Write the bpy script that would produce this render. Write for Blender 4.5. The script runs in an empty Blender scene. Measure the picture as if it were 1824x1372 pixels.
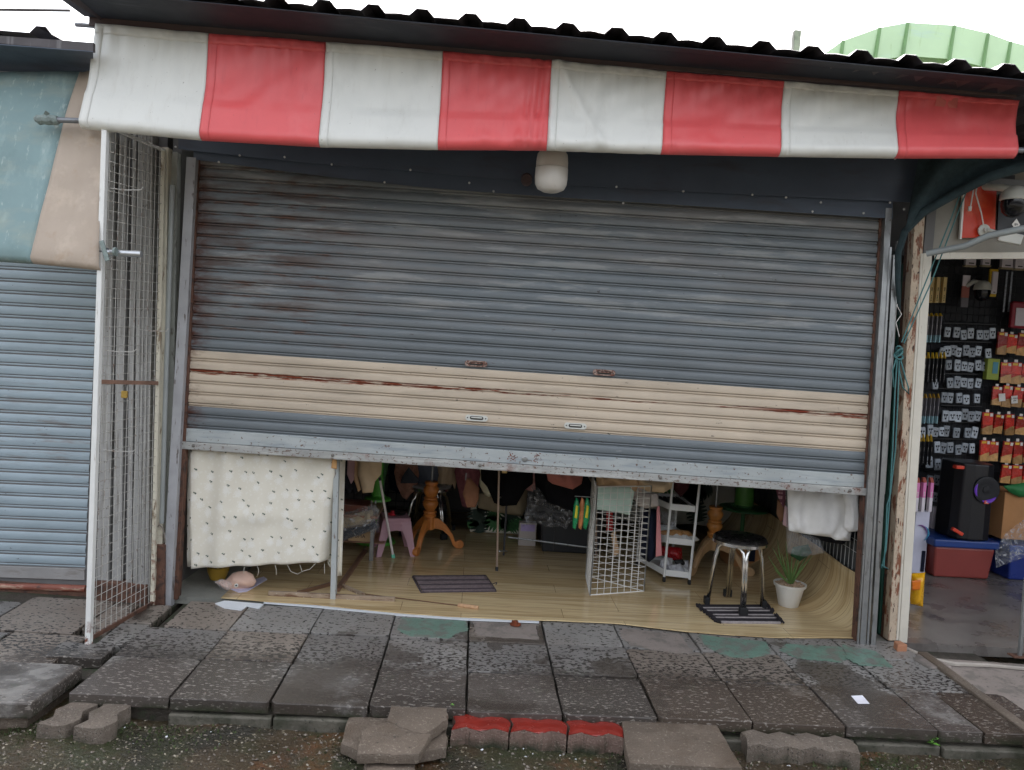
import bpy, bmesh, math, random
from mathutils import Vector, Matrix, noise as mnoise, geometry as mgeo
R = math.radians
random.seed(7)
scene = bpy.context.scene
# ------------------------------------------------------------------ camera
PW, PH, FPX = 1824.0, 1372.0, 1400.0
YAW, PITCH, ROLL = R(2.7), R(3.0), R(3.6)
CAM = Vector((0.0, -4.34, 1.53))
fwd = Vector((math.sin(YAW)*math.cos(PITCH), math.cos(YAW)*math.cos(PITCH), -math.sin(PITCH)))
_r = Vector((math.cos(YAW), -math.sin(YAW), 0.0)); _u = _r.cross(fwd)
rgt = _r*math.cos(ROLL) + _u*math.sin(ROLL)
upv = _u*math.cos(ROLL) - _r*math.sin(ROLL)
cd = bpy.data.cameras.new('camera'); cam = bpy.data.objects.new('camera', cd)
scene.collection.objects.link(cam); scene.camera = cam
cd.sensor_width = 36.0; cd.lens = FPX/PW*36.0; cd.clip_start = 0.05; cd.clip_end = 600.0
mt = Matrix((rgt, upv, -fwd)).transposed().to_4x4(); mt.translation = CAM
cam.matrix_world = mt
# ------------------------------------------------------------------ sky, sun, exposure (rainy overcast)
w = bpy.data.worlds.new('World'); scene.world = w; w.use_nodes = True
nt = w.node_tree; nt.nodes.clear()
SUN_EL, SUN_AZ = R(55), R(12)
sky = nt.nodes.new('ShaderNodeTexSky'); sky.sky_type = 'NISHITA'; sky.sun_disc = False
sky.sun_elevation = SUN_EL; sky.sun_rotation = SUN_AZ
sky.air_density = 1.0; sky.dust_density = 6.0; sky.ozone_density = 1.0
hs = nt.nodes.new('ShaderNodeHueSaturation'); hs.inputs['Saturation'].default_value = 0.30
bg = nt.nodes.new('ShaderNodeBackground'); bg.inputs['Strength'].default_value = 0.15
wo = nt.nodes.new('ShaderNodeOutputWorld')
nt.links.new(sky.outputs[0], hs.inputs['Color']); nt.links.new(hs.outputs[0], bg.inputs['Color'])
nt.links.new(bg.outputs[0], wo.inputs['Surface'])
sl = bpy.data.lights.new('sun', 'SUN'); sl.energy = 0.6; sl.angle = R(40); sl.color = (1.0, 0.97, 0.93)
so = bpy.data.objects.new('sun', sl); scene.collection.objects.link(so)
sd = Vector((math.sin(SUN_AZ)*math.cos(SUN_EL), math.cos(SUN_AZ)*math.cos(SUN_EL), math.sin(SUN_EL)))
so.rotation_euler = (-sd).to_track_quat('-Z', 'Y').to_euler(); so.location = (0, -6, 8)
vs = scene.view_settings
vs.view_transform = 'Standard'; vs.look = 'None'; vs.gamma = 1.0; vs.use_curve_mapping = False
vs.exposure = 2.25
scene.cycles.max_bounces = 6; scene.cycles.diffuse_bounces = 4; scene.cycles.glossy_bounces = 3; scene.cycles.transparent_max_bounces = 12
# ------------------------------------------------------------------ layout helpers
def ray(px, py): return fwd + rgt*((px-PW/2)/FPX) - upv*((py-PH/2)/FPX)
def at(px, py, Y):
    d = ray(px, py); return CAM + d*((Y-CAM.y)/d.y)
def atz(px, py, Z=0.0):
    d = ray(px, py); return CAM + d*((Z-CAM.z)/d.z)
def atx(px, py, X):
    d = ray(px, py); return CAM + d*((X-CAM.x)/d.x)
PHI = -0.055
UX = Vector((math.cos(PHI), math.sin(PHI), 0)); ND = Vector((-math.sin(PHI), math.cos(PHI), 0)); FO = Vector((0, 0.003, 0))
def FAC(u, d, z): return FO + UX*u + ND*d + Vector((0, 0, z))
def fp(px, py, d=0.0):
    r = ray(px, py); t = (d - (CAM-FO).dot(ND))/r.dot(ND); return CAM + r*t
def fuz(px, py, d=0.0):
    p = fp(px, py, d); return (p-FO).dot(UX), p.z
def lerp(a, b, t): return a + (b-a)*t
def pw(xs, ys, x):
    if x <= xs[0]: return ys[0] + (ys[1]-ys[0])/(xs[1]-xs[0])*(x-xs[0])
    for i in range(len(xs)-1):
        if x <= xs[i+1] or i == len(xs)-2:
            return ys[i] + (ys[i+1]-ys[i])/(xs[i+1]-xs[i])*(x-xs[i])
def nz(x, y=0.0, z=0.0): return mnoise.noise(Vector((x, y, z)))
# ------------------------------------------------------------------ materials
def lin(c):
    o = []
    for v in c[:3]:
        v = v/255.0; o.append(v/12.92 if v <= 0.04045 else ((v+0.055)/1.055)**2.4)
    return (*o, 1.0)
MATS = {}
def M(name, col, rough=0.6, metal=0.0, var=0.12, vsc=6.0, bump=0.0, bsc=60.0, layers=(), spec=0.5, trans=0.0, alpha=1.0, emit=None, estr=1.0, coat=0.0, bstretch=(1, 1, 1), ribs=0.0, rsc=400.0, rand=0.0, sheen=0.0):
    m = bpy.data.materials.new(name); m.use_nodes = True; n = m.node_tree; L = n.links
    b = n.nodes['Principled BSDF']
    geo = n.nodes.new('ShaderNodeNewGeometry')
    def N(t, **k):
        o = n.nodes.new(t)
        for a, v in k.items(): setattr(o, a, v)
        return o
    def noise(scale, detail=4.0, seed=0.0, rgh=0.6):
        mp = N('ShaderNodeMapping'); L.new(geo.outputs['Position'], mp.inputs['Vector'])
        sc = scale if isinstance(scale, (tuple, list)) else (scale,)*3
        mp.inputs['Scale'].default_value = sc; mp.inputs['Location'].default_value = (seed*3.1, seed*1.7, seed*2.3)
        t = N('ShaderNodeTexNoise'); t.inputs['Scale'].default_value = 1.0; t.inputs['Detail'].default_value = detail; t.inputs['Roughness'].default_value = rgh
        L.new(mp.outputs[0], t.inputs['Vector']); return t.outputs['Fac']
    def mrange(src, a, b_, c=0.0, d=1.0):
        r = N('ShaderNodeMapRange'); L.new(src, r.inputs['Value'])
        r.inputs['From Min'].default_value = a; r.inputs['From Max'].default_value = b_; r.inputs['To Min'].default_value = c; r.inputs['To Max'].default_value = d
        return r.outputs[0]
    def mul(a, c):
        o = N('ShaderNodeMath', operation='MULTIPLY'); L.new(a, o.inputs[0])
        if isinstance(c, float): o.inputs[1].default_value = c
        else: L.new(c, o.inputs[1])
        return o.outputs[0]
    def mixc(fac, a, c):
        o = N('ShaderNodeMix', data_type='RGBA'); L.new(fac, o.inputs[0])
        for s, v in ((o.inputs[6], a), (o.inputs[7], c)):
            if isinstance(v, tuple): s.default_value = v
            else: L.new(v, s)
        return o.outputs[2]
    base = lin(col)
    dk = tuple(max(0, x*(1-var)) for x in base[:3])+(1,); lt = tuple(min(1, x*(1+var)) for x in base[:3])+(1,)
    color = mixc(mrange(noise(vsc, 5.0, 0.3), 0.3, 0.7), dk, lt)
    rg = mrange(noise(vsc*1.7, 3.0, 5.0), 0.3, 0.7, max(0, rough-0.08), min(1, rough+0.08))
    if rand:
        oi = N('ShaderNodeObjectInfo'); h = N('ShaderNodeHueSaturation')
        L.new(mrange(oi.outputs['Random'], 0, 1, 1-rand, 1+rand), h.inputs['Value']); L.new(color, h.inputs['Color']); color = h.outputs[0]
    sep = None; sepu = None
    def axis(ax):
        nonlocal sep, sepu
        if ax in 'UV':
            if sepu is None:
                uvn = N('ShaderNodeUVMap'); uvn.uv_map = 'UVMap'; sepu = N('ShaderNodeSeparateXYZ'); L.new(uvn.outputs[0], sepu.inputs[0])
            return sepu.outputs['UV'.index(ax)]
        if sep is None:
            sep = N('ShaderNodeSeparateXYZ'); L.new(geo.outputs['Position'], sep.inputs[0])
        return sep.outputs['XYZ'.index(ax)]
    for i, ly in enumerate(layers):
        f = noise(ly.get('sc', 10.0), ly.get('det', 6.0), ly.get('seed', i*1.37+0.9), ly.get('nr', 0.65))
        if 'grad' in ly:
            ax, a, c, k = ly['grad']; ad = N('ShaderNodeMath', operation='ADD'); L.new(f, ad.inputs[0]); L.new(mrange(axis(ax), a, c, 0.0, k), ad.inputs[1]); f = ad.outputs[0]
        f = mrange(f, ly.get('lo', 0.5), ly.get('hi', 0.6))
        for (ax, a, c) in ly.get('reg', ()):
            f = mul(f, mrange(axis(ax), a, c))
        if 'amt' in ly: f = mul(f, float(ly['amt']))
        color = mixc(f, color, lin(ly['col']))
        if 'rough' in ly:
            o = N('ShaderNodeMix', data_type='FLOAT'); L.new(f, o.inputs[0]); L.new(rg, o.inputs[2]); o.inputs[3].default_value = ly['rough']; rg = o.outputs[0]
    L.new(color, b.inputs['Base Color']); L.new(rg, b.inputs['Roughness'])
    b.inputs['Metallic'].default_value = metal; b.inputs['Specular IOR Level'].default_value = spec
    b.inputs['Transmission Weight'].default_value = trans; b.inputs['Alpha'].default_value = alpha
    if sheen: b.inputs['Sheen Weight'].default_value = sheen
    if coat: b.inputs['Coat Weight'].default_value = coat; b.inputs['Coat Roughness'].default_value = 0.1
    if emit: b.inputs['Emission Color'].default_value = lin(emit); b.inputs['Emission Strength'].default_value = estr
    hgt = None
    if bump:
        hgt = noise(tuple(bsc*s for s in bstretch), 6.0, 2.2)
    if bump or ribs:
        bp = N('ShaderNodeBump'); bp.inputs['Distance'].default_value = 0.01
        if ribs:
            wv = N('ShaderNodeTexWave', wave_type='BANDS', bands_direction='Z'); wv.inputs['Scale'].default_value = rsc/6.283*0.314
            L.new(geo.outputs['Position'], wv.inputs['Vector'])
            L.new(wv.outputs['Fac'], bp.inputs['Height']); bp.inputs['Strength'].default_value = ribs
        else:
            L.new(hgt, bp.inputs['Height']); bp.inputs['Strength'].default_value = bump
        L.new(bp.outputs[0], b.inputs['Normal'])
    MATS[name] = m
    return m
# ------------------------------------------------------------------ mesh helpers
ORG = {}
COL = scene.collection
def tag(o, label=None, cat=None, group=None, kind=None):
    if label: o['label'] = label
    if cat: o['category'] = cat
    if group: o['group'] = group
    if kind: o['kind'] = kind
    return o
def thing(name, label, cat, loc, group=None):
    o = bpy.data.objects.new(name, None); COL.objects.link(o); o.location = loc; o.empty_display_size = 0.05
    ORG[o] = Vector(loc); return tag(o, label, cat, group)
class MB:
    def __init__(s): s.v = []; s.f = []
    def add(s, vs_, fs):
        k = len(s.v); s.v += [Vector(p) for p in vs_]; s.f += [tuple(i+k for i in f) for f in fs]; return s
    def hexa(s, p):
        return s.add(p, [(0, 3, 2, 1), (4, 5, 6, 7), (0, 1, 5, 4), (1, 2, 6, 5), (2, 3, 7, 6), (3, 0, 4, 7)])
    def box(s, x0, x1, y0, y1, z0, z1, fr=None):
        p = [(x0, y0, z0), (x1, y0, z0), (x1, y1, z0), (x0, y1, z0), (x0, y0, z1), (x1, y0, z1), (x1, y1, z1), (x0, y1, z1)]
        return s.hexa([fr(*q) if fr else q for q in p])
    def bar(s, a, b, wd, th, side=None):
        a, b = Vector(a), Vector(b); t = (b-a).normalized()
        sd_ = Vector(side) if side else UX.copy()
        sd_ = (sd_ - t*sd_.dot(t)).normalized(); n = t.cross(sd_)
        o = [sd_*(-wd/2)+n*(-th/2), sd_*(wd/2)+n*(-th/2), sd_*(wd/2)+n*(th/2), sd_*(-wd/2)+n*(th/2)]
        return s.hexa([a+q for q in o]+[b+q for q in o])
    def tube(s, pts, r, n=8, cap=True, closed=False):
        pts = [Vector(p) for p in pts]; k = len(s.v); m = len(pts)
        up = None
        for i, p in enumerate(pts):
            if closed: t = pts[(i+1) % m]-pts[i-1]
            else: t = pts[min(i+1, m-1)]-pts[max(i-1, 0)]
            t = t.normalized() if t.length > 1e-9 else Vector((0, 0, 1))
            if up is None:
                up = Vector((0, 0, 1)) if abs(t.z) < 0.9 else Vector((1, 0, 0))
            a = (up - t*up.dot(t))
            a = a.normalized() if a.length > 1e-6 else t.orthogonal().normalized()
            up = a; c = t.cross(a)
            rr = r[i] if isinstance(r, (list, tuple)) else r
            for j in range(n):
                th = 2*math.pi*j/n; s.v.append(p + a*(rr*math.cos(th)) + c*(rr*math.sin(th)))
        for i in range(m if closed else m-1):
            for j in range(n):
                i2 = (i+1) % m
                s.f.append((k+i*n+j, k+i*n+(j+1) % n, k+i2*n+(j+1) % n, k+i2*n+j))
        if cap and not closed:
            s.f.append(tuple(k+j for j in reversed(range(n)))); s.f.append(tuple(k+(m-1)*n+j for j in range(n)))
        return s
    def lathe(s, prof, c, n=20, axis=(0, 0, 1), sx=1.0, sy=1.0):
        c = Vector(c); ax = Vector(axis).normalized(); a = ax.orthogonal().normalized() if abs(ax.z) < 0.99 else Vector((1, 0, 0)); b = ax.cross(a)
        k = len(s.v); m = len(prof)
        for (r, h) in prof:
            for j in range(n):
                th = 2*math.pi*j/n; s.v.append(c + ax*h + a*(r*sx*math.cos(th)) + b*(r*sy*math.sin(th)))
        for i in range(m-1):
            for j in range(n):
                s.f.append((k+i*n+j, k+i*n+(j+1) % n, k+(i+1)*n+(j+1) % n, k+(i+1)*n+j))
        s.f.append(tuple(k+j for j in reversed(range(n)))); s.f.append(tuple(k+(m-1)*n+j for j in range(n)))
        return s
    def ball(s, c, rx, ry, rz, n=10, m=7):
        return s.lathe([(math.sin(math.pi*max(0.02, min(0.98, i/m)))*1.0, -math.cos(math.pi*i/m)) for i in range(m+1)], (0, 0, 0), n).scale_last((n*(m+1)), c, rx, ry, rz)
    def scale_last(s, cnt, c, rx, ry, rz):
        c = Vector(c)
        for i in range(len(s.v)-cnt, len(s.v)):
            p = s.v[i]; s.v[i] = c + Vector((p.x*rx, p.y*ry, p.z*rz))
        return s
    def grid(s, fn, nu, nv):
        k = len(s.v)
        for i in range(nu+1):
            for j in range(nv+1): s.v.append(Vector(fn(i/nu, j/nv)))
        for i in range(nu):
            for j in range(nv):
                a = k+i*(nv+1)+j; s.f.append((a, a+nv+1, a+nv+2, a+1))
        return s
    def prism(s, poly, z0, z1, fr=None):
        n = len(poly); k = len(s.v)
        for z in (z0, z1):
            for (x, y) in poly: s.v.append(Vector(fr(x, y, z) if fr else (x, y, z)))
        s.f.append(tuple(k+i for i in reversed(range(n)))); s.f.append(tuple(k+n+i for i in range(n)))
        for i in range(n): s.f.append((k+i, k+(i+1) % n, k+n+(i+1) % n, k+n+i))
        return s
    def build(s, name, mat, parent=None, smooth=False, bev=0.0, solid=0.0, base=None, sub=0):
        me = bpy.data.meshes.new(name)
        if parent is not None: o = ORG[parent]
        elif base is not None: o = Vector(base)
        else:
            xs = [p.x for p in s.v]; ys = [p.y for p in s.v]; zs = [p.z for p in s.v]
            o = Vector(((min(xs)+max(xs))/2, (min(ys)+max(ys))/2, min(zs)))
        me.from_pydata([p-o for p in s.v], [], s.f)
        bm = bmesh.new(); bm.from_mesh(me); bmesh.ops.recalc_face_normals(bm, faces=bm.faces); bm.to_mesh(me); bm.free()
        me.materials.append(mat)
        ob = bpy.data.objects.new(name, me); COL.objects.link(ob); ORG[ob] = o
        if parent is not None: ob.parent = parent
        else: ob.location = o
        if smooth:
            me.shade_smooth()
            if smooth != 'all': me.set_sharp_from_angle(angle=R(40))
        if solid:
            md = ob.modifiers.new('thickness', 'SOLIDIFY'); md.thickness = solid; md.offset = 0
        if bev:
            md = ob.modifiers.new('bevel', 'BEVEL'); md.width = bev; md.segments = 2; md.limit_method = 'ANGLE'
        if sub:
            md = ob.modifiers.new('smooth', 'SUBSURF'); md.levels = sub; md.render_levels = sub
        return ob
def stone(name, P, z0, z1, mat, parent=None, s=.02, rnd=.005, amp=.002, fr=None, seed=0, base=None):
    """a block with an uneven top and worn edges over a 2-D outline"""
    V, F = sheet2d(P, s, seed); n = len(V); mb = MB(); top = []; bot = []
    for (x, y) in V:
        d = bdist(x, y, P); z = z1 - rnd*math.exp(-d/.006)*(1+.8*nz(x*40, y*40, seed)) + amp*(nz(x*30, y*30, seed+2)+.6*nz(x*90, y*90, seed))
        top.append(Vector(fr(x, y, z) if fr else (x, y, z))); bot.append(Vector(fr(x, y, z0) if fr else (x, y, z0)))
    mb.v = top+bot; mb.f = list(F)+[tuple(i+n for i in reversed(f)) for f in F]
    ec = set((f[i], f[(i+1) % 3]) for f in F for i in range(3))
    nb = [e for e in ec if (e[1], e[0]) not in ec]; mid = {}
    for (a, b) in nb:
        for q in (a, b):
            if q not in mid:
                x, y = V[q]; mid[q] = []
                cx, cy = sum(p[0] for p in P)/len(P), sum(p[1] for p in P)/len(P); dr_ = Vector((x-cx, y-cy, 0)); dr_ = dr_.normalized() if dr_.length else dr_
                for t in (.3, .65):
                    w_ = .004*nz(x*60, y*60, t*9+seed)+.002; zz = z1-rnd+(z0-z1+rnd)*t; xx_, yy_ = x+dr_.x*w_, y+dr_.y*w_
                    mb.v.append(Vector(fr(xx_, yy_, zz) if fr else (xx_, yy_, zz))); mid[q].append(len(mb.v)-1)
    for (a, b) in nb:
        ca, cb = [a]+mid[a]+[a+n], [b]+mid[b]+[b+n]
        for k in range(3): mb.f.append((cb[k], ca[k], ca[k+1], cb[k+1]))
    return mb.build(name, mat, parent, smooth=True, base=base)
def roughen(ob, st_=.006, size=.035, lv=3):
    md = ob.modifiers.new('cut', 'SUBSURF'); md.subdivision_type = 'SIMPLE'; md.levels = lv; md.render_levels = lv
    tx = bpy.data.textures.new('chips', 'CLOUDS'); tx.noise_scale = size; tx.noise_depth = 3
    md = ob.modifiers.new('chips', 'DISPLACE'); md.texture = tx; md.texture_coords = 'GLOBAL'; md.strength = st_; md.mid_level = .5
    return ob
def dup(root, loc, rotz=0.0, label=None, group=None):
    r = root.copy(); COL.objects.link(r); r.location = loc; r.rotation_euler = (0, 0, rotz)
    if label: r['label'] = label
    if group: r['group'] = group
    for ch in list(root.children):
        c = ch.copy(); COL.objects.link(c); c.parent = r
        for g in list(ch.children):
            d = g.copy(); COL.objects.link(d); d.parent = c
    return r
def inpoly(x, y, P):
    c = False; j = len(P)-1
    for i in range(len(P)):
        if (P[i][1] > y) != (P[j][1] > y) and x < (P[j][0]-P[i][0])*(y-P[i][1])/(P[j][1]-P[i][1])+P[i][0]: c = not c
        j = i
    return c
def bdist(x, y, P):
    best = 9e9
    for i in range(len(P)):
        ax, ay = P[i-1]; bx, by = P[i]; dx, dy = bx-ax, by-ay; q = dx*dx+dy*dy
        t = 0 if q == 0 else max(0, min(1, ((x-ax)*dx+(y-ay)*dy)/q)); best = min(best, math.hypot(x-ax-dx*t, y-ay-dy*t))
    return best
def sheet2d(P, s, seed=0):
    """triangulate a closed 2-D outline with inner points at spacing s"""
    rn = random.Random(seed); B = []
    for i in range(len(P)):
        a, b = P[i], P[(i+1) % len(P)]; k = max(1, int(math.hypot(b[0]-a[0], b[1]-a[1])/s))
        for t in range(k): B.append((lerp(a[0], b[0], t/k), lerp(a[1], b[1], t/k)))
    n = len(B); pts = list(B)
    x0, x1 = min(p[0] for p in P), max(p[0] for p in P); y0, y1 = min(p[1] for p in P), max(p[1] for p in P)
    y = y0+s*0.5; row = 0
    while y < y1:
        x = x0 + (0.25 if row % 2 else 0.75)*s
        while x < x1:
            q = (x+rn.uniform(-.15, .15)*s, y+rn.uniform(-.15, .15)*s)
            if inpoly(q[0], q[1], P) and bdist(q[0], q[1], P) > 0.45*s: pts.append(q)
            x += s
        y += s*0.87; row += 1
    r = mgeo.delaunay_2d_cdt([Vector(p) for p in pts], [(i, (i+1) % n) for i in range(n)], [], 1, 1e-6)
    return [(v.x, v.y) for v in r[0]], [tuple(f) for f in r[2]]
def puff(name, ppx, Y, mat, parent=None, thick=0.03, fold=0.0, fk=60.0, fdir=(1.0, 0.15), s=None, rad=0.03, seed=0, back=0.4, lean=0.0, base=None):
    """a soft body whose outline is given in photograph pixels on the plane Y; it gets real depth on both sides"""
    P = [(p.x, p.z) for p in (at(a, b, Y) for a, b in ppx)]
    if s is None:
        s = max(0.008, min(0.02, math.sqrt(sum(P[i-1][0]*P[i][1]-P[i][0]*P[i-1][1] for i in range(len(P)))**2/4)**0.5/14))
    V, F = sheet2d(P, s, seed); zt = max(p[1] for p in P); mb = MB(); fr, bk = [], []
    for (x, z) in V:
        d = bdist(x, z, P); q = 1-math.exp(-d/rad)
        fo = fold*(math.sin(fk*(x*fdir[0]+z*fdir[1])+3.1*nz(x*9+seed, z*7, 1.3)) + 0.8*nz(x*22+seed*3, z*7, seed))*min(1, d/(rad*0.6))
        y = Y + lean*(zt-z)
        fr.append(Vector((x, y-thick*q-fo-0.001, z))); bk.append(Vector((x, y+thick*back*q-fo*0.4+0.001, z)))
    n = len(V); mb.v = fr+bk
    mb.f = [f for f in F] + [tuple(i+n for i in reversed(f)) for f in F]
    ec = {}
    for f in F:
        for i in range(3):
            e = (f[i], f[(i+1) % 3]); ec[e] = ec.get(e, 0)+1
    for (a, b) in list(ec):
        if (b, a) not in ec: mb.f.append((b, a, a+n, b+n))
    return mb.build(name, mat, parent, smooth='all', base=base)
def text(name, s, size, loc, mat, parent, rot=(R(90), 0, 0), ext=0.0006):
    cu = bpy.data.curves.new(name, 'FONT'); cu.body = s; cu.size = size; cu.align_x = 'CENTER'; cu.align_y = 'CENTER'; cu.extrude = ext; cu.resolution_u = 2
    t = bpy.data.objects.new(name, cu); COL.objects.link(t)
    me = bpy.data.meshes.new_from_object(t.evaluated_get(bpy.context.evaluated_depsgraph_get()))
    bpy.data.objects.remove(t); o = bpy.data.objects.new(name, me); COL.objects.link(o); me.materials.clear(); me.materials.append(mat)
    o.parent = parent; o.location = Vector(loc)-ORG[parent]; o.rotation_euler = rot; return o
# ================================================================== materials for the setting
RUST = (112, 56, 32); DRUST = (78, 44, 32)
def tilemat(name, base, br, seed):
    return M(name, base, 0.42, var=0.14, vsc=3.0, bump=0.3, bsc=140, rand=0.12, layers=[
    dict(sc=2.4, lo=0.45, hi=0.7, col=br, amt=0.5, seed=seed),
    dict(sc=2.0, det=5.0, lo=0.44, hi=0.56, grad=('Y', -0.66, -0.92, 0.16), reg=[('Y', -0.58, -0.74)], col=tuple(int(c*.66) for c in br), rough=0.07, amt=0.92, seed=seed+1),
    dict(sc=(42, 62, 44), det=2.0, nr=0.5, lo=0.60, hi=0.625, grad=('Y', -0.30, -0.62, 0.095), reg=[('Y', -0.86, -0.72)], col=(46, 43, 41), rough=0.16, amt=0.88),
    dict(sc=(44, 100, 110), det=2.0, nr=0.5, lo=0.60, hi=0.635, col=(154, 147, 139), reg=[('Y', -0.64, -0.78)], amt=0.6),
    dict(sc=1.1, det=5, lo=0.55, hi=0.60, col=(64, 57, 51), rough=0.06, amt=0.75, seed=seed+3),
    dict(sc=8.0, lo=0.60, hi=0.74, col=(70, 74, 60), amt=0.5),
    dict(sc=14.0, lo=0.42, hi=0.58, col=(50, 54, 40), reg=[('Z', -0.018, -0.045)], amt=0.85)])
TM = [tilemat('wet grey tile', (132, 129, 125), (116, 106, 97), 1), tilemat('wet brown tile', (127, 118, 109), (110, 94, 82), 4), tilemat('wet dark tile', (116, 113, 110), (100, 91, 84), 7)]
m_tile = TM[0]
m_slab = M('bare concrete slab', (106, 94, 82), 0.55, var=0.22, vsc=5.0, bump=0.8, bsc=150, layers=[dict(sc=90.0, det=2, lo=.60, hi=.66, col=(150, 140, 126), amt=.7), dict(sc=2.5, lo=.5, hi=.65, col=(84, 72, 60), amt=.7, rough=.25), dict(sc=6.0, lo=0.52, hi=0.68, col=(92, 78, 64), amt=0.8, rough=0.35), dict(sc=40.0, lo=0.62, hi=0.68, col=(70, 62, 54))])
m_foot = M('mossy footing', (92, 88, 78), 0.65, var=0.2, vsc=6, bump=.5, bsc=80, layers=[dict(sc=7, lo=.45, hi=.6, col=(52, 54, 40), amt=.85), dict(sc=40, lo=.6, hi=.66, col=(40, 42, 32))])
m_bed = M('dark wet bedding', (58, 52, 44), 0.7, var=0.3, vsc=20, bump=0.8, bsc=90, layers=[dict(sc=12, lo=0.5, hi=0.62, col=(48, 56, 36))])
m_soil = M('wet muddy ground', (64, 53, 38), 0.35, var=0.25, vsc=4, bump=0.9, bsc=70, layers=[
    dict(sc=2.2, lo=0.42, hi=0.56, col=(50, 54, 34), amt=0.9), dict(sc=3.1, lo=0.55, hi=0.68, col=(98, 62, 34), amt=0.8),
    dict(sc=1.6, lo=0.52, hi=0.66, col=(46, 44, 38), rough=0.12), dict(sc=55, det=2.0, lo=0.64, hi=0.68, col=(150, 140, 120), amt=0.7), dict(sc=90, det=2.0, lo=0.62, hi=0.66, col=(40, 36, 30))])
m_chip = M('pale stone chips', (150, 142, 126), 0.6, var=0.3, vsc=40)
m_peb = M('grey pebbles', (104, 96, 86), 0.5, var=0.4, vsc=30)
m_moss = M('moss', (62, 74, 40), 0.9, var=0.4, vsc=40)
m_green = M('worn green paint', (104, 132, 118), 0.4, var=0.12, vsc=12, bump=0.2, bsc=150, layers=[dict(sc=11, lo=0.50, hi=0.58, col=(112, 110, 104), amt=0.9), dict(sc=34, lo=0.58, hi=0.62, col=(104, 100, 94)), dict(sc=70, lo=0.62, hi=0.66, col=(66, 84, 74))])
m_pinkwash = M('pinkish cement skim', (138, 128, 121), 0.55, var=0.1, vsc=10, layers=[dict(sc=9, lo=0.50, hi=0.6, col=(112, 106, 100)), dict(sc=50, lo=.6, hi=.66, col=(92, 86, 80))])
m_conc = M('grey cement', (128, 128, 120), 0.7, var=0.15, vsc=7, bump=0.3, bsc=80, layers=[dict(sc=9, lo=0.55, hi=0.7, col=(96, 98, 90))])
m_cfloor = M('dark polished concrete', (118, 113, 108), 0.35, var=0.15, vsc=3, layers=[dict(sc=3, lo=0.45, hi=0.65, col=(92, 86, 82), rough=0.2), dict(sc=20, lo=0.6, hi=0.7, col=(112, 106, 100))])
m_wallin = M('dark inner wall', (104, 103, 102), 0.8, var=0.15, vsc=4)
m_ceil = M('grey roof lining', (120, 122, 124), 0.8, var=0.1, vsc=4)
m_roof = M('weathered dark roof sheet', (76, 72, 78), 0.5, var=0.2, vsc=5, layers=[dict(sc=4, lo=0.5, hi=0.7, col=(78, 64, 62), amt=0.8), dict(sc=(30, 3, 3), lo=0.62, hi=0.7, col=(120, 124, 126), amt=0.5)])
m_beam = M('brown painted beam', (82, 66, 64), 0.55, var=0.15, vsc=8, layers=[dict(sc=(5, 30, 40), lo=0.58, hi=0.7, col=(66, 58, 60))])
m_head = M('dark slate sheet', (70, 81, 97), 0.5, var=0.1, vsc=4, layers=[dict(sc=(3, 3, 14), lo=0.55, hi=0.75, col=(66, 66, 74))])
m_screw = M('white screw', (205, 205, 205), 0.4, var=0.02)
m_galv = M('galvanised steel', (150, 152, 152), 0.38, metal=0.75, var=0.15, vsc=14, layers=[dict(sc=(50, 50, 6), lo=0.56, hi=0.66, col=(104, 100, 94), rough=0.6), dict(sc=30, lo=0.66, hi=0.7, col=(92, 62, 46), rough=0.8)])
m_rail = M('grey painted steel rail', (160, 160, 162), 0.45, var=0.12, vsc=8, layers=[dict(sc=(40, 40, 8), lo=0.60, hi=0.66, col=(96, 88, 82)), dict(sc=14, lo=0.55, hi=0.68, col=RUST, reg=[('Z', 0.25, 0.05)], rough=0.8)])
m_rustrail = M('rusty channel', (96, 66, 52), 0.75, var=0.25, vsc=12, layers=[dict(sc=20, lo=0.5, hi=0.62, col=(60, 44, 38))])
def slatmat(name, col, extra=(), ribs=0.0):
    return M(name, col, 0.42, var=0.10, vsc=2.5, spec=0.5, ribs=ribs, rsc=2600, layers=[
        dict(sc=(1.2, 1.2, 9), lo=0.52, hi=0.72, col=tuple(int(c*0.8) for c in col), amt=0.6),
        dict(sc=(9, 9, 130), det=3.0, lo=0.70, hi=0.74, col=(196, 196, 192), amt=0.6),
        dict(sc=(22, 22, 60), det=4.0, lo=0.68, hi=0.72, col=(54, 46, 42))]+list(extra))
m_slat = slatmat('blue grey painted slat', (106, 113, 117), [
    dict(sc=(0.8, 0.8, 6.0), lo=0.45, hi=0.62, col=(120, 118, 116), reg=[('Z', 1.35, 1.75)], amt=0.75),
    dict(sc=(1.6, 1.6, 14), lo=0.53, hi=0.60, col=(164, 164, 160), reg=[('Z', 1.55, 1.75)], amt=0.38, rough=0.3),
    dict(sc=(2.2, 2.2, 16), lo=0.46, hi=0.60, col=(78, 58, 48), reg=[('Z', 1.50, 1.62), ('X', -0.55, -1.05)], rough=0.8, amt=0.72),
    dict(sc=(9, 9, 60), lo=0.50, hi=0.60, col=(104, 72, 56), reg=[('V', 0.50, 0.70), ('Z', 1.42, 1.5), ('X', -0.5, -0.85)], rough=0.8, amt=0.65),
    dict(sc=(18, 18, 40), lo=0.35, hi=0.6, col=DRUST, reg=[('X', -1.46, -1.57)], rough=0.8)])
m_slatc = slatmat('cream painted slat', (198, 182, 161), [dict(sc=(14, 14, 40), lo=0.45, hi=0.62, col=(120, 90, 70), reg=[('X', -1.48, -1.56)], amt=0.7)], ribs=0.25)
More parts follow.
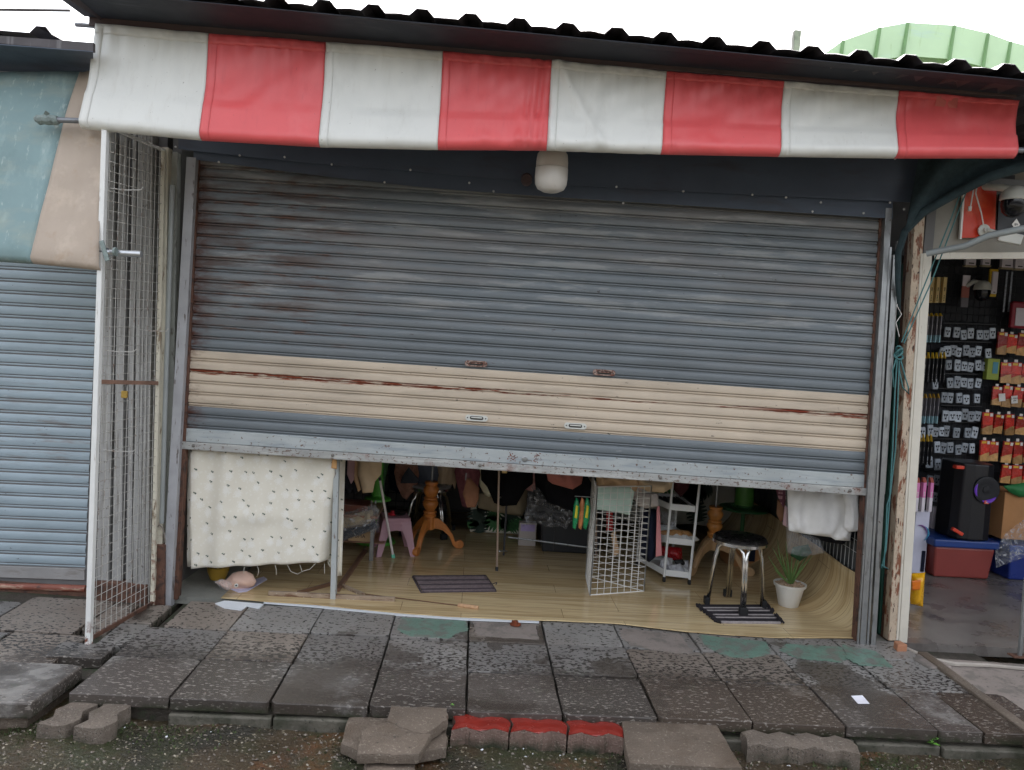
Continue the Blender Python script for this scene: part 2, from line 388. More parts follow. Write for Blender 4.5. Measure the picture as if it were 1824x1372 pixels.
m_slatr = slatmat('cream slat with rust line', (198, 182, 161), [
    dict(sc=(9, 9, 90), det=6.0, lo=0.50, hi=0.56, col=(120, 54, 28), reg=[('V', 0.56, 0.66), ('U', 0.62, 0.50)], rough=0.85, seed=2.0),
    dict(sc=(6, 6, 90), det=6.0, lo=0.46, hi=0.53, col=(120, 54, 28), reg=[('V', 0.60, 0.68), ('U', 0.45, 0.25)], rough=0.85, seed=4.0),
    dict(sc=(7, 7, 90), det=6.0, lo=0.44, hi=0.52, col=(124, 50, 28), reg=[('V', 0.60, 0.68), ('U', 0.80, 0.88)], rough=0.85, seed=6.0),
    dict(sc=(5, 5, 100), det=6.0, lo=0.56, hi=0.60, col=(120, 54, 28), reg=[('V', 0.62, 0.68)], rough=0.85, seed=8.0)], ribs=0.25)
m_slatt = slatmat('cream slat under the rust line', (198, 182, 161), [dict(sc=(7, 7, 90), det=6.0, lo=0.52, hi=0.58, col=(126, 60, 32), reg=[('V', 0.16, 0.04), ('U', 0.45, 0.3)], rough=0.85, seed=6.0), dict(sc=(7, 7, 90), det=6.0, lo=0.50, hi=0.56, col=(126, 60, 32), reg=[('V', 0.16, 0.04), ('U', 0.85, 0.92)], rough=0.85, seed=6.0)], ribs=0.25)
m_seamg = M('dark slat seam', (70, 76, 82), 0.6, var=0.1)
m_rustpaint = M('rust bloom', (122, 58, 30), 0.85, var=0.3, vsc=30, bump=0.4, bsc=200, layers=[dict(sc=60, lo=0.5, hi=0.62, col=(86, 42, 26))])
m_slatn = slatmat('pale blue grey slat', (150, 165, 173), [dict(sc=(3, 3, 24), lo=0.53, hi=0.62, col=(124, 116, 110), reg=[('Z', 1.3, 0.95), ('Z', 0.4, 0.75)], amt=0.6)])
m_bbar = M('aluminium bottom rail', (176, 182, 182), 0.4, metal=0.25, var=0.1, vsc=4, layers=[dict(sc=(4, 4, 40), lo=0.5, hi=0.65, col=(140, 150, 158), amt=0.7), dict(sc=45, det=4.0, lo=0.62, hi=0.66, col=(104, 78, 62), amt=0.9)])
m_blip = M('chipped bottom lip', (158, 158, 154), 0.55, var=0.15, vsc=9, bump=0.3, bsc=120, layers=[dict(sc=(50, 50, 70), det=3.0, lo=0.58, hi=0.62, col=(98, 80, 68)), dict(sc=(3, 3, 30), lo=0.52, hi=0.66, col=(196, 196, 190), amt=0.7), dict(sc=6, lo=0.58, hi=0.70, col=RUST, amt=0.6)])

def add_uv(ob, uvf):
    me = ob.data; ul = me.uv_layers.new(name='UVMap')
    for lp in me.loops: ul.data[lp.index].uv = uvf[lp.vertex_index]
def vinylmat():
    m = bpy.data.materials.new('oak print vinyl'); m.use_nodes = True; n = m.node_tree; L = n.links; b = n.nodes['Principled BSDF']
    uv = n.nodes.new('ShaderNodeUVMap'); uv.uv_map = 'UVMap'
    br = n.nodes.new('ShaderNodeTexBrick'); L.new(uv.outputs[0], br.inputs['Vector'])
    br.inputs['Scale'].default_value = 1.0; br.inputs['Brick Width'].default_value = 0.92; br.inputs['Row Height'].default_value = 0.15
    br.inputs['Mortar Size'].default_value = 0.0011; br.inputs['Mortar Smooth'].default_value = 0.2; br.offset = 0.37; br.offset_frequency = 3
    br.inputs['Color1'].default_value = lin((206, 184, 142)); br.inputs['Color2'].default_value = lin((192, 167, 124)); br.inputs['Mortar'].default_value = lin((66, 52, 36))
    col = br.outputs['Color']
    for (sx, sy, lo, hi, c, am, dist) in ((1.1, 26, 0.48, 0.66, (150, 122, 82), 0.55, 1.2), (2.5, 60, 0.55, 0.68, (126, 98, 62), 0.45, 0.6), (1.6, 30, 0.60, 0.72, (218, 202, 168), 0.6, 0.8)):
        mp = n.nodes.new('ShaderNodeMapping'); mp.inputs['Scale'].default_value = (sx, sy, 1); mp.inputs['Location'].default_value = (sx*3, sy, 0); L.new(uv.outputs[0], mp.inputs[0])
        t = n.nodes.new('ShaderNodeTexNoise'); t.inputs['Scale'].default_value = 1; t.inputs['Detail'].default_value = 6; t.inputs['Distortion'].default_value = dist; L.new(mp.outputs[0], t.inputs[0])
        r = n.nodes.new('ShaderNodeMapRange'); L.new(t.outputs[0], r.inputs[0]); r.inputs[1].default_value = lo; r.inputs[2].default_value = hi; r.inputs[4].default_value = am
        mx = n.nodes.new('ShaderNodeMix'); mx.data_type = 'RGBA'; L.new(r.outputs[0], mx.inputs[0]); L.new(col, mx.inputs[6]); mx.inputs[7].default_value = lin(c); col = mx.outputs[2]
    L.new(col, b.inputs['Base Color']); b.inputs['Roughness'].default_value = 0.13; b.inputs['Specular IOR Level'].default_value = 0.5
    return m
m_vinyl = vinylmat()

# ================================================================== ground and pavement
GZ = -0.108
def axis_pts(lo, hi, a, b, st):
    o = [lo, lo*0.5+a*0.5, a-3, a-1]; x = a
    while x < b: o.append(x); x += st
    return o+[b, b+1, b+3, hi*0.5+b*0.5, hi]
gx = axis_pts(-150, 150, -3.2, 3.2, 0.04); gy = axis_pts(-120, 220, -2.1, -0.9, 0.04)
mb = MB(); k = 0
for x in gx:
    for y in gy:
        h = 0.0
        if -3.3 < x < 3.3 and -2.2 < y < -0.8: h = 0.022*nz(x*2.3, y*2.3)+0.010*nz(x*7, y*7, 2)+0.006*nz(x*21, y*21, 4)
        mb.v.append(Vector((x, y, GZ+h)))
ny = len(gy)
mb.f = [(i*ny+j, (i+1)*ny+j, (i+1)*ny+j+1, i*ny+j+1) for i in range(len(gx)-1) for j in range(ny-1)]
ground = mb.build('ground', m_soil, smooth='all', base=(0, 0, 0)); tag(ground, kind='structure')
def gh(x, y): return GZ + 0.022*nz(x*2.3, y*2.3)+0.010*nz(x*7, y*7, 2)+0.006*nz(x*21, y*21, 4)
def scatter(name, mat, n, x0, x1, y0, y1, smin, smax, label, cat, flat=0.5, seed=1, dens=None):
    rn = random.Random(seed); mb = MB()
    for _ in range(n):
        x, y = rn.uniform(x0, x1), rn.uniform(y0, y1)
        if dens and rn.random() > dens(x, y): continue
        s = smin + (smax-smin)*rn.random()**3; c = Vector((x, y, gh(x, y)+s*flat*0.3)); a = rn.uniform(0, 6.28)
        dx = Vector((math.cos(a), math.sin(a), rn.uniform(-.3, .3)))*s; dy = Vector((-math.sin(a), math.cos(a), rn.uniform(-.3, .3)))*s*rn.uniform(.5, 1); dz = Vector((0, 0, s*flat))
        mb.add([c-dx, c-dy, c+dx*rn.uniform(.6, 1), c+dy, c+dz+dx*.2, c-dz], [(0, 1, 4), (1, 2, 4), (2, 3, 4), (3, 0, 4), (1, 0, 5), (2, 1, 5), (3, 2, 5), (0, 3, 5)])
    o = mb.build(name, mat, base=(0, 0, 0)); tag(o, label, cat, kind='stuff'); return o
clump = lambda x, y: max(0.05, min(1, 0.5+1.6*nz(x*2.6, y*2.6, 9)))
scatter('stone_chips', m_chip, 1700, -2.3, 2.3, -1.9, -1.08, 0.002, 0.0085, 'pale stone and shell chips strewn over the muddy ground', 'gravel', 0.5, 3, clump)
scatter('pebbles', m_peb, 4200, -2.3, 2.3, -1.9, -1.08, 0.003, 0.011, 'small grey pebbles pressed into the muddy ground', 'pebbles', 0.5, 4)
rn = random.Random(12); mb = MB()
for _ in range(5200):
    x = rn.uniform(-2.2, 2.3); y = -1.17 - abs(rn.gauss(0, 0.10)); 
    if rn.random() > max(0.06, 0.45+1.5*nz(x*2, y*3, 3)): continue
    c = Vector((x, y, gh(x, y))); a = rn.uniform(0, 6.28); h = rn.uniform(.003, .011); wv = Vector((math.cos(a), math.sin(a), 0))*h*.6; t = Vector((rn.uniform(-1, 1)*h*.6, rn.uniform(-1, 1)*h*.6, h))
    mb.add([c-wv, c+wv, c+t], [(0, 1, 2)])
tag(mb.build('moss_tufts', m_moss, base=(0, 0, 0)), 'dark green moss along the foot of the paving', 'moss', kind='stuff')

YF, Y1, Y2, Y3 = -1.15, -0.745, -0.375, 0.02
bed = MB().box(-1.56, 2.9, YF+0.03, 0.3, GZ-0.1, -0.047).build('pavement', m_bed); tag(bed, kind='structure')
# a lower course of slabs shows under the front edge
rn = random.Random(5); xx = -1.17
while xx < 2.2:
    wd = rn.uniform(.36, .46); MB().box(xx+.004, xx+wd-.004, YF-0.012+rn.uniform(-.012, .012), YF+.25, GZ-.06, -0.066+rn.uniform(-.008, .004)).build('footing_slab', m_foot, bed, bev=.006); xx += wd
TILES = {}
def tile(x0, x1, y0, y1, row, col, dz=0.0, th=0.05, mat=None, parent=None):
    rn = random.Random(row*31+col*7+3); g = 0.0032; mat = mat or rn.choice(TM)
    P = []
    gy_ = .005; cs = [(x0+g, y0+gy_), (x1-g, y0+gy_), (x1-g, y1-gy_), (x0+g, y1-gy_)]
    for i in range(4):
        a = Vector(cs[i]); b = Vector(cs[(i+1) % 4]); pv = Vector(cs[i-1])
        ch = rn.choice([.004, .006, .010, .022])
        P.append(tuple(a+(pv-a).normalized()*ch)); P.append(tuple(a+(b-a).normalized()*ch))
        for t in (.3, .62):
            q = a.lerp(b, t+rn.uniform(-.1, .1)); inn = Vector(((x0+x1)/2, (y0+y1)/2))-q; P.append(tuple(q+inn.normalized()*rn.uniform(-.001, .0035)))
    tx, ty, tz = rn.uniform(-.012, .012), rn.uniform(-.014, .014), dz+rn.uniform(-.007, .003)
    cx, cy = (x0+x1)/2, (y0+y1)/2
    fr = lambda x, y, z: (x, y, z+tz+(x-cx)*tx+(y-cy)*ty)
    o = MB().prism(P, -th, -0.001, fr).build('paving_tile', mat or m_tile, parent or bed, bev=.005)
    TILES[(row, col)] = (o, fr); return o
XT = [-1.575+.405*i for i in range(10)]
for r, (ya, yb) in enumerate(((YF, Y1), (Y1, Y2), (Y2, Y3))):
    for c in range(9):
        j = random.uniform(-.006, .006)
        if r == 2 and c == 0: tile(-1.5, XT[1], ya, 0.02, r, c); continue
        tile(XT[c], XT[c+1], ya, yb, r, c)
tile(2.07, 2.27, YF, Y1, 0, 9); tile(2.275, 2.62, YF, Y1, 0, 10); tile(2.07, 2.55, Y1, Y2, 1, 9); tile(2.07, 2.46, Y2, -0.1, 2, 9)
def patch(key, ppx, mat, name='paint_patch'):
    o, fr = TILES[key]; P = [(p.x, p.y) for p in (atz(a, b, 0.0) for a, b in ppx)]
    q = []
    for i in range(len(P)):
        a, b = Vector(P[i]), Vector(P[(i+1) % len(P)])
        for k in range(9):
            t = k/9; q.append(tuple(a.lerp(b, t)+Vector((nz(i*5+t*11, 1, key[1]), nz(i*3+t*13, 4, key[1])))*.016))
    p = MB().prism(q, -.002, .0009, fr).build(name, mat, o); return p
patch((2, 3), [(716, 1099), (832, 1105), (833, 1122), (812, 1128), (800, 1137), (730, 1133), (708, 1122)], m_green)
patch((2, 7), [(1245, 1130), (1366, 1143), (1372, 1165), (1330, 1172), (1290, 1168), (1256, 1150)], m_green)
patch((2, 8), [(1400, 1147), (1500, 1152), (1512, 1172), (1495, 1178), (1420, 1172), (1388, 1158)], m_green)
patch((2, 9), [(1500, 1148), (1560, 1160), (1592, 1188), (1530, 1184), (1508, 1172)], m_green)
patch((2, 6), [(1108, 1118), (1210, 1128), (1238, 1163), (1180, 1158), (1126, 1150), (1104, 1132)], m_pinkwash, 'cement_patch')
patch((2, 4), [(842, 1106), (955, 1112), (960, 1138), (850, 1132)], m_pinkwash, 'cement_patch')
# rusty bolt stump set in a tile
b0 = atz(918, 1113, 0.0)
mb = MB(); mb.lathe([(.030, 0), (.030, .006), (.016, .010), (.014, .022), (.004, .024)], b0, 12); mb.box(b0.x-.02, b0.x-.012, b0.y-.02, b0.y+.02, .004, .018)
tag(mb.build('anchor_stump', m_rustpaint), 'rusty anchor stump on the pale tile at the middle of the doorway', 'anchor')
# neighbouring pavement on the left
bl = MB().box(-4.2, -1.60, -0.9, 0.2, GZ-.1, -.05).build('neighbour_pavement', m_bed); tag(bl, kind='structure')
for i, (x0, x1, y0, y1, dz) in enumerate([(-2.75, -2.33, -.55, -.10, -.01), (-2.32, -1.88, -.50, -.02, .0), (-3.2, -2.76, -.55, -.1, .0), (-2.60, -2.16, -.86, -.51, -.012), (-2.15, -1.79, -.86, -.51, -.008), (-3.05, -2.61, -.86, -.56, 0), (-1.875, -1.74, -.45, -.05, -.012)]):
    tile(x0, x1, y0, y1, 7, i, dz, parent=bl)
tile(-1.86, -1.60, -.80, -.63, 7, 11, .002, parent=bl)
tile(-1.735, -1.585, -.60, -.30, 7, 12, -.02, parent=bl); tile(-1.735, -1.585, -.29, 0.0, 7, 13, -.02, parent=bl)
# big raised slab, front left
a = atz(148, 1187, .01); b = atz(56, 1253, .01)
mb = MB().prism([(b.x, b.y), (a.x, a.y), (a.x-.05, a.y+.015), (-2.5, -.88), (-2.5, -1.3)], -.055, .012)
o = mb.build('raised_slab', m_tile, bev=.008); tag(o, 'large grey concrete slab lifted above its neighbours, left of the loose zigzag bricks', 'slab')
mb = MB().prism([(b.x-.03, b.y+.03), (a.x-.03, a.y), (-2.5, -.88), (-2.5, -1.27)], GZ-.05, -.057)
o = mb.build('support_slab', m_slab, bev=.006); tag(o, 'mossy lower slab under the large raised slab at far left', 'slab')

# ================================================================== our stall: floor, walls, roof, header
fl = MB().box(-1.72, 2.40, 0.0, 2.75, -.046, -.006, FAC).build('shop_floor', m_conc); tag(fl, kind='structure')
st = thing('market_stall', 'dark metal market stall with corrugated roof above the striped awning', 'stall', FAC(0.3, 1.3, -0.05))
MB().box(-1.74, -1.69, 0.03, 2.75, -.05, 2.95, FAC).build('left_wall', m_wallin, st)
MB().box(2.41, 2.46, 0.03, 2.75, -.05, 2.95, FAC).build('right_wall', m_wallin, st)
MB().box(-1.74, 2.46, 2.75, 2.80, -.05, 2.95, FAC).build('rear_wall', m_wallin, st)
# corrugated roof: eave at d=-0.95
ue, ze = fuz(900, 50, -.95); ze += .028; ub, zb = fuz(900, 80, -.62)
slope = 0.07
def roofpt(u, d, h): return FAC(u, d, ze + (d+.95)*slope + h - .033*(u+.15))
rib = []; u0 = fuz(113, -20, -.95)[0]; pitch_r = 0.2065; uo = fuz(838, 35, -.95)[0]
kk = math.floor((u0-uo)/pitch_r); u = uo + kk*pitch_r
while u < 4.6:
    rib += [(u-.052, 0), (u-.022, .029), (u+.022, .029), (u+.052, 0), (u+.095, .004), (u+.11, .004)]; u += pitch_r
rib = [q for q in rib if q[0] > u0]; rib = [(u0-.02, -.05), (u0-.008, -.03), (u0+.01, 0)] + rib
mb = MB(); ds = [-.95, -.94, -.6, 0.5, 1.6, 2.9]
for (uu, hh) in rib:
    for d_ in ds:
        e = -.010*max(0, nz(uu*9, 3))-.004 if d_ < -.945 else 0
        mb.v.append(roofpt(uu, d_, hh + e))
nd_ = len(ds)
mb.f = [(i*nd_+j, (i+1)*nd_+j, (i+1)*nd_+j+1, i*nd_+j+1) for i in range(len(rib)-1) for j in range(nd_-1)]
roof = mb.build('roof', m_roof, st, solid=.0025)
# beam the awning hangs from and a liner sheet behind the eave
ul, ur = fuz(158, 30, -.62)[0], fuz(1812, 168, -.62)[0]
zbt = lambda px, py: fuz(px, py, -.62)[1]
za, zc = zbt(372, 38), zbt(372, 60)
mb = MB(); zr0, zr1 = zbt(1600, 143), zbt(1600, 161); zl0, zl1 = zbt(372, 40), zbt(372, 58)
print('beam z', zl0, zl1, zr0, zr1, 'eave', ze, 'roof at beam', ze+.33*slope)
p = [FAC(ul, -.62, zl1), FAC(ur, -.62, zr1), FAC(ur, -.55, zr1), FAC(ul, -.55, zl1), FAC(ul, -.62, zl0), FAC(ur, -.62, zr0), FAC(ur, -.55, zr0), FAC(ul, -.55, zl0)]
MB().hexa(p).build('front_beam', m_beam, st, bev=.003)
# sloping dark soffit sheet from eave down to the beam
mb = MB(); mb.add([roofpt(ul-.02, -.925, -.022), roofpt(4.6, -.925, -.028), FAC(4.6, -.62, zr0-.012-.033*(4.6-ur)), FAC(ul-.02, -.62, zl0-.006)], [(0, 1, 2, 3)])
mb.build('soffit_sheet', M('dark navy soffit', (44, 50, 60), .7, var=.12, vsc=4, layers=[dict(sc=(2, 8, 8), lo=.6, hi=.72, col=(96, 100, 108), amt=.5)]), st, solid=.003)
# header: upper sheet and lower bowed flashing
tx = [330, 560, 770, 1000, 1250, 1590]; ty1 = [266, 290, 306, 330, 342, 356]; ty2 = [284, 312, 336, 352, 368, 390]
def strip(name, xs, ya, yb, d, mat, dd=.0):
    mb = MB(); mb.grid(lambda a, b: (lambda px: fp(px, lerp(pw(xs, ya, px), pw(xs, yb, px), b), d-dd*b))(lerp(xs[0], xs[-1], a)), 16, 1)
    return mb.build(name, mat, st, solid=.004)
hx = [318, 560, 770, 1000, 1250, 1648]
strip('header_sheet', hx, [130, 150, 165, 180, 200, 225], [266, 292, 308, 330, 343, 362], -.075, m_head)
strip('header_flashing', [345, 560, 770, 1000, 1250, 1590], [262, 286, 302, 324, 336, 350], ty2, -.05, m_head)
for i, (px, py) in enumerate([(313, 262), (427, 277), (507, 280), (591, 293), (731, 303), (390, 289), (685, 325), (836, 326), (1098, 333), (1217, 341), (1400, 352), (1462, 361), (1585, 361), (1447, 377), (1538, 380), (879, 341), (1594, 283), (1610, 373), (1340, 347), (1110, 362)]):
    c = fp(px, py, -.082); MB().lathe([(.0062, 0), (.0062, .003), (.003, .007)], c, 8, tuple(-ND)).build('screw', m_screw, st)
# eave underside between header and beam
mb = MB().add([FAC(-1.8, -.55, zl0+.01), FAC(ur, -.55, zr0+.01), FAC(ur, 0, zr0+.03), FAC(-1.8, 0, zl0+.03)], [(0, 1, 2, 3)]); mb.build('eave_lining', m_head, st, solid=.003)

# ================================================================== roller shutter with slats
sh = thing('roller_shutter', 'partly raised blue grey roller shutter with a cream band', 'roller shutter', FAC(.33, 0, .83))
TL, TR = fp(352, 300, 0), fp(1576, 376, 0); BL, BR = fp(327, 762, 0), fp(1543, 846, 0)
BBL, BBR = fp(326, 799, 0), fp(1541, 882, 0)
print('shutter', TL, TR, BL, BR, BBL, BBR)
NS = 23
def slat(tl, tr, bl_, br_, mat, name, parent, seed, nx=14, face=.69):
    # profile across one slat: (fraction down, forward)
    pf = [(0.0, -.003), (.012, .003), (.06, .0056), (.35, .0068), (.54, .0064), (face-.04, .0048), (face-.012, .0012), (face-.004, -.009), (face+.048, -.009), (face+.056, .0), (face+.10, .0018), (face+.15, .0018), (face+.195, .0), (face+.203, -.009), (face+.258, -.009), (face+.266, -.003), (1.0, -.003)]
    def fn(a, b):
        f, h = pf[int(round(b*(len(pf)-1)))]
        q = tl.lerp(tr, a).lerp(bl_.lerp(br_, a), f)
        wob = .0016*nz(a*5+seed*3.3, seed*1.7) + .0012*nz(a*14, seed*2.1, f*2)
        return q - ND*(h+wob)
    o = MB().grid(fn, nx, len(pf)-1).build(name, mat, parent, smooth=True); add_uv(o, [(i/nx, pf[j][0]) for i in range(nx+1) for j in range(len(pf))]); return o
NSLAT = {}
for i in range(-2, NS):
    t0, t1 = i/NS, (i+1)/NS
    mat = {17: m_slatr, 18: m_slatt}.get(i, m_slatc) if i in (16, 17, 18, 19, 20) else m_slat
    # the cream band follows the slats: the seam at left is at 623/722 px
    o = slat(TL.lerp(BL, t0), TR.lerp(BR, t0), TL.lerp(BL, t1), TR.lerp(BR, t1), mat, 'slat', sh, i)
    NSLAT[i] = o
# bottom rail
def quadbar(p0, p1, p2, p3, f0, f1, name, mat, par, bev=.002):
    return MB().hexa([p0-ND*f1, p1-ND*f1, p1-ND*f0, p0-ND*f0, p2-ND*f1, p3-ND*f1, p3-ND*f0, p2-ND*f0]).build(name, mat, par, bev=bev)
e = .62
quadbar(BBL.lerp(BL, 1-e+.0), BBR.lerp(BR, 1-e), BL, BR, -.01, .012, 'bottom_rail', m_bbar, sh)
brail = quadbar(BBL, BBR, BBL.lerp(BL, 1-e-.015), BBR.lerp(BR, 1-e-.015), -.012, .024, 'bottom_lip', m_blip, sh, .004)
m_bolt = M('dull bolt', (120, 116, 110), 0.5, metal=0.5)
for a in (.018, .222, .437, .571, .70, .975):
    c = BBL.lerp(BBR, a).lerp(BL.lerp(BR, a), .2) - ND*.024; MB().lathe([(.0095, 0), (.0095, .004), (.004, .0075)], c, 10, tuple(-ND)).build('bolt', m_bolt, brail)
c = BBL.lerp(BBR, .502).lerp(BL.lerp(BR, .502), .64) - ND*.012
lk = MB().lathe([(.017, 0), (.017, .004), (.012, .006), (.012, .004), (.003, .0045)], c, 16, tuple(-ND)).build('lock_cylinder', m_galv, sh)
for a in (.484, .519):
    rn = random.Random(int(a*1000)); mb = MB()
    for _ in range(40):
        g_ = a+rn.gauss(0, .0030); q = BBL.lerp(BBR, g_).lerp(BL.lerp(BR, g_), min(.97, max(.40, rn.gauss(.68, .14)))) - ND*.0128; s_ = rn.uniform(.0012, .0045)
        mb.add([q-UX*s_, q+Vector((0, 0, s_)), q+UX*s_, q-Vector((0, 0, s_))], [(0, 1, 2, 3)])
    tag(mb.build('rust_stain', m_rustpaint, sh), kind='stuff')
# finger pulls
m_pull = M('white plastic pull', (206, 206, 198), 0.4, var=0.06); m_pullr = M('scraped rusty pull', (150, 128, 116), 0.6, var=0.3, vsc=60, layers=[dict(sc=80, lo=0.46, hi=0.56, col=(96, 52, 36))])
m_shade_dark = M('shade and dark fittings', (70, 66, 62), 0.8)  # shade of recesses and gaps put into the colour; also dark screws, wire
for (px, py, mm) in ((849, 745, m_pull), (1025, 759, m_pull), (848, 648, m_pullr), (1076, 664, m_pullr)):
    c = fp(px, py, -.013); n = 18; W_, H_ = .062, .0165
    tdir = (TR-TL).normalized(); ud = Vector((0, 0, 1))
    def ring(wx, hz, f): 
        o = []
        for j in range(n*2):
            th = 2*math.pi*j/(n*2); cx = (wx-hz)*(1 if math.cos(th) >= 0 else -1)
            o.append(c + tdir*(cx+hz*math.cos(th)) + ud*(hz*math.sin(th)) - ND*f)
        return o
    R1, R2, R3, R4 = ring(W_, H_, -.004), ring(W_, H_, .003), ring(W_*.62, H_*.62, .003), ring(W_*.60, H_*.58, -.006)
    mb = MB(); N2 = n*2; mb.v = R1+R2+R3+R4
    for q in range(3):
        for j in range(N2): mb.f.append((q*N2+j, q*N2+(j+1) % N2, (q+1)*N2+(j+1) % N2, (q+1)*N2+j))
    hp = mb.build('finger_pull', mm, sh, smooth=True); rcs = MB(); rcs.v = ring(W_*.61, H_*.6, -.004); rcs.f = [tuple(range(N2))]; rcs.build('recess', m_shade_dark, hp)  # recess floor coloured dark to imitate the shade inside the pull
    MB().bar(c-tdir*.03+ud*.003-ND*.0, c+tdir*.03+ud*.003-ND*.0, .006, .010, (0, 0, 1)).build('grip', mm, hp)
    for sx in (-1, 1): MB().lathe([(.004, 0), (.003, .0025)], c+tdir*(sx*.050)-ND*.003, 8, tuple(-ND)).build('screw', m_shade_dark, hp)
# guide rails
def pxbar(name, a, b, wpx, d, th, mat, par, bev=.002):
    p, q = fp(*a, d), fp(*b, d); wd = wpx*(p-CAM).dot(fwd)/FPX
    return MB().bar(p, q, wd, th).build(name, mat, par, bev=bev)
pxbar('guide_rail', (344, 282), (299, 1079), 17, -.03, .05, m_rail, sh)
pxbar('inner_channel', (353, 286), (314, 1066), 11, .005, .05, m_rustrail, sh)
g = pxbar('guide_rail', (1580, 372), (1533, 1152), 11, -.03, .05, m_galv, sh)
pxbar('guide_rail_lip', (1586, 440), (1545, 1150), 4, -.055, .012, m_galv, g); pxbar('guide_rail_lip', (1576, 440), (1527, 1152), 3, -.055, .012, m_galv, g)
pxbar('rail_cover', (1592, 455), (1552, 1150), 9, -.03, .05, m_galv, sh)
pxbar('inner_channel', (1568, 372), (1523, 1140), 7, .01, .05, m_rustrail, sh)
# ================================================================== striped awning
m_red = M('red awning vinyl', (222, 92, 94), 0.38, var=0.06, vsc=3, bump=0.05, bsc=300, layers=[dict(sc=(5, 5, 3), lo=0.5, hi=0.75, col=(228, 120, 122), amt=0.5), dict(sc=(26, 26, 3), lo=.56, hi=.7, col=(196, 78, 80), amt=.25), dict(sc=60, lo=.68, hi=.7, col=(150, 70, 70), amt=.5)])
m_white = M('off white awning vinyl', (218, 218, 212), 0.42, var=0.04, vsc=3, layers=[dict(sc=(6, 6, 3), lo=0.54, hi=0.75, col=(194, 194, 188), amt=0.5), dict(sc=(26, 26, 3), lo=.56, hi=.7, col=(190, 186, 176), amt=.25), dict(sc=60, lo=.68, hi=.7, col=(120, 112, 100), amt=.6)])
m_pipe = M('grey steel pipe', (128, 130, 134), 0.42, metal=0.5, var=0.12, layers=[dict(sc=30, lo=0.58, hi=0.7, col=(90, 76, 68))])
m_tape = M('grey tape wrap', (120, 132, 128), 0.6, var=0.25, vsc=40)
aw = thing('striped_awning', 'red and white striped awning hung over the raised shutter', 'awning', fp(980, 265, -.68))
TXX = [170, 372, 580, 789, 983, 1188, 1397, 1600, 1815]; TYY = [42, 60, 75, 92, 108, 127, 145, 162, 180]
BXX = [140, 355, 568, 780, 975, 1180, 1392, 1600, 1815]; BYY = [212, 233, 245, 250, 251, 258, 262, 265, 265]
RB = .036
def awn(a, v):
    """a in stripes 0..8, v 0 top .. 1 roller front .. then under the roller"""
    i = min(7, int(a)); t = a-i
    T = fp(lerp(TXX[i], TXX[i+1], t), lerp(TYY[i], TYY[i+1], t), -.63); B = fp(lerp(BXX[i], BXX[i+1], t), lerp(BYY[i], BYY[i+1], t), -.70)
    vv = min(v, 1.0); p = T.lerp(B, vv)
    gather = (1-math.exp(-vv*26))*(.008*math.exp(-vv*4.0)*math.sin(a*46+2.5*nz(a*3)) + .005*math.exp(-vv*8)*math.sin(a*131+3*nz(a*7)))
    sag = -.020*math.sin(math.pi*vv)
    wr = .010*nz(a*2.3+vv*1.1, vv*1.6, 3)+.007*nz(a*5+vv*3.5, vv*3-a, 7)
    # creases near the middle seam where the cloth bunches, and along the roller
    wr += .020*math.exp(-((a-3.88)/.13)**2)*math.sin(a*62+vv*3)*(0.35+.65*vv)
    wr += .016*math.exp(-((a-4.05-.42*vv)/.045)**2)
    wr += .010*math.exp(-((vv-.93)/.07)**2)*abs(nz(a*6, 2.2))*(1.6 if 3.4 < a < 5.1 else .6)
    off = gather+sag+wr
    if vv > .72: off = max(off, -.010*(1-vv)/.28)
    if v > 1:
        th = (v-1)*math.pi*1.15
        p = B + ND*(RB*(1-math.cos(th))) - Vector((0, 0, RB*math.sin(th)))
        off *= max(0, 1-(v-1)*2.5)
        off += .005*nz(a*9, v*3, 5)*(2.2 if 3.4 < a < 5.1 else .7)
    return p - ND*off
vsq = [i/22 for i in range(23)]+[1+i/7 for i in range(1, 8)]
for s_ in range(8):
    mb = MB(); nu = 44
    mb.grid(lambda a, b: awn(s_+a*.9985, vsq[int(round(b*(len(vsq)-1)))]), nu, len(vsq)-1)
    o = mb.build('stripe', m_white if s_ % 2 == 0 else m_red, aw, smooth='all', solid=.0012)
    hm = m_white if s_ % 2 == 0 else m_red
    for e0_, e1_ in ((.004, .075),):
        MB().grid(lambda a, b: awn(s_+lerp(e0_, e1_, a), vsq[int(round(b*(len(vsq)-1)))]) - ND*.0022, 3, len(vsq)-1).build('hem', hm, o, smooth='all', solid=.001)
    MB().grid(lambda a, b: awn(s_+.002+a*.996, lerp(.0, .10, b)) - ND*.003, 44, 3).build('rod_pocket', hm, o, smooth='all', solid=.001)
    if s_ == 7:
        q = [awn(7+x, v) - ND*.003 for x, v in ((.32, .04), (.50, .04), (.50, .22), (.32, .20))]
        MB().add(q, [(0, 1, 2, 3)]).build('faded_patch', M('faded cloth patch', (206, 106, 98), 0.5), o, solid=.001)
rl, rr = fp(70, 213, -.665), fp(1822, 268, -.665)
MB().tube([rl, rr], .013, 10).build('roller', m_pipe, aw, smooth=True)
mb = MB(); d = (rr-rl).normalized()
mb.tube([rl-d*.02+Vector((0, 0, .003*math.sin(i*2.1))) + d*(i*.012) for i in range(10)], [.012, .019, .023, .021, .025, .022, .024, .020, .023, .018], 9)
mb.bar(rl+d*.02, rl+d*.05-ND*.02+Vector((0, 0, .03)), .02, .004); mb.bar(rl+d*.06, rl+d*.085+Vector((0, 0, -.035)), .018, .004)
mb.build('tape_binding', m_tape, aw)
MB().tube([fp(135, 44, -.6), fp(185, 48, -.6)], .011, 8).build('hanging_pipe', m_pipe, aw, smooth=True)
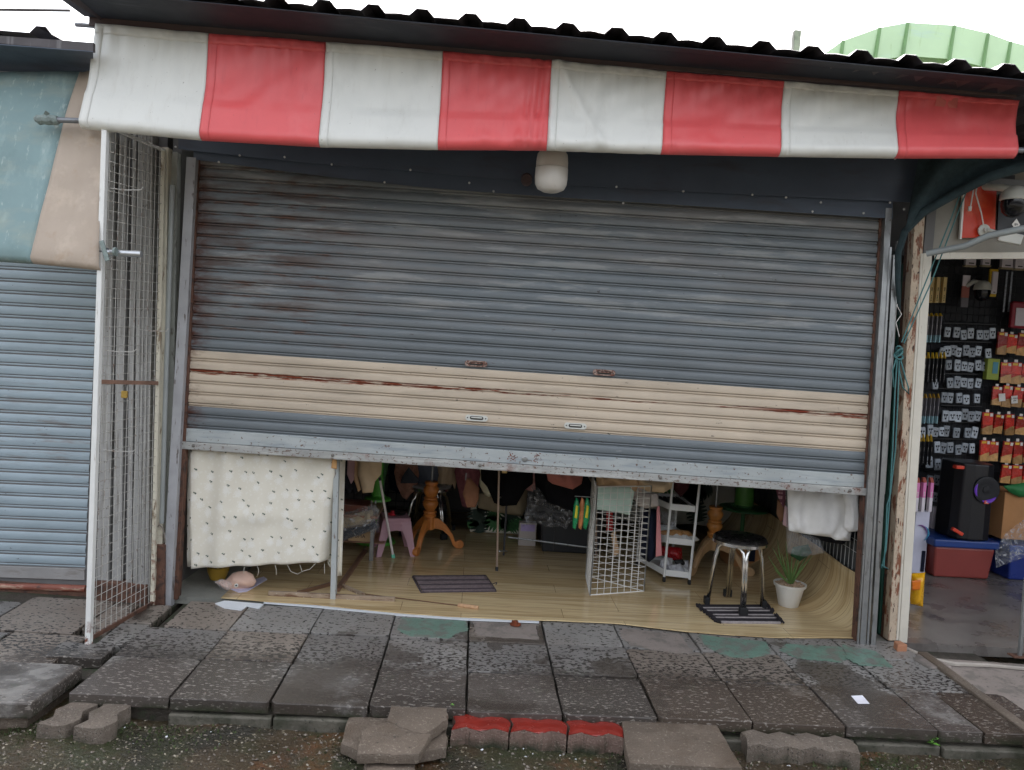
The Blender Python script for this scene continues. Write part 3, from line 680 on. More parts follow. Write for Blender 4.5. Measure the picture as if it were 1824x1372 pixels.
# lamp below the awning
m_lamp = M('milky lamp cover', (214, 210, 204), 0.35, var=0.03, vsc=9); m_lampb = M('lamp base', (204, 197, 188), 0.5, var=0.06)
lc = fp(983, 300, -.40); r_ = 28.5*(lc-CAM).dot(fwd)/FPX
lamp = thing('bulkhead_lamp', 'unlit white bulb shaped lamp hanging under the striped awning', 'lamp', lc+Vector((0, 0, .11)))
MB().lathe([(.02, .12), (r_*.78, .085), (r_*.95, .065), (r_, .03), (r_*1.0, 0)], lc, 24).build('lamp_base', m_lampb, lamp, smooth=True)
MB().lathe([(r_*1.02, -.002), (r_*1.03, -.05), (r_*.99, -.080), (r_*.85, -.102), (r_*.5, -.116), (.002, -.120)], lc, 24).build('diffuser', m_lamp, lamp, smooth=True)
MB().bar(lc+Vector((0, 0, .11)), lc+Vector((0, 0, .11))+ND*.34, .03, .012).build('bracket', m_beam, lamp)
MB().tube([lc+Vector((0, .0, .118)), lc+ND*.0+Vector((0, 0, .30)), lc-ND*.12+Vector((0, 0, .42))], .006, 6).build('hanging_rod', m_beam, lamp)
MB().lathe([(.03, 0), (.03, .05), (.022, .06)], fp(938, 322, -.14), 12, tuple(-ND)).build('junction_box', m_beam, lamp, smooth=True)
# ================================================================== left neighbour
ns = thing('neighbour_stall', 'neighbouring stall with dark corrugated eave at far left', 'stall', FAC(-3.2, .8, -.05))
m_white2 = M('grimy white profile', (154, 153, 150), 0.5, var=0.12, vsc=9, layers=[dict(sc=(50, 50, 4), lo=0.54, hi=0.64, col=(126, 122, 116)), dict(sc=(14, 14, 5), lo=0.56, hi=0.66, col=(150, 148, 142)), dict(sc=40, lo=0.64, hi=0.68, col=(80, 70, 62))])
m_cream = M('cream painted post', (196, 190, 172), 0.5, var=0.1, vsc=9, layers=[dict(sc=(24, 24, 6), lo=0.58, hi=0.64, col=(128, 112, 92)), dict(sc=26, lo=0.50, hi=0.60, col=RUST, reg=[('Z', .5, .1)])])
MB().box(-4.6, -1.78, .05, 2.7, -.05, 2.75, FAC).build('wall', m_wallin, ns)
# side profiles between the two shutters (behind the mesh gate)
def upbox(name, px0, px1, y0, y1, d0, d1, mat, par, bev=.003):
    a, b = fuz(px0[0], y0, d0)[0], fuz(px1[0], y0, d0)[0]
    zt = fuz(px0[0], y0, d0)[1]; zb_ = fuz(px0[0], y1, d0)[1]
    a2, b2 = fuz(px0[1], y1, d0)[0], fuz(px1[1], y1, d0)[0]
    p = [FAC(a2, d0, zb_), FAC(b2, d0, zb_), FAC(b2, d1, zb_), FAC(a2, d1, zb_), FAC(a, d0, zt), FAC(b, d0, zt), FAC(b, d1, zt), FAC(a, d1, zt)]
    return MB().hexa(p).build(name, mat, par, bev=bev)
upbox('side_profile', (188, 172), (204, 192), 232, 1088, .00, .06, m_white2, ns)
upbox('side_profile', (213, 198), (226, 215), 232, 1088, .01, .06, m_white2, ns)
upbox('side_profile', (236, 223), (243, 233), 232, 1088, -.01, .06, m_white2, ns)
upbox('side_profile', (246, 236), (272, 264), 232, 1088, -.02, .05, m_white2, ns)
upbox('gap_shade', (170, 150), (290, 276), 225, 1085, .052, .056, m_shade_dark, ns)  # dark plate standing in for the shade between the profiles
for px in (252, 258, 265): upbox('groove_rib', (px, px-11), (px+2, px-9), 235, 1066, -.026, -.018, m_white2, ns, 0)
upbox('rear_post', (288, 273), (300, 286), 262, 1088, -.06, -.005, m_cream, ns)
upbox('pipe_channel', (303, 287), (316, 303), 270, 1086, -.02, .03, M('grey green post', (150, 152, 144), 0.6, var=.15, vsc=10, layers=[dict(sc=(30, 30, 7), lo=.58, hi=.66, col=(96, 92, 84))]), ns)
MB().tube([fp(307, 330, -.06), fp(293, 760, -.06), fp(288, 932, -.06)], .013, 10).build('drain_pipe', M('grey plastic pipe', (148, 152, 150), .45, var=.1), ns, smooth=True)
mb = MB()
for sx in (-1, 1): mb.tube([fp(284, 935, -.07), fp(284+sx*5, 940, -.07), fp(284+sx*9, 952, -.075), fp(284+sx*11, 968, -.08)], .0035, 6)
mb.build('cut_cable', M('grey cable', (120, 112, 104), .6), ns)
upbox('post_foot', (273, 271), (293, 292), 970, 1092, -.075, .0, m_rustrail, ns, .006)
upbox('rusty_base', (168, 166), (262, 262), 1036, 1092, -.03, .06, m_rustrail, ns)
# neighbour roof eave and fascia
mb = MB(); v0 = fuz(-60, 50, -.75); v1 = fuz(172, 68, -.75); ribn = []; u = v0[0]-.5
while u < v1[0]-.16:
    ribn += [(u, 0), (u+.03, .032), (u+.072, .032), (u+.10, 0)]; u += .262
zln = lambda u: lerp(v0[1], v1[1], (u-v0[0])/(v1[0]-v0[0]))
for (uu, hh) in ribn:
    mb.v += [FAC(uu, -.75, zln(uu)+hh), FAC(uu, -.3, zln(uu)+hh+.03), FAC(uu, 1.5, zln(uu)+hh+.15)]
mb.f = [(i*3+j, i*3+3+j, i*3+4+j, i*3+1+j) for i in range(len(ribn)-1) for j in range(2)]
mb.build('roof', m_roof, ns, solid=.003)
def fband(pts_t, pts_b, d, name, mat, par):
    p = [fp(*q, d) for q in (*pts_b, *pts_t)]
    return MB().hexa([p[0], p[1], p[1]+ND*.02, p[0]+ND*.02, p[2], p[3], p[3]+ND*.02, p[2]+ND*.02]).build(name, mat, par, bev=.002)
m_fas = M('stained dark fascia', (72, 66, 68), .5, var=.2, vsc=8, layers=[dict(sc=(40, 3, 3), lo=.55, hi=.66, col=(124, 122, 122), amt=.6)])
fband(((-70, 58), (166, 76)), ((-70, 72), (166, 92)), -.74, 'fascia', m_fas, ns)
mb = MB().add([fp(-70, 74, -.74), fp(166, 92, -.74), fp(166, 128, -.45), fp(-70, 126, -.45)], [(0, 1, 2, 3)]); mb.build('soffit', m_head, ns, solid=.004)
# neighbour shutter
nsh = thing('roller_shutter', 'closed pale blue grey roller shutter behind the teal awning', 'roller shutter', FAC(-2.6, .08, 0))
nTL, nTR = fp(-120, 430, .05), fp(176, 447, .05); nBL, nBR = fp(-120, 1003, .05), fp(152, 1013, .05)
for i in range(27):
    t0, t1 = i/27, (i+1)/27
    slat(nTL.lerp(nBL, t0), nTR.lerp(nBR, t0), nTL.lerp(nBL, t1), nTR.lerp(nBR, t1), m_slatn, 'slat', nsh, i+60, 5, .70)
q0, q1 = fp(-120, 1024, .05), fp(152, 1033, .05)
quadbar(q0, q1, nBL, nBR, -.01, .01, 'bottom_rail', M('grey bottom rail', (150, 148, 146), .5, var=.12, layers=[dict(sc=(6, 6, 30), lo=.5, hi=.65, col=(126, 120, 114))]), nsh)
q2, q3 = fp(-120, 1040, .03), fp(153, 1049, .03)
MB().tube([q2, q3], .021, 10).build('rusty_tube', M('rust red tube', (128, 72, 56), .6, var=.2, layers=[dict(sc=(10, 40, 40), lo=.55, hi=.66, col=(170, 138, 118)), dict(sc=20, lo=.58, hi=.66, col=(78, 48, 40))]), nsh, smooth=True)
MB().box(-4.4, -2.03, .02, .3, -.05, .0, FAC).build('sill', m_rustrail, nsh)
# neighbour awning
m_teal = M('faded teal canvas', (124, 147, 148), .75, var=.12, vsc=3, layers=[dict(sc=(3, 3, 8), lo=.48, hi=.66, col=(150, 160, 150), amt=.7), dict(sc=(7, 7, 3), lo=.55, hi=.7, col=(168, 186, 184), amt=.6), dict(sc=2.4, lo=.54, hi=.7, col=(92, 116, 112), amt=.6), dict(sc=(40, 40, 8), lo=.6, hi=.66, col=(178, 192, 190), amt=.5)])
m_beige = M('faded beige canvas', (176, 161, 146), .75, var=.08, vsc=4, layers=[dict(sc=5, lo=.52, hi=.7, col=(206, 190, 172), amt=.6), dict(sc=9, lo=.58, hi=.7, col=(168, 146, 124), amt=.6)])
na = thing('neighbour_awning', 'faded teal and beige awning rolled down at far left', 'awning', fp(60, 465, -.72))
def nawn(a, v):
    tX = [-140, 142, 200]; bX = [-140, 56, 176]; top = fp(pw([0, 1, 2], tX, a), 128, -.50); bot = fp(pw([0, 1, 2], bX, a), pw([0, 1, 2], [446, 458, 470], a), -.72)
    bow = (0 if a < 1 else 0); vv = min(1, v); p = top.lerp(bot, vv)
    # the seam bows: right edge swings back then out
    off = .02*math.sin(vv*3.0)+.016*nz(a*1.9, vv*2.4, 11)+.008*nz(a*5, vv*6, 4)
    if v > 1:
        th = (v-1)*math.pi*1.2; p = bot + ND*(.03*(1-math.cos(th))) - Vector((0, 0, .03*math.sin(th))); off *= max(0, 1-(v-1)*2)
    return p - ND*off
vs2 = [i/18 for i in range(19)]+[1+i/6 for i in range(1, 7)]
for k_, mm, nu in ((0, m_teal, 24), (1, m_beige, 12)):
    MB().grid(lambda a, b: nawn(k_+a, vs2[int(round(b*(len(vs2)-1)))]), nu, len(vs2)-1).build('canvas', mm, na, smooth='all', solid=.0015)
e0, e1 = fp(-150, 450, -.672), fp(192, 450, -.675); e2 = fp(252, 453, -.675)
MB().tube([e0, e1], .022, 10).build('roller', m_pipe, na, smooth=True); MB().tube([e1-UX*.01, e2], .0155, 12).build('crank_sleeve', M('bright steel sleeve', (188, 190, 192), .3, metal=.8, var=.05), na, smooth=True)
mb = MB(); c = fp(186, 447, -.72); mb.bar(c+Vector((-.015, 0, .045)), c+Vector((.02, -.01, -.045)), .02, .006); mb.tube([c+UX*.035+ND*.02, c+UX*.045+ND*.02], .021, 10); mb.build('tape_binding', m_tape, na)
# wire mesh gate
m_gw = M('white gate paint', (222, 222, 218), .45, var=.05, vsc=12, layers=[dict(sc=(30, 30, 5), lo=.62, hi=.68, col=(170, 160, 148)), dict(sc=30, lo=.5, hi=.6, col=RUST, reg=[('Z', .16, .02)])])
m_wire = M('white coated wire', (172, 170, 164), .5, var=.12, vsc=20, layers=[dict(sc=30, lo=.56, hi=.66, col=(120, 92, 74), amt=.8)])
def W2(px, py): return None
ft, fb = fp(188, 232, -.66), atz(158, 1152, -.012); gt = thing('mesh_gate', 'open white wire mesh gate beside the left shutter rail', 'gate', fb)
bt, bb = fp(292, 268, -.085), atz(272, 1082, 0.0); bb = fp(272, 1080, -.085)
MB().bar(ft+Vector((0, 0, .12)), fb, .024, .03).build('front_stile', m_gw, gt, bev=.002)
MB().bar(bt+Vector((0, 0, .0)), bb, .022, .022).build('rear_stile', m_cream, gt, bev=.002)
mb = MB(); mb.bar(ft+Vector((0, 0, .02)), bt, .012, .02, (0, 0, 1)); mb.build('top_bar', m_gw, gt)
MB().bar(fb+Vector((0, 0, .035)), bb+Vector((0, 0, .02)), .02, .012, (0, 0, 1)).build('bottom_bar', m_rustrail, gt)
fm, bm_ = ft.lerp(fb, (677-232)/(1152-232)), bt.lerp(bb, .503); MB().bar(fm, bm_, .02, .012, (0, 0, 1)).build('middle_bar', M('rusted flat bar', (140, 108, 92), .7, var=.2), gt)
mb = MB(); Tt, Bb_ = (ft, bt), (fb+Vector((0, 0, .04)), bb+Vector((0, 0, .03)))
for i in range(1, 13):
    t = i/13; mb.tube([Tt[0].lerp(Tt[1], t), Bb_[0].lerp(Bb_[1], t)], .0018, 4)
mb.build('vertical_wires', m_wire, gt)
mb = MB(); nh = 52
for i in range(1, nh):
    t = i/nh; mb.tube([Tt[0].lerp(Bb_[0], t)-UX*.002, Tt[1].lerp(Bb_[1], t)-UX*.002], .0017, 4)
mb.build('horizontal_wires', m_wire, gt)
def gpt(a, t): return Tt[0].lerp(Tt[1], a).lerp(Bb_[0].lerp(Bb_[1], a), t)
for a, t in ((.1, .11), (.12, .63), (.08, .43), (.62, .39)):
    p = gpt(a, t); h = MB().tube([p, p-ND*.0+UX*.06+Vector((0, 0, -.004)), p+UX*.14, p+UX*.155+Vector((0, 0, .015))], .0025, 6).build('display_hook', m_wire, gt); 
pl = gpt(.35, .515)+UX*.02; mb = MB().box(pl.x-.014, pl.x+.014, pl.y-.008, pl.y+.008, pl.z-.036, pl.z); o = mb.build('padlock', M('brass padlock', (196, 164, 88), .35, metal=.7), bev=.003); tag(o, 'small brass padlock hanging on the mesh gate', 'padlock')
c_ = MB().tube([pl+Vector((-.009, 0, 0)), pl+Vector((-.009, 0, .02)), pl+Vector((-.004, 0, .027)), pl+Vector((.004, 0, .027)), pl+Vector((.009, 0, .02)), pl+Vector((.009, 0, 0))], .0025, 6).build('shackle', m_galv, o)
# ================================================================== right-hand posts, neighbour shop shell
rs = thing('corner_shop', 'neighbouring accessory shop with cream and rusty door posts at right', 'shop', Vector((3.4, 1.0, -.03)))
m_rust2 = M('peeling rusty post', (186, 168, 146), .65, var=.15, vsc=14, bump=.4, bsc=90, layers=[dict(sc=(34, 34, 9), det=6, lo=.535, hi=.575, col=(128, 80, 56)), dict(sc=(60, 60, 16), lo=.60, hi=.64, col=(62, 44, 38))])
m_cream2 = M('cream door post', (206, 200, 186), .45, var=.06, vsc=8, layers=[dict(sc=(30, 30, 5), lo=.62, hi=.68, col=(168, 158, 140)), dict(sc=60, lo=.68, hi=.71, col=(110, 90, 76))])
def bar2(name, a, b, wpx, Y, th, mat, par, bev=.003):
    p, q = at(*a, Y), at(*b, Y); wd = wpx*(p-CAM).dot(fwd)/FPX
    return MB().bar(p, q, wd, th, (1, 0, 0)).build(name, mat, par, bev=bev)
bar2('rusty_post', (1634, 380), (1586, 1138), 18, -.09, .06, m_rust2, rs); bar2('post_edge', (1624, 380), (1577, 1138), 5, -.06, .08, m_rustrail, rs)
bar2('cream_post', (1650, 452), (1606, 1144), 16, -.10, .03, m_cream2, rs); bar2('cream_post_ridge', (1641, 452), (1597, 1140), 4, -.115, .02, m_cream2, rs)
MB().tube([fp(1600, 430, -.02), fp(1572, 880, -.02)], .013, 10).build('conduit', m_galv, rs, smooth=True)
bar2('green_panel', (1613, 470), (1569, 1128), 14, .0, .03, M('dark green panel', (30, 74, 62), .5, var=.1), rs)
bar2('panel_gap_shade', (1602, 455), (1560, 1130), 14, .03, .02, m_shade_dark, rs)  # solid dark bar painted as the shade of the gap beside the panel
b3 = atz(1570, 1150, 0); mb = MB(); mb.prism([(2.40, -.22), (2.47, -.20), (2.46, -.10), (2.40, -.11)], -.045, -.01); mb.build('broken_block', m_slab, rs, bev=.004)
m_orange = M('terracotta shard', (168, 116, 86), .6); MB().prism([(2.37, -.26), (2.43, -.25), (2.42, -.19), (2.38, -.2)], -.03, .035).build('terracotta_shard', m_orange, rs, bev=.004)
MB().box(2.46, 6.2, -.12, 3.0, -.06, -.004).build('shop_concrete_floor', m_cfloor); tag(bpy.data.objects['shop_concrete_floor'], kind='structure')
m_trim = M('pale cracked cement edge', (168, 160, 150), .6, var=.12, bump=.4, bsc=60)
mb = MB(); E1 = [atz(x, y, 0) for x, y in ((1604, 1150), (1640, 1165), (1668, 1176), (1700, 1182), (1760, 1184), (1824, 1190), (1880, 1196))]
mb.tube([p+Vector((0, 0, -.004)) for p in E1], [.012, .010, .014, .012, .010, .010, .010], 6); mb.build('cement_edge', m_trim, rs)
rp = MB().hexa([Vector(p) for p in ((2.52, -1.6, -.12), (4.6, -1.6, -.12), (4.6, -.42, -.08), (2.53, -.30, -.08), (2.52, -1.6, -.035), (4.6, -1.6, -.035), (4.6, -.42, -.012), (2.53, -.30, -.012))]).build('ramp_slab', m_pinkwash, bev=.006)
tag(rp, 'pale sloping concrete slab in front of the accessory shop', 'slab')
MB().hexa([Vector(p) for p in ((2.46, -1.5, -.1), (2.515, -1.5, -.1), (2.525, -.28, -.06), (2.47, -.28, -.06), (2.46, -1.5, -.005), (2.515, -1.5, -.005), (2.525, -.28, .012), (2.47, -.28, .012))]).build('slab_edging', m_slab, rp, bev=.004)
mb = MB().prism([(2.42, -.48), (2.56, -.45), (2.54, -.33), (2.47, -.29), (2.40, -.36)], -.05, .004); tag(mb.build('broken_slab_corner', m_pinkwash, bev=.006), 'broken pinkish slab corner by the foot of the rusty post', 'slab')
# shop shell
MB().box(2.9, 6.2, 1.80, 1.86, -.05, 3.0).build('rear_wall', M('near black panel', (34, 36, 42), .6, var=.1), rs)
MB().box(2.50, 2.55, .05, 1.8, -.05, 3.0).build('side_wall', m_wallin, rs)
MB().box(2.46, 6.2, -.1, 1.9, 2.56, 2.60).build('ceiling', m_ceil, rs)
MB().box(5.6, 5.66, -.1, 1.9, -.05, 2.6).build('far_wall', m_wallin, rs)
m_board = M('grey beige board', (138, 134, 124), .6, var=.1)
a0, a1 = at(1640, 340, -.05), at(1640, 446, -.05)
MB().hexa([at(1640, 452, -.05), at(2500, 452, -.05), at(2500, 452, .0), at(1640, 452, .0), at(1648, 300, -.05), at(2500, 300, -.05), at(2500, 300, .0), at(1648, 300, .0)]).build('sign_board', m_board, rs)
MB().hexa([at(1664, 462, -.06), at(2500, 458, -.06), at(2500, 458, .02), at(1664, 462, .02), at(1664, 450, -.06), at(2500, 446, -.06), at(2500, 446, .02), at(1664, 450, .02)]).build('board_trim', m_cream2, rs, bev=.003)
# green roof behind, sky-line posts and wires
m_groof = M('mint green tarpaulin', (206, 236, 190), .45, var=.08, vsc=1.2, layers=[dict(sc=(1.2, 1, 6), lo=.55, hi=.68, col=(196, 226, 200), amt=.8), dict(sc=(6, 2, 1), lo=.6, hi=.68, col=(160, 192, 120), amt=.6)])
gr = thing('green_roof', 'pale green arched tarpaulin roof standing behind the eave at upper right', 'roof', at(1660, 110, 4.0)*1.0)
PXS = [(1470, 95), (1502, 73), (1567, 50), (1617, 41), (1700, 46), (1760, 60), (1800, 75), (1860, 90)]
for i in range(len(PXS)-1):
    a, b = at(*PXS[i], 4.0), at(*PXS[i+1], 4.0); a2, b2 = at(PXS[i][0]+28, PXS[i][1]+60, 4.0), at(PXS[i+1][0]+15, PXS[i+1][1]+60, 4.0)
    mb = MB(); back = Vector((1.6, 5.0, .35))
    mb.add([a, b, b+back, a+back, Vector((a.x, a.y+.02, a2.z)), Vector((b.x, b.y+.02, b2.z))], [(0, 1, 2, 3), (4, 5, 1, 0)]); mb.build('tarpaulin_panel', m_groof, gr, solid=.01)
    if i: MB().tube([a, Vector((a.x-.04, a.y-.02, a.z-.5))], .02, 6).build('seam', M('seam green', (120, 158, 104), .6) if 'seam green' not in MATS else MATS['seam green'], gr)
MB().hexa([Vector(q) for q in [(at(1500, 150, 4.1).x, 4.1, 2.0), (at(1900, 150, 4.1).x, 4.1, 2.0), (at(1900, 150, 4.1).x, 8, 2.0), (at(1500, 150, 4.1).x, 8, 2.0), (at(1500, 150, 4.1).x, 4.1, at(1560, 95, 4.1).z), (at(1900, 150, 4.1).x, 4.1, at(1560, 95, 4.1).z), (at(1900, 150, 4.1).x, 8, at(1560, 95, 4.1).z), (at(1500, 150, 4.1).x, 8, at(1560, 95, 4.1).z)]]).build('roof_side', m_groof, gr)
for nm, x, y0, wpx, Y, lab in (('utility_post', 1422, 53, 13, 6.0, 'grey concrete post top rising above the eave near the green roof'), ('utility_post', 571, -30, 13, 6.0, 'pale post rising above the eave over the red stripe at left')):
    p = at(x, y0, Y); wd = wpx*(p-CAM).dot(fwd)/FPX; o = MB().box(p.x-wd/2, p.x+wd/2, Y, Y+wd, GZ, p.z).build(nm, m_conc, bev=.01); tag(o, lab, 'post', 'posts behind the stall')
o = MB().tube([at(-40, 17, -.3), at(125, 19, -.3)], .007, 6).build('overhead_wire', m_shade_dark); tag(o, 'thin dark overhead wire running in from the left to the eave', 'wire')
def filmmat(name, lo, hi, sc, bump):
    m = bpy.data.materials.new(name); m.use_nodes = True; n = m.node_tree; L = n.links; b = n.nodes['Principled BSDF']; out = n.nodes['Material Output']
    g = n.nodes.new('ShaderNodeNewGeometry'); t = n.nodes.new('ShaderNodeTexNoise'); t.inputs['Scale'].default_value = sc; t.inputs['Detail'].default_value = 3; t.inputs['Distortion'].default_value = 1.5; L.new(g.outputs['Position'], t.inputs['Vector'])
    r = n.nodes.new('ShaderNodeMapRange'); L.new(t.outputs[0], r.inputs[0]); r.inputs[1].default_value = .52; r.inputs[2].default_value = .72; r.inputs[3].default_value = lo; r.inputs[4].default_value = hi  # whitish noise streaks painted in as highlights on the creases
    bp = n.nodes.new('ShaderNodeBump'); bp.inputs['Strength'].default_value = bump; bp.inputs['Distance'].default_value = .02; L.new(t.outputs[0], bp.inputs['Height']); L.new(bp.outputs[0], b.inputs['Normal'])
    b.inputs['Base Color'].default_value = (.75, .76, .78, 1); b.inputs['Roughness'].default_value = .12; b.inputs['Specular IOR Level'].default_value = 1.0
    tr_ = n.nodes.new('ShaderNodeBsdfTransparent'); mx = n.nodes.new('ShaderNodeMixShader'); L.new(r.outputs[0], mx.inputs[0]); L.new(tr_.outputs[0], mx.inputs[1]); L.new(b.outputs[0], mx.inputs[2]); L.new(mx.outputs[0], out.inputs['Surface'])
    MATS[name] = m; return m
# ================================================================== inside the stall: vinyl floor
FE = [(-1.62, .12)]+[(p.x, p.y) for p in (atz(x, y, 0.0) for x, y in ((378, 1066), (470, 1073), (560, 1079), (700, 1093), (800, 1100), (900, 1105), (1000, 1108), (1100, 1113), (1240, 1129), (1380, 1138)))]+[(2.25, -.10), (2.6, -.12)]
XW = 2.30; X0 = 1.95
rcf = lambda tt: .035+.30*min(1, tt/.7)**.8
vx = [-1.35+i*.09 for i in range(int((X0+1.35)/.09)+1)]
ztop = lambda y: .30 + .05*(y/1.2) + .012*nz(y*4, 1)
yy = [0, .01, .03, .06, .10, .16, .25, .36, .5, .7, 1.0, 1.4, 1.9, 2.6]
mb = MB(); uvs = []
for j, tt in enumerate(yy):
    RC = min(rcf(tt), ztop(tt)-.01); prof = [(x, 0.0, x) for x in vx]+[(lerp(vx[-1], XW-RC, .5), 0, lerp(vx[-1], XW-RC, .5)), (XW-RC, 0.0, XW-RC)]
    for i in range(1, 11):
        th = i/10*math.pi/2; prof.append((XW-RC+RC*math.sin(th), RC*(1-math.cos(th)), XW-RC+RC*th))
    for i in (1, 2): z = lerp(RC, ztop(tt), i/2); prof.append((XW, z, XW-RC+RC*math.pi/2+z-RC))
    nrow = len(prof)
    for (x, z, s_) in prof:
        fy = pw([q[0] for q in FE], [q[1] for q in FE], x)+.006*nz(x*9, 2)
        y = lerp(fy, 2.62, tt/2.6)
        mb.v.append(Vector((x, y, z + .003 + (.0015*nz(x*4, y*4)+.0015 if z == 0 else 0)))); uvs.append((s_, y))
mb.f = [(j*nrow+i, j*nrow+i+1, (j+1)*nrow+i+1, (j+1)*nrow+i) for j in range(len(yy)-1) for i in range(nrow-1)]
vf = mb.build('vinyl_floor', m_vinyl, smooth='all', base=(0, 0, 0), solid=.003); add_uv(vf, uvs); tag(vf, kind='structure')
# white underlay paper sticking out under the front edge
m_paper = M('white paper', (214, 218, 222), .6, var=.05)
mb = MB(); mb.prism([tuple(atz(x, y, 0).xy) for x, y in ((383, 1075), (400, 1070), (470, 1076), (462, 1084), (440, 1080), (430, 1087), (400, 1083))], -.004, .001)
tag(mb.build('paper_scrap', m_paper), 'torn white paper under the floor edge near the fish cushion', 'paper')
mb = MB(); q = [atz(x, y, 0) for x, y in ((470, 1074), (560, 1081), (700, 1095), (830, 1104), (960, 1109), (960, 1107), (830, 1101), (700, 1091), (560, 1076), (470, 1070))]
mb.prism([tuple((p+Vector((0, -.006 if i < 5 else 0, 0))).xy) for i, p in enumerate(q)], -.003, .0015); tag(mb.build('underlay_strip', m_paper), 'narrow white underlay strip along the front edge of the vinyl floor', 'underlay')
# inner side dressings
m_corr = M('dark corrugated sheet', (66, 68, 68), .5, var=.15, vsc=6)
mb = MB(); n = 70; mb.grid(lambda a, b: (2.345+.010*math.sin(a*n*1.9), .06+a*2.5, lerp(.3, 2.2, b)), 280, 1); o = mb.build('corrugated_lining', m_corr, st)
mw = M('inner mesh wire', (176, 176, 172), .5)
wm = thing('wall_mesh', 'white wire mesh fixed on the right wall below the hung shirts', 'wire mesh', Vector((2.31, .5, .42)))
mb = MB()
for i in range(24): mb.tube([(2.315, .0+i*.05, ztop(i*.05)), (2.315, .0+i*.05, 1.4)], .0018, 4)
mb.build('upright_wires', mw, wm); mb = MB()
for i in range(14): mb.tube([(2.312, .0, .42+i*.07), (2.312, 1.15, .46+i*.07)], .0018, 4)
mb.build('cross_wires', mw, wm)
# ------------------------------------------------------------------ curtain with flower print
def printcloth():
    m = bpy.data.materials.new('flower print cotton'); m.use_nodes = True; n = m.node_tree; L = n.links; b = n.nodes['Principled BSDF']
    uv = n.nodes.new('ShaderNodeUVMap'); uv.uv_map = 'UVMap'
    col = None; base = lin((222, 216, 200))
    def dots(scale, off, r0, r1, c, am, prev):
        mp = n.nodes.new('ShaderNodeMapping'); mp.inputs['Location'].default_value = off; L.new(uv.outputs[0], mp.inputs[0])
        ns_ = n.nodes.new('ShaderNodeTexNoise'); ns_.inputs['Scale'].default_value = 160; L.new(mp.outputs[0], ns_.inputs[0])
        v = n.nodes.new('ShaderNodeTexVoronoi'); v.voronoi_dimensions = '2D'; v.inputs['Scale'].default_value = scale; v.inputs['Randomness'].default_value = .85; L.new(mp.outputs[0], v.inputs['Vector'])
        ad = n.nodes.new('ShaderNodeMath'); ad.operation = 'MULTIPLY_ADD'; L.new(ns_.outputs[0], ad.inputs[0]); ad.inputs[1].default_value = r1*2.6; L.new(v.outputs['Distance'], ad.inputs[2])
        r = n.nodes.new('ShaderNodeMapRange'); L.new(ad.outputs[0], r.inputs[0]); r.inputs[1].default_value = r0+r1*1.25; r.inputs[2].default_value = r1+r1*1.25; r.inputs[3].default_value = am; r.inputs[4].default_value = 0
        mx = n.nodes.new('ShaderNodeMix'); mx.data_type = 'RGBA'; L.new(r.outputs[0], mx.inputs[0]); mx.inputs[7].default_value = lin(c)
        if prev is None: mx.inputs[6].default_value = base
        else: L.new(prev, mx.inputs[6])
        return mx.outputs[2]
    col = dots(12.0, (.012, -.026, 0), .20, .30, (238, 237, 232), .45, None)
    col = dots(27.0, (.3, .1, 0), .12, .2, (238, 236, 228), .3, col)
    col = dots(12.0, (0, 0, 0), .05, .072, (86, 96, 82), 1.0, col)
    col = dots(12.0, (.0075, .0045, 0), .034, .054, (86, 96, 82), 1.0, col)
    L.new(col, b.inputs['Base Color']); b.inputs['Roughness'].default_value = .8
    b.inputs['Transmission Weight'].default_value = 0.0
    return m
m_cloth = printcloth()
cu = thing('flower_curtain', 'cream cotton curtain with tiny green flower print hanging at the left of the doorway', 'curtain', at(460, 1005, .13))
CT = [(338, 798), (598, 812)]; CB = [(341, 1013), (583, 1001)]
mb = MB(); uvs = []
def cur(a, b):
    px = lerp(lerp(338, 341, b), lerp(600, 586, b), a); py = lerp(lerp(770, 786, a), lerp(1013, 1001, a), b)
    d = .024*math.sin(a*26+1.2*math.sin(b*2)+b*1.2)*(.35+.65*(1-b*.4))*(.6+.6*nz(a*3, 5)) + .010*nz(a*6+b*2, b*4, 2) + .02*math.exp(-((b-.62-.2*(a-.5)**2)/.06)**2)*max(0, .6-abs(a-.45))
    if a > .93: d -= (a-.93)*1.2*b
    p = at(px, py, .13); return Vector((p.x, .13-d, p.z))
N1, N2_ = 70, 44; mb.grid(cur, N1, N2_)
o = mb.build('cloth', m_cloth, cu, smooth='all', solid=.0015); add_uv(o, [(i/N1*.82, j/N2_*.70) for i in range(N1+1) for j in range(N2_+1)])
mb = MB().grid(lambda a, b: (lambda p: Vector((p.x, .155+.012*math.sin(a*17)+.01*nz(a*8, b*5), p.z)))(at(lerp(333, 345, a)+0*b, lerp(780, 1010, b), .15)), 6, 16); o = mb.build('cloth_edge', m_cloth, cu, smooth='all', solid=.0015); add_uv(o, [(i*.01, j*.04) for i in range(7) for j in range(17)])
mb = MB().grid(lambda a, b: (lambda p: Vector((p.x, .20+a*.10+.012*math.sin(a*14+b*3), p.z)))(at(lerp(586, 612-6*b, a), lerp(800, lerp(1000, 1030, min(1, a*1.4)), b), .24)), 12, 20); o = mb.build('cloth_return', m_cloth, cu, smooth='all', solid=.0015); add_uv(o, [(.85+i*.012, j*.035) for i in range(13) for j in range(21)])
m_thr = M('white thread', (214, 210, 198), .8)
for pts in ([(435, 1010), (434, 1022)], [(458, 1008), (461, 1016), (459, 1025)], [(490, 1007), (492, 1014), (492, 1024)], [(512, 1007), (518, 1018), (530, 1023), (538, 1018), (534, 1006)], [(538, 1018), (552, 1014), (562, 1004)], [(578, 1004), (578, 1022)]):
    MB().tube([at(x, y, .13) for x, y in pts], .0012, 4).build('loose_thread', m_thr, cu)
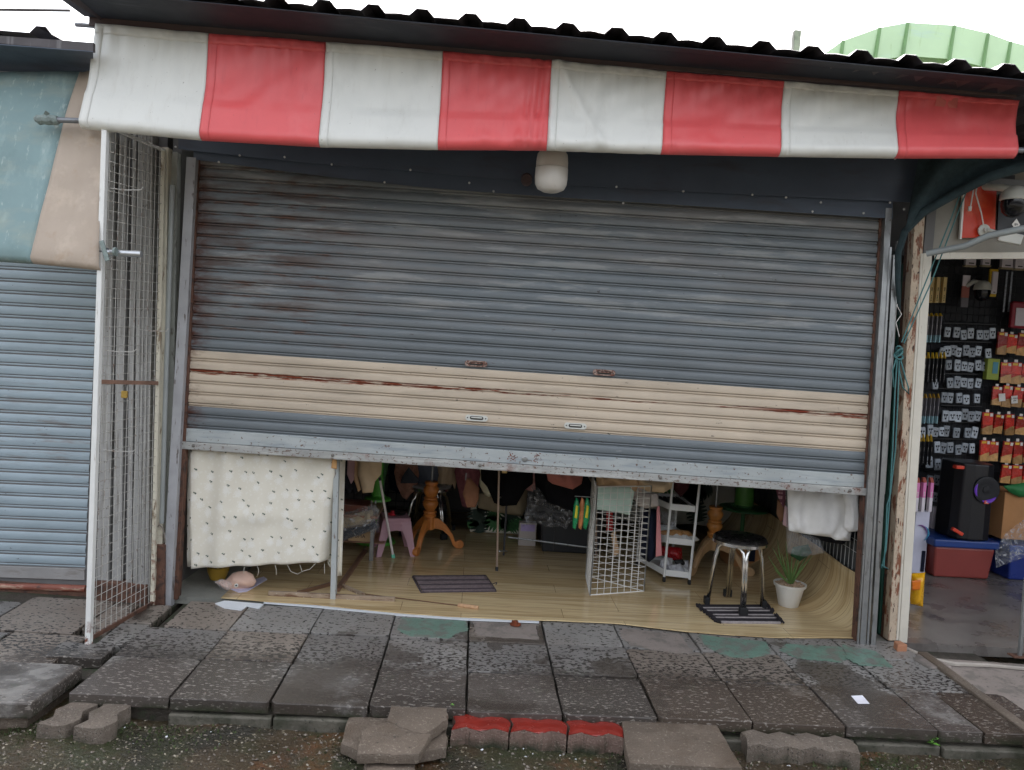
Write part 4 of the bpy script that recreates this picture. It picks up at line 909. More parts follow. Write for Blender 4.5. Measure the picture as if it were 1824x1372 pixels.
# ------------------------------------------------------------------ steel T-frame
m_chip2 = M('chipped grey paint', (168, 172, 170), .5, var=.12, vsc=10, layers=[dict(sc=(40, 40, 9), lo=.58, hi=.63, col=(104, 84, 70))])
m_oldwood = M('scuffed timber bar', (150, 132, 112), .65, var=.2, vsc=12, layers=[dict(sc=(6, 40, 40), lo=.52, hi=.62, col=(100, 70, 50)), dict(sc=(30, 60, 60), lo=.6, hi=.66, col=(188, 182, 172))])
m_brownbar = M('brown painted bar', (108, 78, 58), .5, var=.2, vsc=9)
tf = thing('steel_frame', 'rusty steel frame with a grey upright standing just inside the curtain', 'frame', atz(593, 1068, .0))
MB().bar(at(600, 800, .14), atz(593, 1068, .003), .030, .012).build('upright', m_chip2, tf, bev=.002); MB().bar(at(604, 800, .155), atz(598, 1064, .003), .006, .03).build('flange', m_chip2, tf)
def fbar(name, a, b, wd, h, mat, z=.0): 
    p, q = atz(*a, z), atz(*b, z); return MB().bar(p+Vector((0, 0, h/2+.005)), q+Vector((0, 0, h/2+.005)), h, wd, (0, 0, 1)).build(name, mat, tf, bev=.003)
fbar('foot_bar', (478, 1062), (703, 1073), .022, .026, m_oldwood); fbar('brace', (530, 1061), (592, 1044), .018, .022, m_brownbar); fbar('brace', (606, 1046), (648, 1064), .018, .02, m_oldwood)
fbar('floor_bar', (600, 1056), (650, 985), .03, .02, m_brownbar); fbar('trim_strip', (611, 1040), (652, 975), .010, .008, m_oldwood)
# cork handled rod
rd = thing('cork_rod', 'thin rod with a cork handle lying on the vinyl floor by the doorway', 'rod', atz(750, 1075, .005))
MB().tube([atz(640, 1057, .012), atz(820, 1079, .010)], .0032, 6).build('shaft', m_brownbar, rd); MB().tube([atz(816, 1078, .014), atz(852, 1083, .014)], .0125, 10).build('handle', M('cork', (186, 148, 112), .8, var=.2, vsc=60), rd, smooth=True)
# ------------------------------------------------------------------ fish cushion, bowl
m_fish = M('pink fish plush', (212, 178, 160), .7, var=.08, vsc=20); m_fishb = M('pale fish fin', (206, 196, 204), .6); m_blk = M('black', (24, 24, 26), .45, var=.1)
p0, p1 = atz(384, 1047, .05), atz(455, 1036, .06); ax = (p1-p0)
fsh = thing('fish_cushion', 'pink plush fish lying on the floor below the flower curtain', 'cushion', atz(420, 1055, 0))
puff('body', [(383, 1037), (392, 1033), (403, 1033), (413, 1022), (424, 1018), (438, 1017), (450, 1023), (457, 1036), (452, 1044), (441, 1048), (430, 1054), (416, 1055), (400, 1050)], .24, m_fish, fsh, thick=.055, fold=.006, fk=50, fdir=(1, .8), rad=.04)
puff('clear_wrap', [(380, 1036), (395, 1031), (410, 1034), (416, 1048), (404, 1054), (390, 1046)], .20, filmmat('fish wrap film', .06, .35, 30, .8), fsh, thick=.02, fold=.006, rad=.03)
ec = at(421, 1043, .178); MB().lathe([(.011, 0), (.011, .003), (.009, .004)], ec, 12, (0, -1, .2)).build('eye', m_pull, fsh); MB().lathe([(.006, .004), (.005, .006)], ec, 10, (0, -1, .2)).build('pupil', m_blk, fsh)
mb = MB().prism([tuple(atz(x, y, 0).xy) for x, y in ((405, 1050), (470, 1030), (476, 1035), (440, 1056), (425, 1058))], .005, .012); tag(mb.build('lilac_sheet', M('lilac plastic', (186, 182, 204), .4), bev=.003), 'folded lilac plastic sheet beneath the pink fish', 'sheet')
c = atz(388, 1032, .0); yb = thing('yellow_basket', 'small yellow basket with clear rim behind the flower curtain foot', 'basket', c)
MB().lathe([(.045, .004), (.062, .05), (.066, .08), (.062, .08), (.044, .01)], c, 18).build('bowl', M('amber plastic', (186, 150, 60), .3, var=.15), yb, smooth=True)
mb = MB(); 
for i in range(9):
    t = i*.7; mb.tube([c+Vector((.05*math.cos(t), .05*math.sin(t), .07)), c+Vector((.02*math.cos(t+1), .02*math.sin(t+1), .10)), c+Vector((.05*math.cos(t+2.2), .05*math.sin(t+2.2), .075))], .004, 5)
mb.build('curled_straps', M('yellow strap', (214, 180, 70), .5), yb)
# ------------------------------------------------------------------ floor mat
m_mat = M('mauve striped mat', (116, 102, 102), .95, var=.25, vsc=60, bump=.6, bsc=300); m_matd = M('dark mat stripe', (74, 64, 68), .95, var=.2, vsc=60, bump=.6, bsc=300)
mc = [atz(x, y, .006) for x, y in ((750, 1056), (884, 1054), (865, 1026), (735, 1027))]
mat_ = thing('floor_mat', 'mauve striped floor mat lying in the middle of the vinyl floor', 'mat', (mc[0]+mc[2])/2*1.0)
def q4(a, b): return mc[0].lerp(mc[1], a).lerp(mc[3].lerp(mc[2], a), b)
nb = 11
for i in range(nb):
    a0, a1 = i/nb, (i+1)/nb
    MB().grid(lambda a, b: q4(.012+a*.976, lerp(a0, a1, b))+Vector((0, 0, .006+.004*math.sin(math.pi*b)+.0015*nz(a*30, i))), 20, 4).build('woven_band', m_matd if i % 3 == 1 else m_mat, mat_, smooth='all', solid=.002)
MB().tube([q4(t, 0) for t in (0, .5, 1)]+[q4(1, t) for t in (.1, .5, 1)]+[q4(1-t, 1) for t in (.05, .5, 1)]+[q4(0, 1-t) for t in (.05, .5)], .007, 6, closed=True).build('border', m_matd, mat_, smooth='all')
MB().tube([q4(1, .45), q4(1.05, .5), q4(1.09, .55), q4(1.06, .42)], .004, 5).build('hanging_loop', m_matd, mat_)
# ------------------------------------------------------------------ pink stools (stacked)
m_pink = M('dusty pink plastic', (172, 132, 142), .45, var=.06)
def pstool(name, label, c, h, wt, wb, rot):
    t = thing(name, label, 'stool', c, 'pink plastic stools'); cr, sr = math.cos(rot), math.sin(rot)
    X = lambda x, y, z: c+Vector((x*cr-y*sr, x*sr+y*cr, z))
    MB().prism([(s_*wt*kx, s2*wt*ky) for s_, s2, kx, ky in ((-1, -1, .9, 1), (1, -1, .9, 1), (1, -1, 1, .9), (1, 1, 1, .9), (1, 1, .9, 1), (-1, 1, .9, 1), (-1, 1, 1, .9), (-1, -1, 1, .9))], h-.022, h, X).build('seat', m_pink, t, bev=.006)
    for sx in (-1, 1):
        for sy in (-1, 1):
            mb = MB(); p = []
            for z, w_, lw in ((0.004, wb, .035), (h*.5, lerp(wb, wt, .5), .05), (h-.02, wt, .075)):
                p += [X(sx*w_, sy*w_, z), X(sx*(w_-lw), sy*w_, z), X(sx*(w_-.012), sy*(w_-.012), z), X(sx*w_, sy*(w_-lw), z)]
            k = []
            for l in (0, 4): 
                for i in range(4): k.append((l+i, l+(i+1) % 4, l+4+(i+1) % 4, l+4+i))
            mb.add(p, k+[(3, 2, 1, 0), (8, 9, 10, 11)]); mb.build('leg', m_pink, t, bev=.002)
    for sy in (-1, 1):
        mb = MB().prism([(-wt*.93, h-.02), (-wt*.93, h-.08), (-wt*.5, h-.06), (0, h-.052), (wt*.5, h-.06), (wt*.93, h-.08), (wt*.93, h-.02)], -.004, .004, lambda x, z, y: X(x, sy*wt*.97+y, z)); mb.build('apron', m_pink, t)
        mb = MB().prism([(-wt*.93, h-.02), (-wt*.93, h-.08), (-wt*.5, h-.06), (0, h-.052), (wt*.5, h-.06), (wt*.93, h-.08), (wt*.93, h-.02)], -.004, .004, lambda x, z, y: X(sy*wt*.97+y, x, z)); mb.build('apron', m_pink, t)
    return t
pc = atz(700, 985, 0)
pstool('plastic_stool', 'lower dusty pink plastic stool of the stack by the wooden pedestal', pc+Vector((0, 0, .003)), .235, .10, .135, .25); pstool('plastic_stool', 'upper dusty pink plastic stool nested in the stack by the wooden pedestal', pc+Vector((0, 0, .035)), .235, .098, .132, .25)
mb = MB(); c = pc+Vector((-.02, 0, .272)); mb.lathe([(.03, 0), (.032, .01), (.012, .02), (.012, .03)], c, 12); tag(mb.build('red_pot', M('red plastic', (170, 40, 50), .4)), 'small red pot on top of the pink stools', 'pot')
mb = MB(); mb.lathe([(.06, 0), (.065, .012), (.06, .016), (.01, .012)], c+Vector((.03, .04, .0)), 14); tag(mb.build('black_dish', m_blk), 'small black dish on top of the pink stools', 'dish')
# leaning pole
pp = thing('mop_pole', 'white pole with a mint green end leaning inside the doorway', 'pole', atz(703, 1004, 0)); p0, p1 = at(677, 856, .98), atz(700, 990, .02)
MB().tube([p0, p1], .0085, 10).build('shaft', M('white enamel', (214, 206, 202), .35), pp, smooth=True); d = (p1-p0).normalized()
MB().tube([p1-d*.01, p1+d*.04], .014, 10).build('green_socket', M('mint plastic', (110, 196, 164), .4), pp, smooth=True); MB().tube([p1+d*.04, p1+d*.06], [.011, .007], 8).build('metal_tip', m_galv, pp); MB().tube([p0-d*.02, p0], .0095, 8).build('top_cap', m_blk, pp)
# ------------------------------------------------------------------ turned wooden pedestals
def woodmat(name, c):
    return M(name, c, .4, var=.12, vsc=9, layers=[dict(sc=(30, 30, 5), lo=.5, hi=.68, col=tuple(int(v*.82) for v in c), amt=.7)])
def pedestal(label, c, hub, colz, cr, legr, mat, rot, ztop_, matc=None):
    t = thing('pedestal_stand', label, 'stand', c, 'turned wooden pedestals'); H = colz-hub
    pr = [(.62, 0), (.62, .06), (.8, .08), (.84, .12), (.7, .15), (.86, .18), (.86, .21), (.6, .24), (.78, .30), (.98, .38), (1.0, .44), (.86, .50), (.66, .52), (.9, .54), (.9, .57), (.66, .60), (.84, .66), (1.02, .76), (1.0, .82), (.72, .90), (.72, .92), (.86, .94), (.86, 1.0), (.2, 1.0)]
    MB().lathe([(r*cr, hub+h*H) for r, h in pr], c, 20).build('turned_column', matc or mat, t, smooth=True)
    MB().lathe([(cr*.62, hub-.075), (cr*.66, hub-.06), (cr*.62, hub+.002)], c, 16).build('hub', mat, t, smooth=True)
    for i in range(3):
        a = rot+i*2*math.pi/3; dr = Vector((math.cos(a), math.sin(a), 0)); sd_ = Vector((-math.sin(a), math.cos(a), 0)); w_ = .017
        up = [(cr*.5, hub+.01), (legr*.30, hub+.005), (legr*.55, hub*.80), (legr*.76, hub*.50), (legr*.86, hub*.24), (legr*.93, .062), (legr*1.03, .068), (legr*1.12, .052), (legr*1.15, .028), (legr*1.10, .008), (legr*1.0, .003), (legr*.88, .006), (legr*.78, .03), (legr*.74, hub*.25), (legr*.62, hub*.46), (legr*.44, hub*.62), (legr*.25, hub*.68), (cr*.5, hub-.07)]
        MB().prism(up, -w_, w_, lambda r, z, s_: c+dr*r+sd_*s_+Vector((0, 0, z))).build('leg', mat, t, bev=.006)
    MB().tube([c+Vector((0, 0, colz-.01)), c+Vector((0, 0, ztop_))], .0075, 8).build('steel_rod', m_galv, t, smooth=True)
    return t
ca = Vector((-.27, 1.33, .004)); hz = at(757, 925, 1.33).z; tz_ = at(757, 858, 1.33).z
pedestal('orange brown turned wooden pedestal stand at the left inside the stall', ca, hz, tz_, .056, .23, woodmat('honey wood', (190, 118, 56)), R(12), 1.5)
cb = Vector((1.76, 1.12, .004)); hz = at(1285, 962, 1.12).z; tz_ = at(1285, 904, 1.12).z
pedestal('pale worn turned pedestal stand behind the chrome stool', cb, hz, tz_, .055, .26, woodmat('raw pale wood', (186, 152, 112)), R(-20), 1.5, woodmat('honey wood two', (196, 132, 66)))
# ------------------------------------------------------------------ chrome stools
m_chrome = M('chrome tube', (206, 204, 200), .16, metal=1.0, var=.06, vsc=30); m_rub = M('black rubber', (22, 22, 24), .6)
def cstool(label, c, h, rf, rot, rs_, seatmat, group):
    t = thing('metal_stool', label, 'stool', c, group)
    for i in range(4):
        a0, a1 = rot+i*math.pi/2, rot+(i+1)*math.pi/2
        f0, f1 = Vector((math.cos(a0), math.sin(a0), 0)), Vector((math.cos(a1), math.sin(a1), 0)); sd_ = (f1-f0).normalized()
        P = []; ft_ = f0*rf+sd_*.011; gt_ = f1*rf-sd_*.011; tp0 = f0*(rs_*.86)+sd_*.012; tp1 = f1*(rs_*.86)-sd_*.012
        P += [ft_+Vector((0, 0, .004)), lerp(ft_, tp0, .75)+Vector((0, 0, h*.74)), tp0+Vector((0, 0, h-.085)), lerp(tp0, tp1, .03)+Vector((0, 0, h-.055)), lerp(tp0, tp1, .13)+Vector((0, 0, h-.035)), lerp(tp0, tp1, .3)+Vector((0, 0, h-.028)), lerp(tp0, tp1, .7)+Vector((0, 0, h-.028)), lerp(tp0, tp1, .87)+Vector((0, 0, h-.035)), lerp(tp0, tp1, .97)+Vector((0, 0, h-.055)), tp1+Vector((0, 0, h-.085)), lerp(gt_, tp1, .75)+Vector((0, 0, h*.74)), gt_+Vector((0, 0, .004))]
        MB().tube([c+p for p in P], .0105, 10).build('leg_bow', m_chrome, t, smooth='all')
        MB().prism([(-.026, -.015), (.026, -.015), (.026, .015), (-.026, .015)], .0, .045, lambda x, y, z: c+f0*(rf+y-.0)+Vector((-f0.y, f0.x, 0))*x+Vector((0, 0, z))).build('rubber_foot', m_rub, t, bev=.004)
    MB().lathe([(rs_*.97, h-.024), (rs_*1.0, h-.022), (rs_*1.0, h-.004), (rs_*.97, h-.002)], c, 28).build('seat_band', m_chrome, t, smooth=True)
    MB().lathe([(rs_*.96, h-.003), (rs_*.98, h+.006), (rs_*.92, h+.018), (rs_*.6, h+.021), (.01, h+.021)], c, 28).build('seat', seatmat, t, smooth=True)
    return t
m_vin = M('black vinyl seat', (26, 24, 24), .28, var=.15, vsc=12)
sc_ = Vector((1.675, .345, .012)); sz = at(1310, 960, .345).z; print('stool h', sz)
cstool('chrome stool with black round seat standing on the braided rug', sc_, sz-.012, .175, R(-93), .165, m_vin, 'chrome stools')
sz = at(760, 868, 1.75).z
cstool('chrome stool with pale seat behind the orange brown pedestal', Vector((-.30, 1.80, .004)), sz, .23, R(35), .17, M('pale seat', (150, 148, 150), .3), 'chrome stools')
# black folded chair shapes leaning on the back stool
puff('folded_chair', [(728, 832), (748, 856), (742, 861), (713, 861), (716, 850)], 1.62, M('slate cloth', (70, 74, 84), .7), thick=.02); tag(bpy.data.objects['folded_chair'], 'slate grey folded cloth above the back stool', 'cloth')
# braided rug
m_rgw = M('grey white braid', (150, 142, 140), .95, var=.2, vsc=50, bump=.5, bsc=200); m_rgb = M('black braid', (34, 30, 34), .95, var=.3, vsc=50, bump=.5, bsc=200)
rc = [atz(x, y, .004) for x, y in ((1284, 1112), (1391, 1113), (1362, 1080), (1243, 1080))]
rg_ = thing('braided_rug', 'black and grey braided rug with fringed ends under the chrome stool', 'rug', (rc[0]+rc[2])/2)
def q5(a, b): return rc[0].lerp(rc[1], a).lerp(rc[3].lerp(rc[2], a), b)
for i in range(13):
    b = (i+.5)/13; MB().tube([q5(t/14, b+.012*nz(t*.7, i))+Vector((0, 0, .006)) for t in range(15)], .0095, 6).build('braid', m_rgw if i in (0, 3, 5, 8, 10) else m_rgb, rg_, smooth='all')
rn = random.Random(8); mb = MB()
for side in (0, 1):
    for i in range(26):
        b = rn.random(); a = side; o_ = (-.03-.04*rn.random()) if side == 0 else (.02+.045*rn.random()); mb.tube([q5(a, b)+Vector((0, 0, .006)), q5(a+o_*.5, b+rn.uniform(-.03, .03))+Vector((0, 0, .02*rn.random()+.006)), q5(a+o_, b+rn.uniform(-.06, .06))+Vector((0, 0, .006))], [.008, .009, .005], 5)
mb.build('fringe', m_rgb, rg_); rg_.children[-1]['kind'] = 'stuff'
# ------------------------------------------------------------------ potted plant
m_pot = M('white plastic pot', (218, 216, 208), .45, var=.04, vsc=12, layers=[dict(sc=16, lo=.62, hi=.7, col=(178, 170, 156), amt=.5)])
pc = Vector((2.04, .42, .004)); hp_ = at(1411, 1040, .42).z; rt = 27*(pc-CAM).dot(fwd)/FPX
pt = thing('potted_plant', 'white plastic pot with a spiky green plant beside the right wall', 'plant', pc)
MB().lathe([(rt*.60, 0), (rt*.64, .004), (rt*.92, hp_-.02), (rt*1.02, hp_-.018), (rt*1.06, hp_), (rt*.98, hp_), (rt*.9, hp_-.02), (.01, hp_-.02)], pc, 28).build('pot', m_pot, pt, smooth=True)
rn = random.Random(4); mb = MB()
for _ in range(170):
    a, r = rn.uniform(0, 6.28), rt*.9*math.sqrt(rn.random()); mb.ball(pc+Vector((r*math.cos(a), r*math.sin(a), hp_-.016+rn.uniform(0, .012))), rn.uniform(.006, .012), rn.uniform(.005, .009), rn.uniform(.004, .007), 6, 4)
pb = mb.build('gravel_top', M('tan pebbles', (176, 150, 122), .6, var=.35, vsc=60), pt, smooth='all'); pb['kind'] = 'stuff'
m_leaf = M('grass green blade', (98, 126, 68), .5, var=.25, vsc=14)
for tip, mid in (((1368, 990), (1385, 1022)), ((1385, 960), (1388, 1010)), ((1398, 990), (1404, 1018)), ((1420, 1000), (1410, 1020)), ((1440, 988), (1425, 1008)), ((1447, 990), (1426, 1015)), ((1432, 985), (1418, 1005)), ((1395, 1005), (1400, 1025)), ((1378, 1012), (1392, 1030)), ((1412, 985), (1408, 1010)), ((1400, 965), (1402, 1000)), ((1428, 972), (1416, 1000)), ((1376, 975), (1392, 1005)), ((1436, 1005), (1424, 1012)), ((1392, 985), (1398, 1015))):
    b = at(1410+random.uniform(-4, 4), 1040, .42); P = []; yo = random.uniform(-.07, .05)
    for i in range(8):
        t = i/7; px = (1-t)**2*1410+2*t*(1-t)*mid[0]+t*t*tip[0]; py = (1-t)**2*1042+2*t*(1-t)*mid[1]+t*t*tip[1]; P.append(at(px, py, .42+yo*t))
    MB().tube(P, [.004, .0048, .005, .0048, .0042, .0036, .0026, .001], 5).build('leaf', m_leaf, pt, smooth='all')
# ================================================================== clutter at the back of the stall
def cloth(name, c, **k): return M(name, c, .9, var=.10, vsc=9, spec=.15, **k)
m_bkc = cloth('black cotton', (30, 30, 34)); m_mauve = cloth('dusty mauve cotton', (178, 146, 150)); m_tan = cloth('tan knit', (196, 164, 130)); m_beigec = cloth('beige cotton', (204, 182, 152)); m_coral = cloth('dusty coral cotton', (188, 122, 112)); m_khaki = cloth('khaki canvas', (170, 156, 130)); m_whitec = cloth('white cotton', (232, 230, 226)); m_mint = cloth('mint cotton', (186, 208, 196)); m_grey = cloth('pale grey cotton', (186, 178, 172)); m_maroon = cloth('dark maroon cotton', (74, 40, 44)); m_pinkc = cloth('pale pink cotton', (214, 178, 182)); m_navy = cloth('navy cotton', (34, 38, 54))
m_film = filmmat('clear plastic film', .07, .22, 30, .5); m_film2 = filmmat('crumpled clear bag', .05, .5, 26, 1.0)
m_gplast = M('bright green plastic', (92, 176, 66), .4, var=.08); m_dgplast = M('dark green plastic', (44, 96, 52), .4, var=.08)
def hang(name, pts, Y, mat, label, cat, **k): return tag(puff(name, pts, Y, mat, **k), label, cat)
hang('hung_garment', [(605, 800), (620, 800), (618, 845), (628, 870), (624, 880), (612, 872), (604, 855)], .72, m_bkc, 'black garment nearest the grey upright in the left rack', 'garment', thick=.03, fold=.006)
hang('hung_garment', [(616, 800), (634, 800), (632, 852), (626, 862), (618, 858), (612, 842)], .74, m_mauve, 'dusty mauve sleeve hanging between two black garments on the left rack', 'garment', thick=.025, fold=.005)
hang('hung_garment', [(624, 800), (640, 800), (632, 850), (640, 875), (632, 880), (622, 868)], .76, m_bkc, 'black garment between the mauve sleeve and the tan sleeve', 'garment', thick=.03, fold=.006)
hang('hung_garment', [(632, 800), (642, 800), (637, 845), (643, 872), (638, 877), (630, 852)], .74, m_tan, 'narrow tan sleeve beside the beige jumper on the left rack', 'garment', thick=.02, fold=.004)
hang('hung_jumper', [(640, 800), (682, 800), (679, 845), (668, 858), (664, 877), (646, 879), (641, 858), (637, 845)], .70, m_beigec, 'beige jumper hanging in front of the green fan', 'jumper', thick=.035, fold=.006)
MB().tube([at(600, 790, .74), at(760, 800, .90)], .008, 6).build('hanging_rail', m_galv); tag(bpy.data.objects['hanging_rail'], 'steel rail carrying the garments at the left', 'rail')
# green pedestal fans (upright body, disc base)
def gfan(label, c, zb_, zt, rb, rc_, m1, m2):
    t = thing('pedestal_fan', label, 'fan', c, 'green pedestal fans')
    MB().lathe([(rb*.2, zb_-.02), (rb, zb_-.014), (rb*.96, zb_), (rb*.5, zb_+.012), (rc_*1.3, zb_+.02)], c, 24).build('base_disc', m2, t, smooth=True)
    MB().lathe([(rc_, zb_+.02), (rc_*1.0, zb_+.1), (rc_*.95, zt)], c, 16).build('column', m1, t, smooth=True)
    MB().tube([c+Vector((0, 0, .004)), c+Vector((0, 0, zb_-.015))], .016, 10).build('lower_pole', m2, t); MB().lathe([(.15, .0), (.14, .02), (.03, .03)], c, 20).build('foot', m2, t, smooth=True)
    return t
c = Vector((at(672, 900, 1.45).x, 1.45, .005)); f1 = gfan('bright green fan body standing behind the beige jumper', c, at(672, 888, 1.45).z, at(672, 800, 1.45).z, .10, .045, m_gplast, m_gplast)
for i in range(5):
    p = at(684+i*2.2, 822, 1.43); MB().bar(p, at(684+i*2.2-3*i, 876, 1.43), .004, .02).build('grille_rib', m_dgplast, f1)
c = Vector((at(1325, 900, 1.55).x, 1.55, .005)); gfan('dark green fan with a wide disc behind the black seated stool', c, at(1325, 905, 1.55).z, at(1325, 840, 1.55).z, .19, .07, M('leaf green plastic', (92, 150, 70), .4), m_dgplast)
# low table with wrapped goods
lt = thing('low_table', 'low table holding plastic wrapped goods behind the grey upright', 'table', atz(630, 985, 0)); m_lt = M('table ply', (150, 112, 88), .5, var=.1)
ta, tb, tc_, td = at(606, 928, .95), at(668, 905, .95), at(672, 898, 1.35), at(612, 908, 1.35)
zt = (ta.z+tb.z)/2
MB().box(-.92, -.60, .92, 1.38, zt-.02, zt, None).build('tabletop', m_lt, lt, bev=.003)
for x in (-.90, -.63):
    for y in (.95, 1.35): MB().bar((x, y, .005), (x, y, zt-.02), .025, .025).build('leg', m_galv, lt)
puff('wrapped_goods', [(606, 918), (640, 905), (664, 900), (676, 906), (676, 946), (650, 952), (606, 966)], .90, m_film2, thick=.06, fold=.012, fk=90, fdir=(1, .8)); tag(bpy.data.objects['wrapped_goods'], 'clear crumpled plastic wrapping over dark goods on the low table', 'plastic wrap')
puff('dark_goods', [(606, 945), (650, 936), (668, 928), (672, 940), (650, 950), (606, 964)], .93, M('blue black cloth', (40, 48, 58), .6), thick=.05, fold=.006); tag(bpy.data.objects['dark_goods'], 'blue black goods inside the plastic wrap on the low table', 'goods')
puff('pale_goods', [(606, 922), (640, 912), (664, 908), (668, 926), (650, 934), (606, 942)], .95, m_khaki, thick=.05, fold=.008); tag(bpy.data.objects['pale_goods'], 'pale folded goods inside the plastic wrap on the low table', 'goods')
p = at(630, 908, 1.1); mb = MB().box(p.x-.11, p.x+.11, 1.0, 1.2, zt+.003, zt+.05); tag(mb.build('brown_tray', M('red brown lacquer', (110, 60, 44), .35), bev=.006), 'red brown tray on the low table behind the wrap', 'tray')
for px, lab in ((661, 'left'), (668, 'right')):
    p = Vector((at(px, 910, 1.02).x, 1.02, zt+.003)); b_ = thing('small_bottle', lab.replace('left', 'left').capitalize() and ('%s small clear bottle at the corner of the low table' % lab), 'bottle', p, 'small bottles on the low table')
    MB().lathe([(.012, 0), (.014, .004), (.014, .045), (.006, .055), (.006, .065)], p, 10).build('body', m_film, b_, smooth=True); MB().lathe([(.007, .065), (.007, .082)], p, 8).build('cap', m_galv, b_)
cbx = at(640, 968, 1.05); mb = MB().box(cbx.x-.07, cbx.x+.09, 1.0, 1.25, .12, .19); o = mb.build('carton', M('tan carton', (186, 156, 118), .8), bev=.002); tag(o, 'tan carton printed with dark letters under the low table', 'carton'); text('print', 'BMA', .035, (cbx.x+.01, .9985, .155), m_blk, o)
MB().box(-.95, -.55, .98, 1.36, .115, .119).build('lower_shelf', m_lt, lt)
# dark folded chairs beside pedestal, black wire grid behind
gw = thing('black_grid', 'black wire grid panel standing at the back left of the stall', 'wire grid', Vector((-.45, 2.2, 0)))
mb = MB()
for i in range(12): mb.tube([(-.95+i*.07, 2.2, .0), (-.95+i*.07, 2.2, 1.4)], .003, 4)
mb.build('upright_wires', m_blk, gw); mb = MB()
for i in range(20): mb.tube([(-.95, 2.195, .02+i*.07), (-.18, 2.195, .02+i*.07)], .003, 4)
mb.build('cross_wires', m_blk, gw)
hang('patterned_shawl', [(770, 815), (812, 820), (806, 870), (798, 876), (778, 862), (770, 845)], 1.9, M('dark patterned fabric', (52, 46, 46), .8, var=.2, layers=[dict(sc=60, det=2, lo=.5, hi=.54, col=(120, 112, 108))]), 'dark patterned fabric hanging behind the orange brown pedestal', 'shawl', thick=.03, fold=.008)
hang('dark_jacket', [(690, 812), (716, 815), (720, 860), (712, 880), (694, 872)], 2.0, m_navy, 'dark jacket hanging behind the green fan', 'jacket', thick=.04, fold=.008)
# monstera printed cabinet and backdrop
m_mons = M('ivory printed cloth', (206, 202, 188), .8, var=.05); m_ml = M('leaf green print', (60, 108, 62), .8, var=.2, vsc=30); m_md = M('dark leaf print', (44, 60, 50), .8, var=.2, vsc=30)
def monstera(c, s, rot, parent, mat, ux=Vector((1, 0, 0)), uz=Vector((0, 0, 1)), nrm=Vector((0, -1, 0))):
    P = []; n = 9
    outl = []
    for i in range(n*3+1):
        t = i/(n*3); th = -math.pi/2+math.pi*t; r = (math.cos(th)**.55 if math.cos(th) > 0 else 0)*.46*(1.0+.12*math.sin(th)); z = .5*math.sin(th)
        if i % 3 == 1 and 3 < i < n*3-2: r *= .45
        outl.append((r, z))
    pts = outl+[(-r, z) for r, z in reversed(outl[1:-1])]
    cr, sr = math.cos(rot), math.sin(rot)
    mb = MB(); k = [c+ux*((x*cr-z*sr)*s)+uz*((x*sr+z*cr)*s)+nrm*.0012 for x, z in pts]
    cc = [c+ux*((-z*0*sr)*s)+uz*(0)+nrm*.0012]
    # fan from the midrib so notches stay open
    ribs = []
    for x, z in pts: ribs.append(c+ux*((0*cr-z*sr)*s)+uz*((z*cr)*s)+nrm*.0012)
    m_ = len(pts); mb.v = k+ribs; mb.f = [(i, (i+1) % m_, m_+(i+1) % m_, m_+i) for i in range(m_)]
    return mb.build('leaf_print', mat, parent)
p0, p1 = at(836, 950, 1.86), at(926, 950, 1.86); zc = at(880, 902, 1.86).z
cab = thing('printed_cabinet', 'fabric cabinet printed with monstera leaves at the back of the stall', 'cabinet', Vector(((p0.x+p1.x)/2, 2.0, .004)))
MB().box(p0.x, p1.x, 1.87, 2.2, .01, zc+.05).build('cabinet_body', m_mons, cab, bev=.012)
rn = random.Random(6)
for i, (px, py, s_, r_) in enumerate(((853, 928, .20, .2), (884, 912, .15, 2.6), (880, 945, .16, 1.2), (908, 925, .18, -.5), (918, 947, .13, 2.2), (842, 945, .09, 1.8), (862, 903, .12, -1.2), (900, 948, .11, .4))):
    q = at(px, py, 1.868); q.z = max(q.z, .05+s_*.28); monstera(q, s_, r_, cab, m_ml if i % 3 else m_md)
hang('beige_cover', [(850, 880), (940, 868), (938, 905), (930, 920), (880, 912), (852, 905)], 1.80, m_khaki, 'khaki cover laid over the monstera printed cabinet', 'cover', thick=.05, fold=.01)
bd = thing('leaf_backdrop', 'dark hanging backdrop printed with monstera leaves behind the white trolley', 'backdrop', Vector((1.75, 2.3, .1)))
m_bdk = M('ivory backdrop cloth', (170, 170, 160), .85, var=.06)
MB().grid(lambda a, b: Vector((lerp(1.25, 2.28, a), 2.25+.02*math.sin(a*22), lerp(.08, 1.0, b))), 60, 8).build('cloth', m_bdk, bd, smooth='all', solid=.002)
for i in range(26):
    q = Vector((1.32+rn.random()*.9, 2.22, .2+rn.random()*.7)); monstera(q, rn.uniform(.12, .22), rn.uniform(-3, 3), bd, m_ml if rn.random() > .5 else m_md)
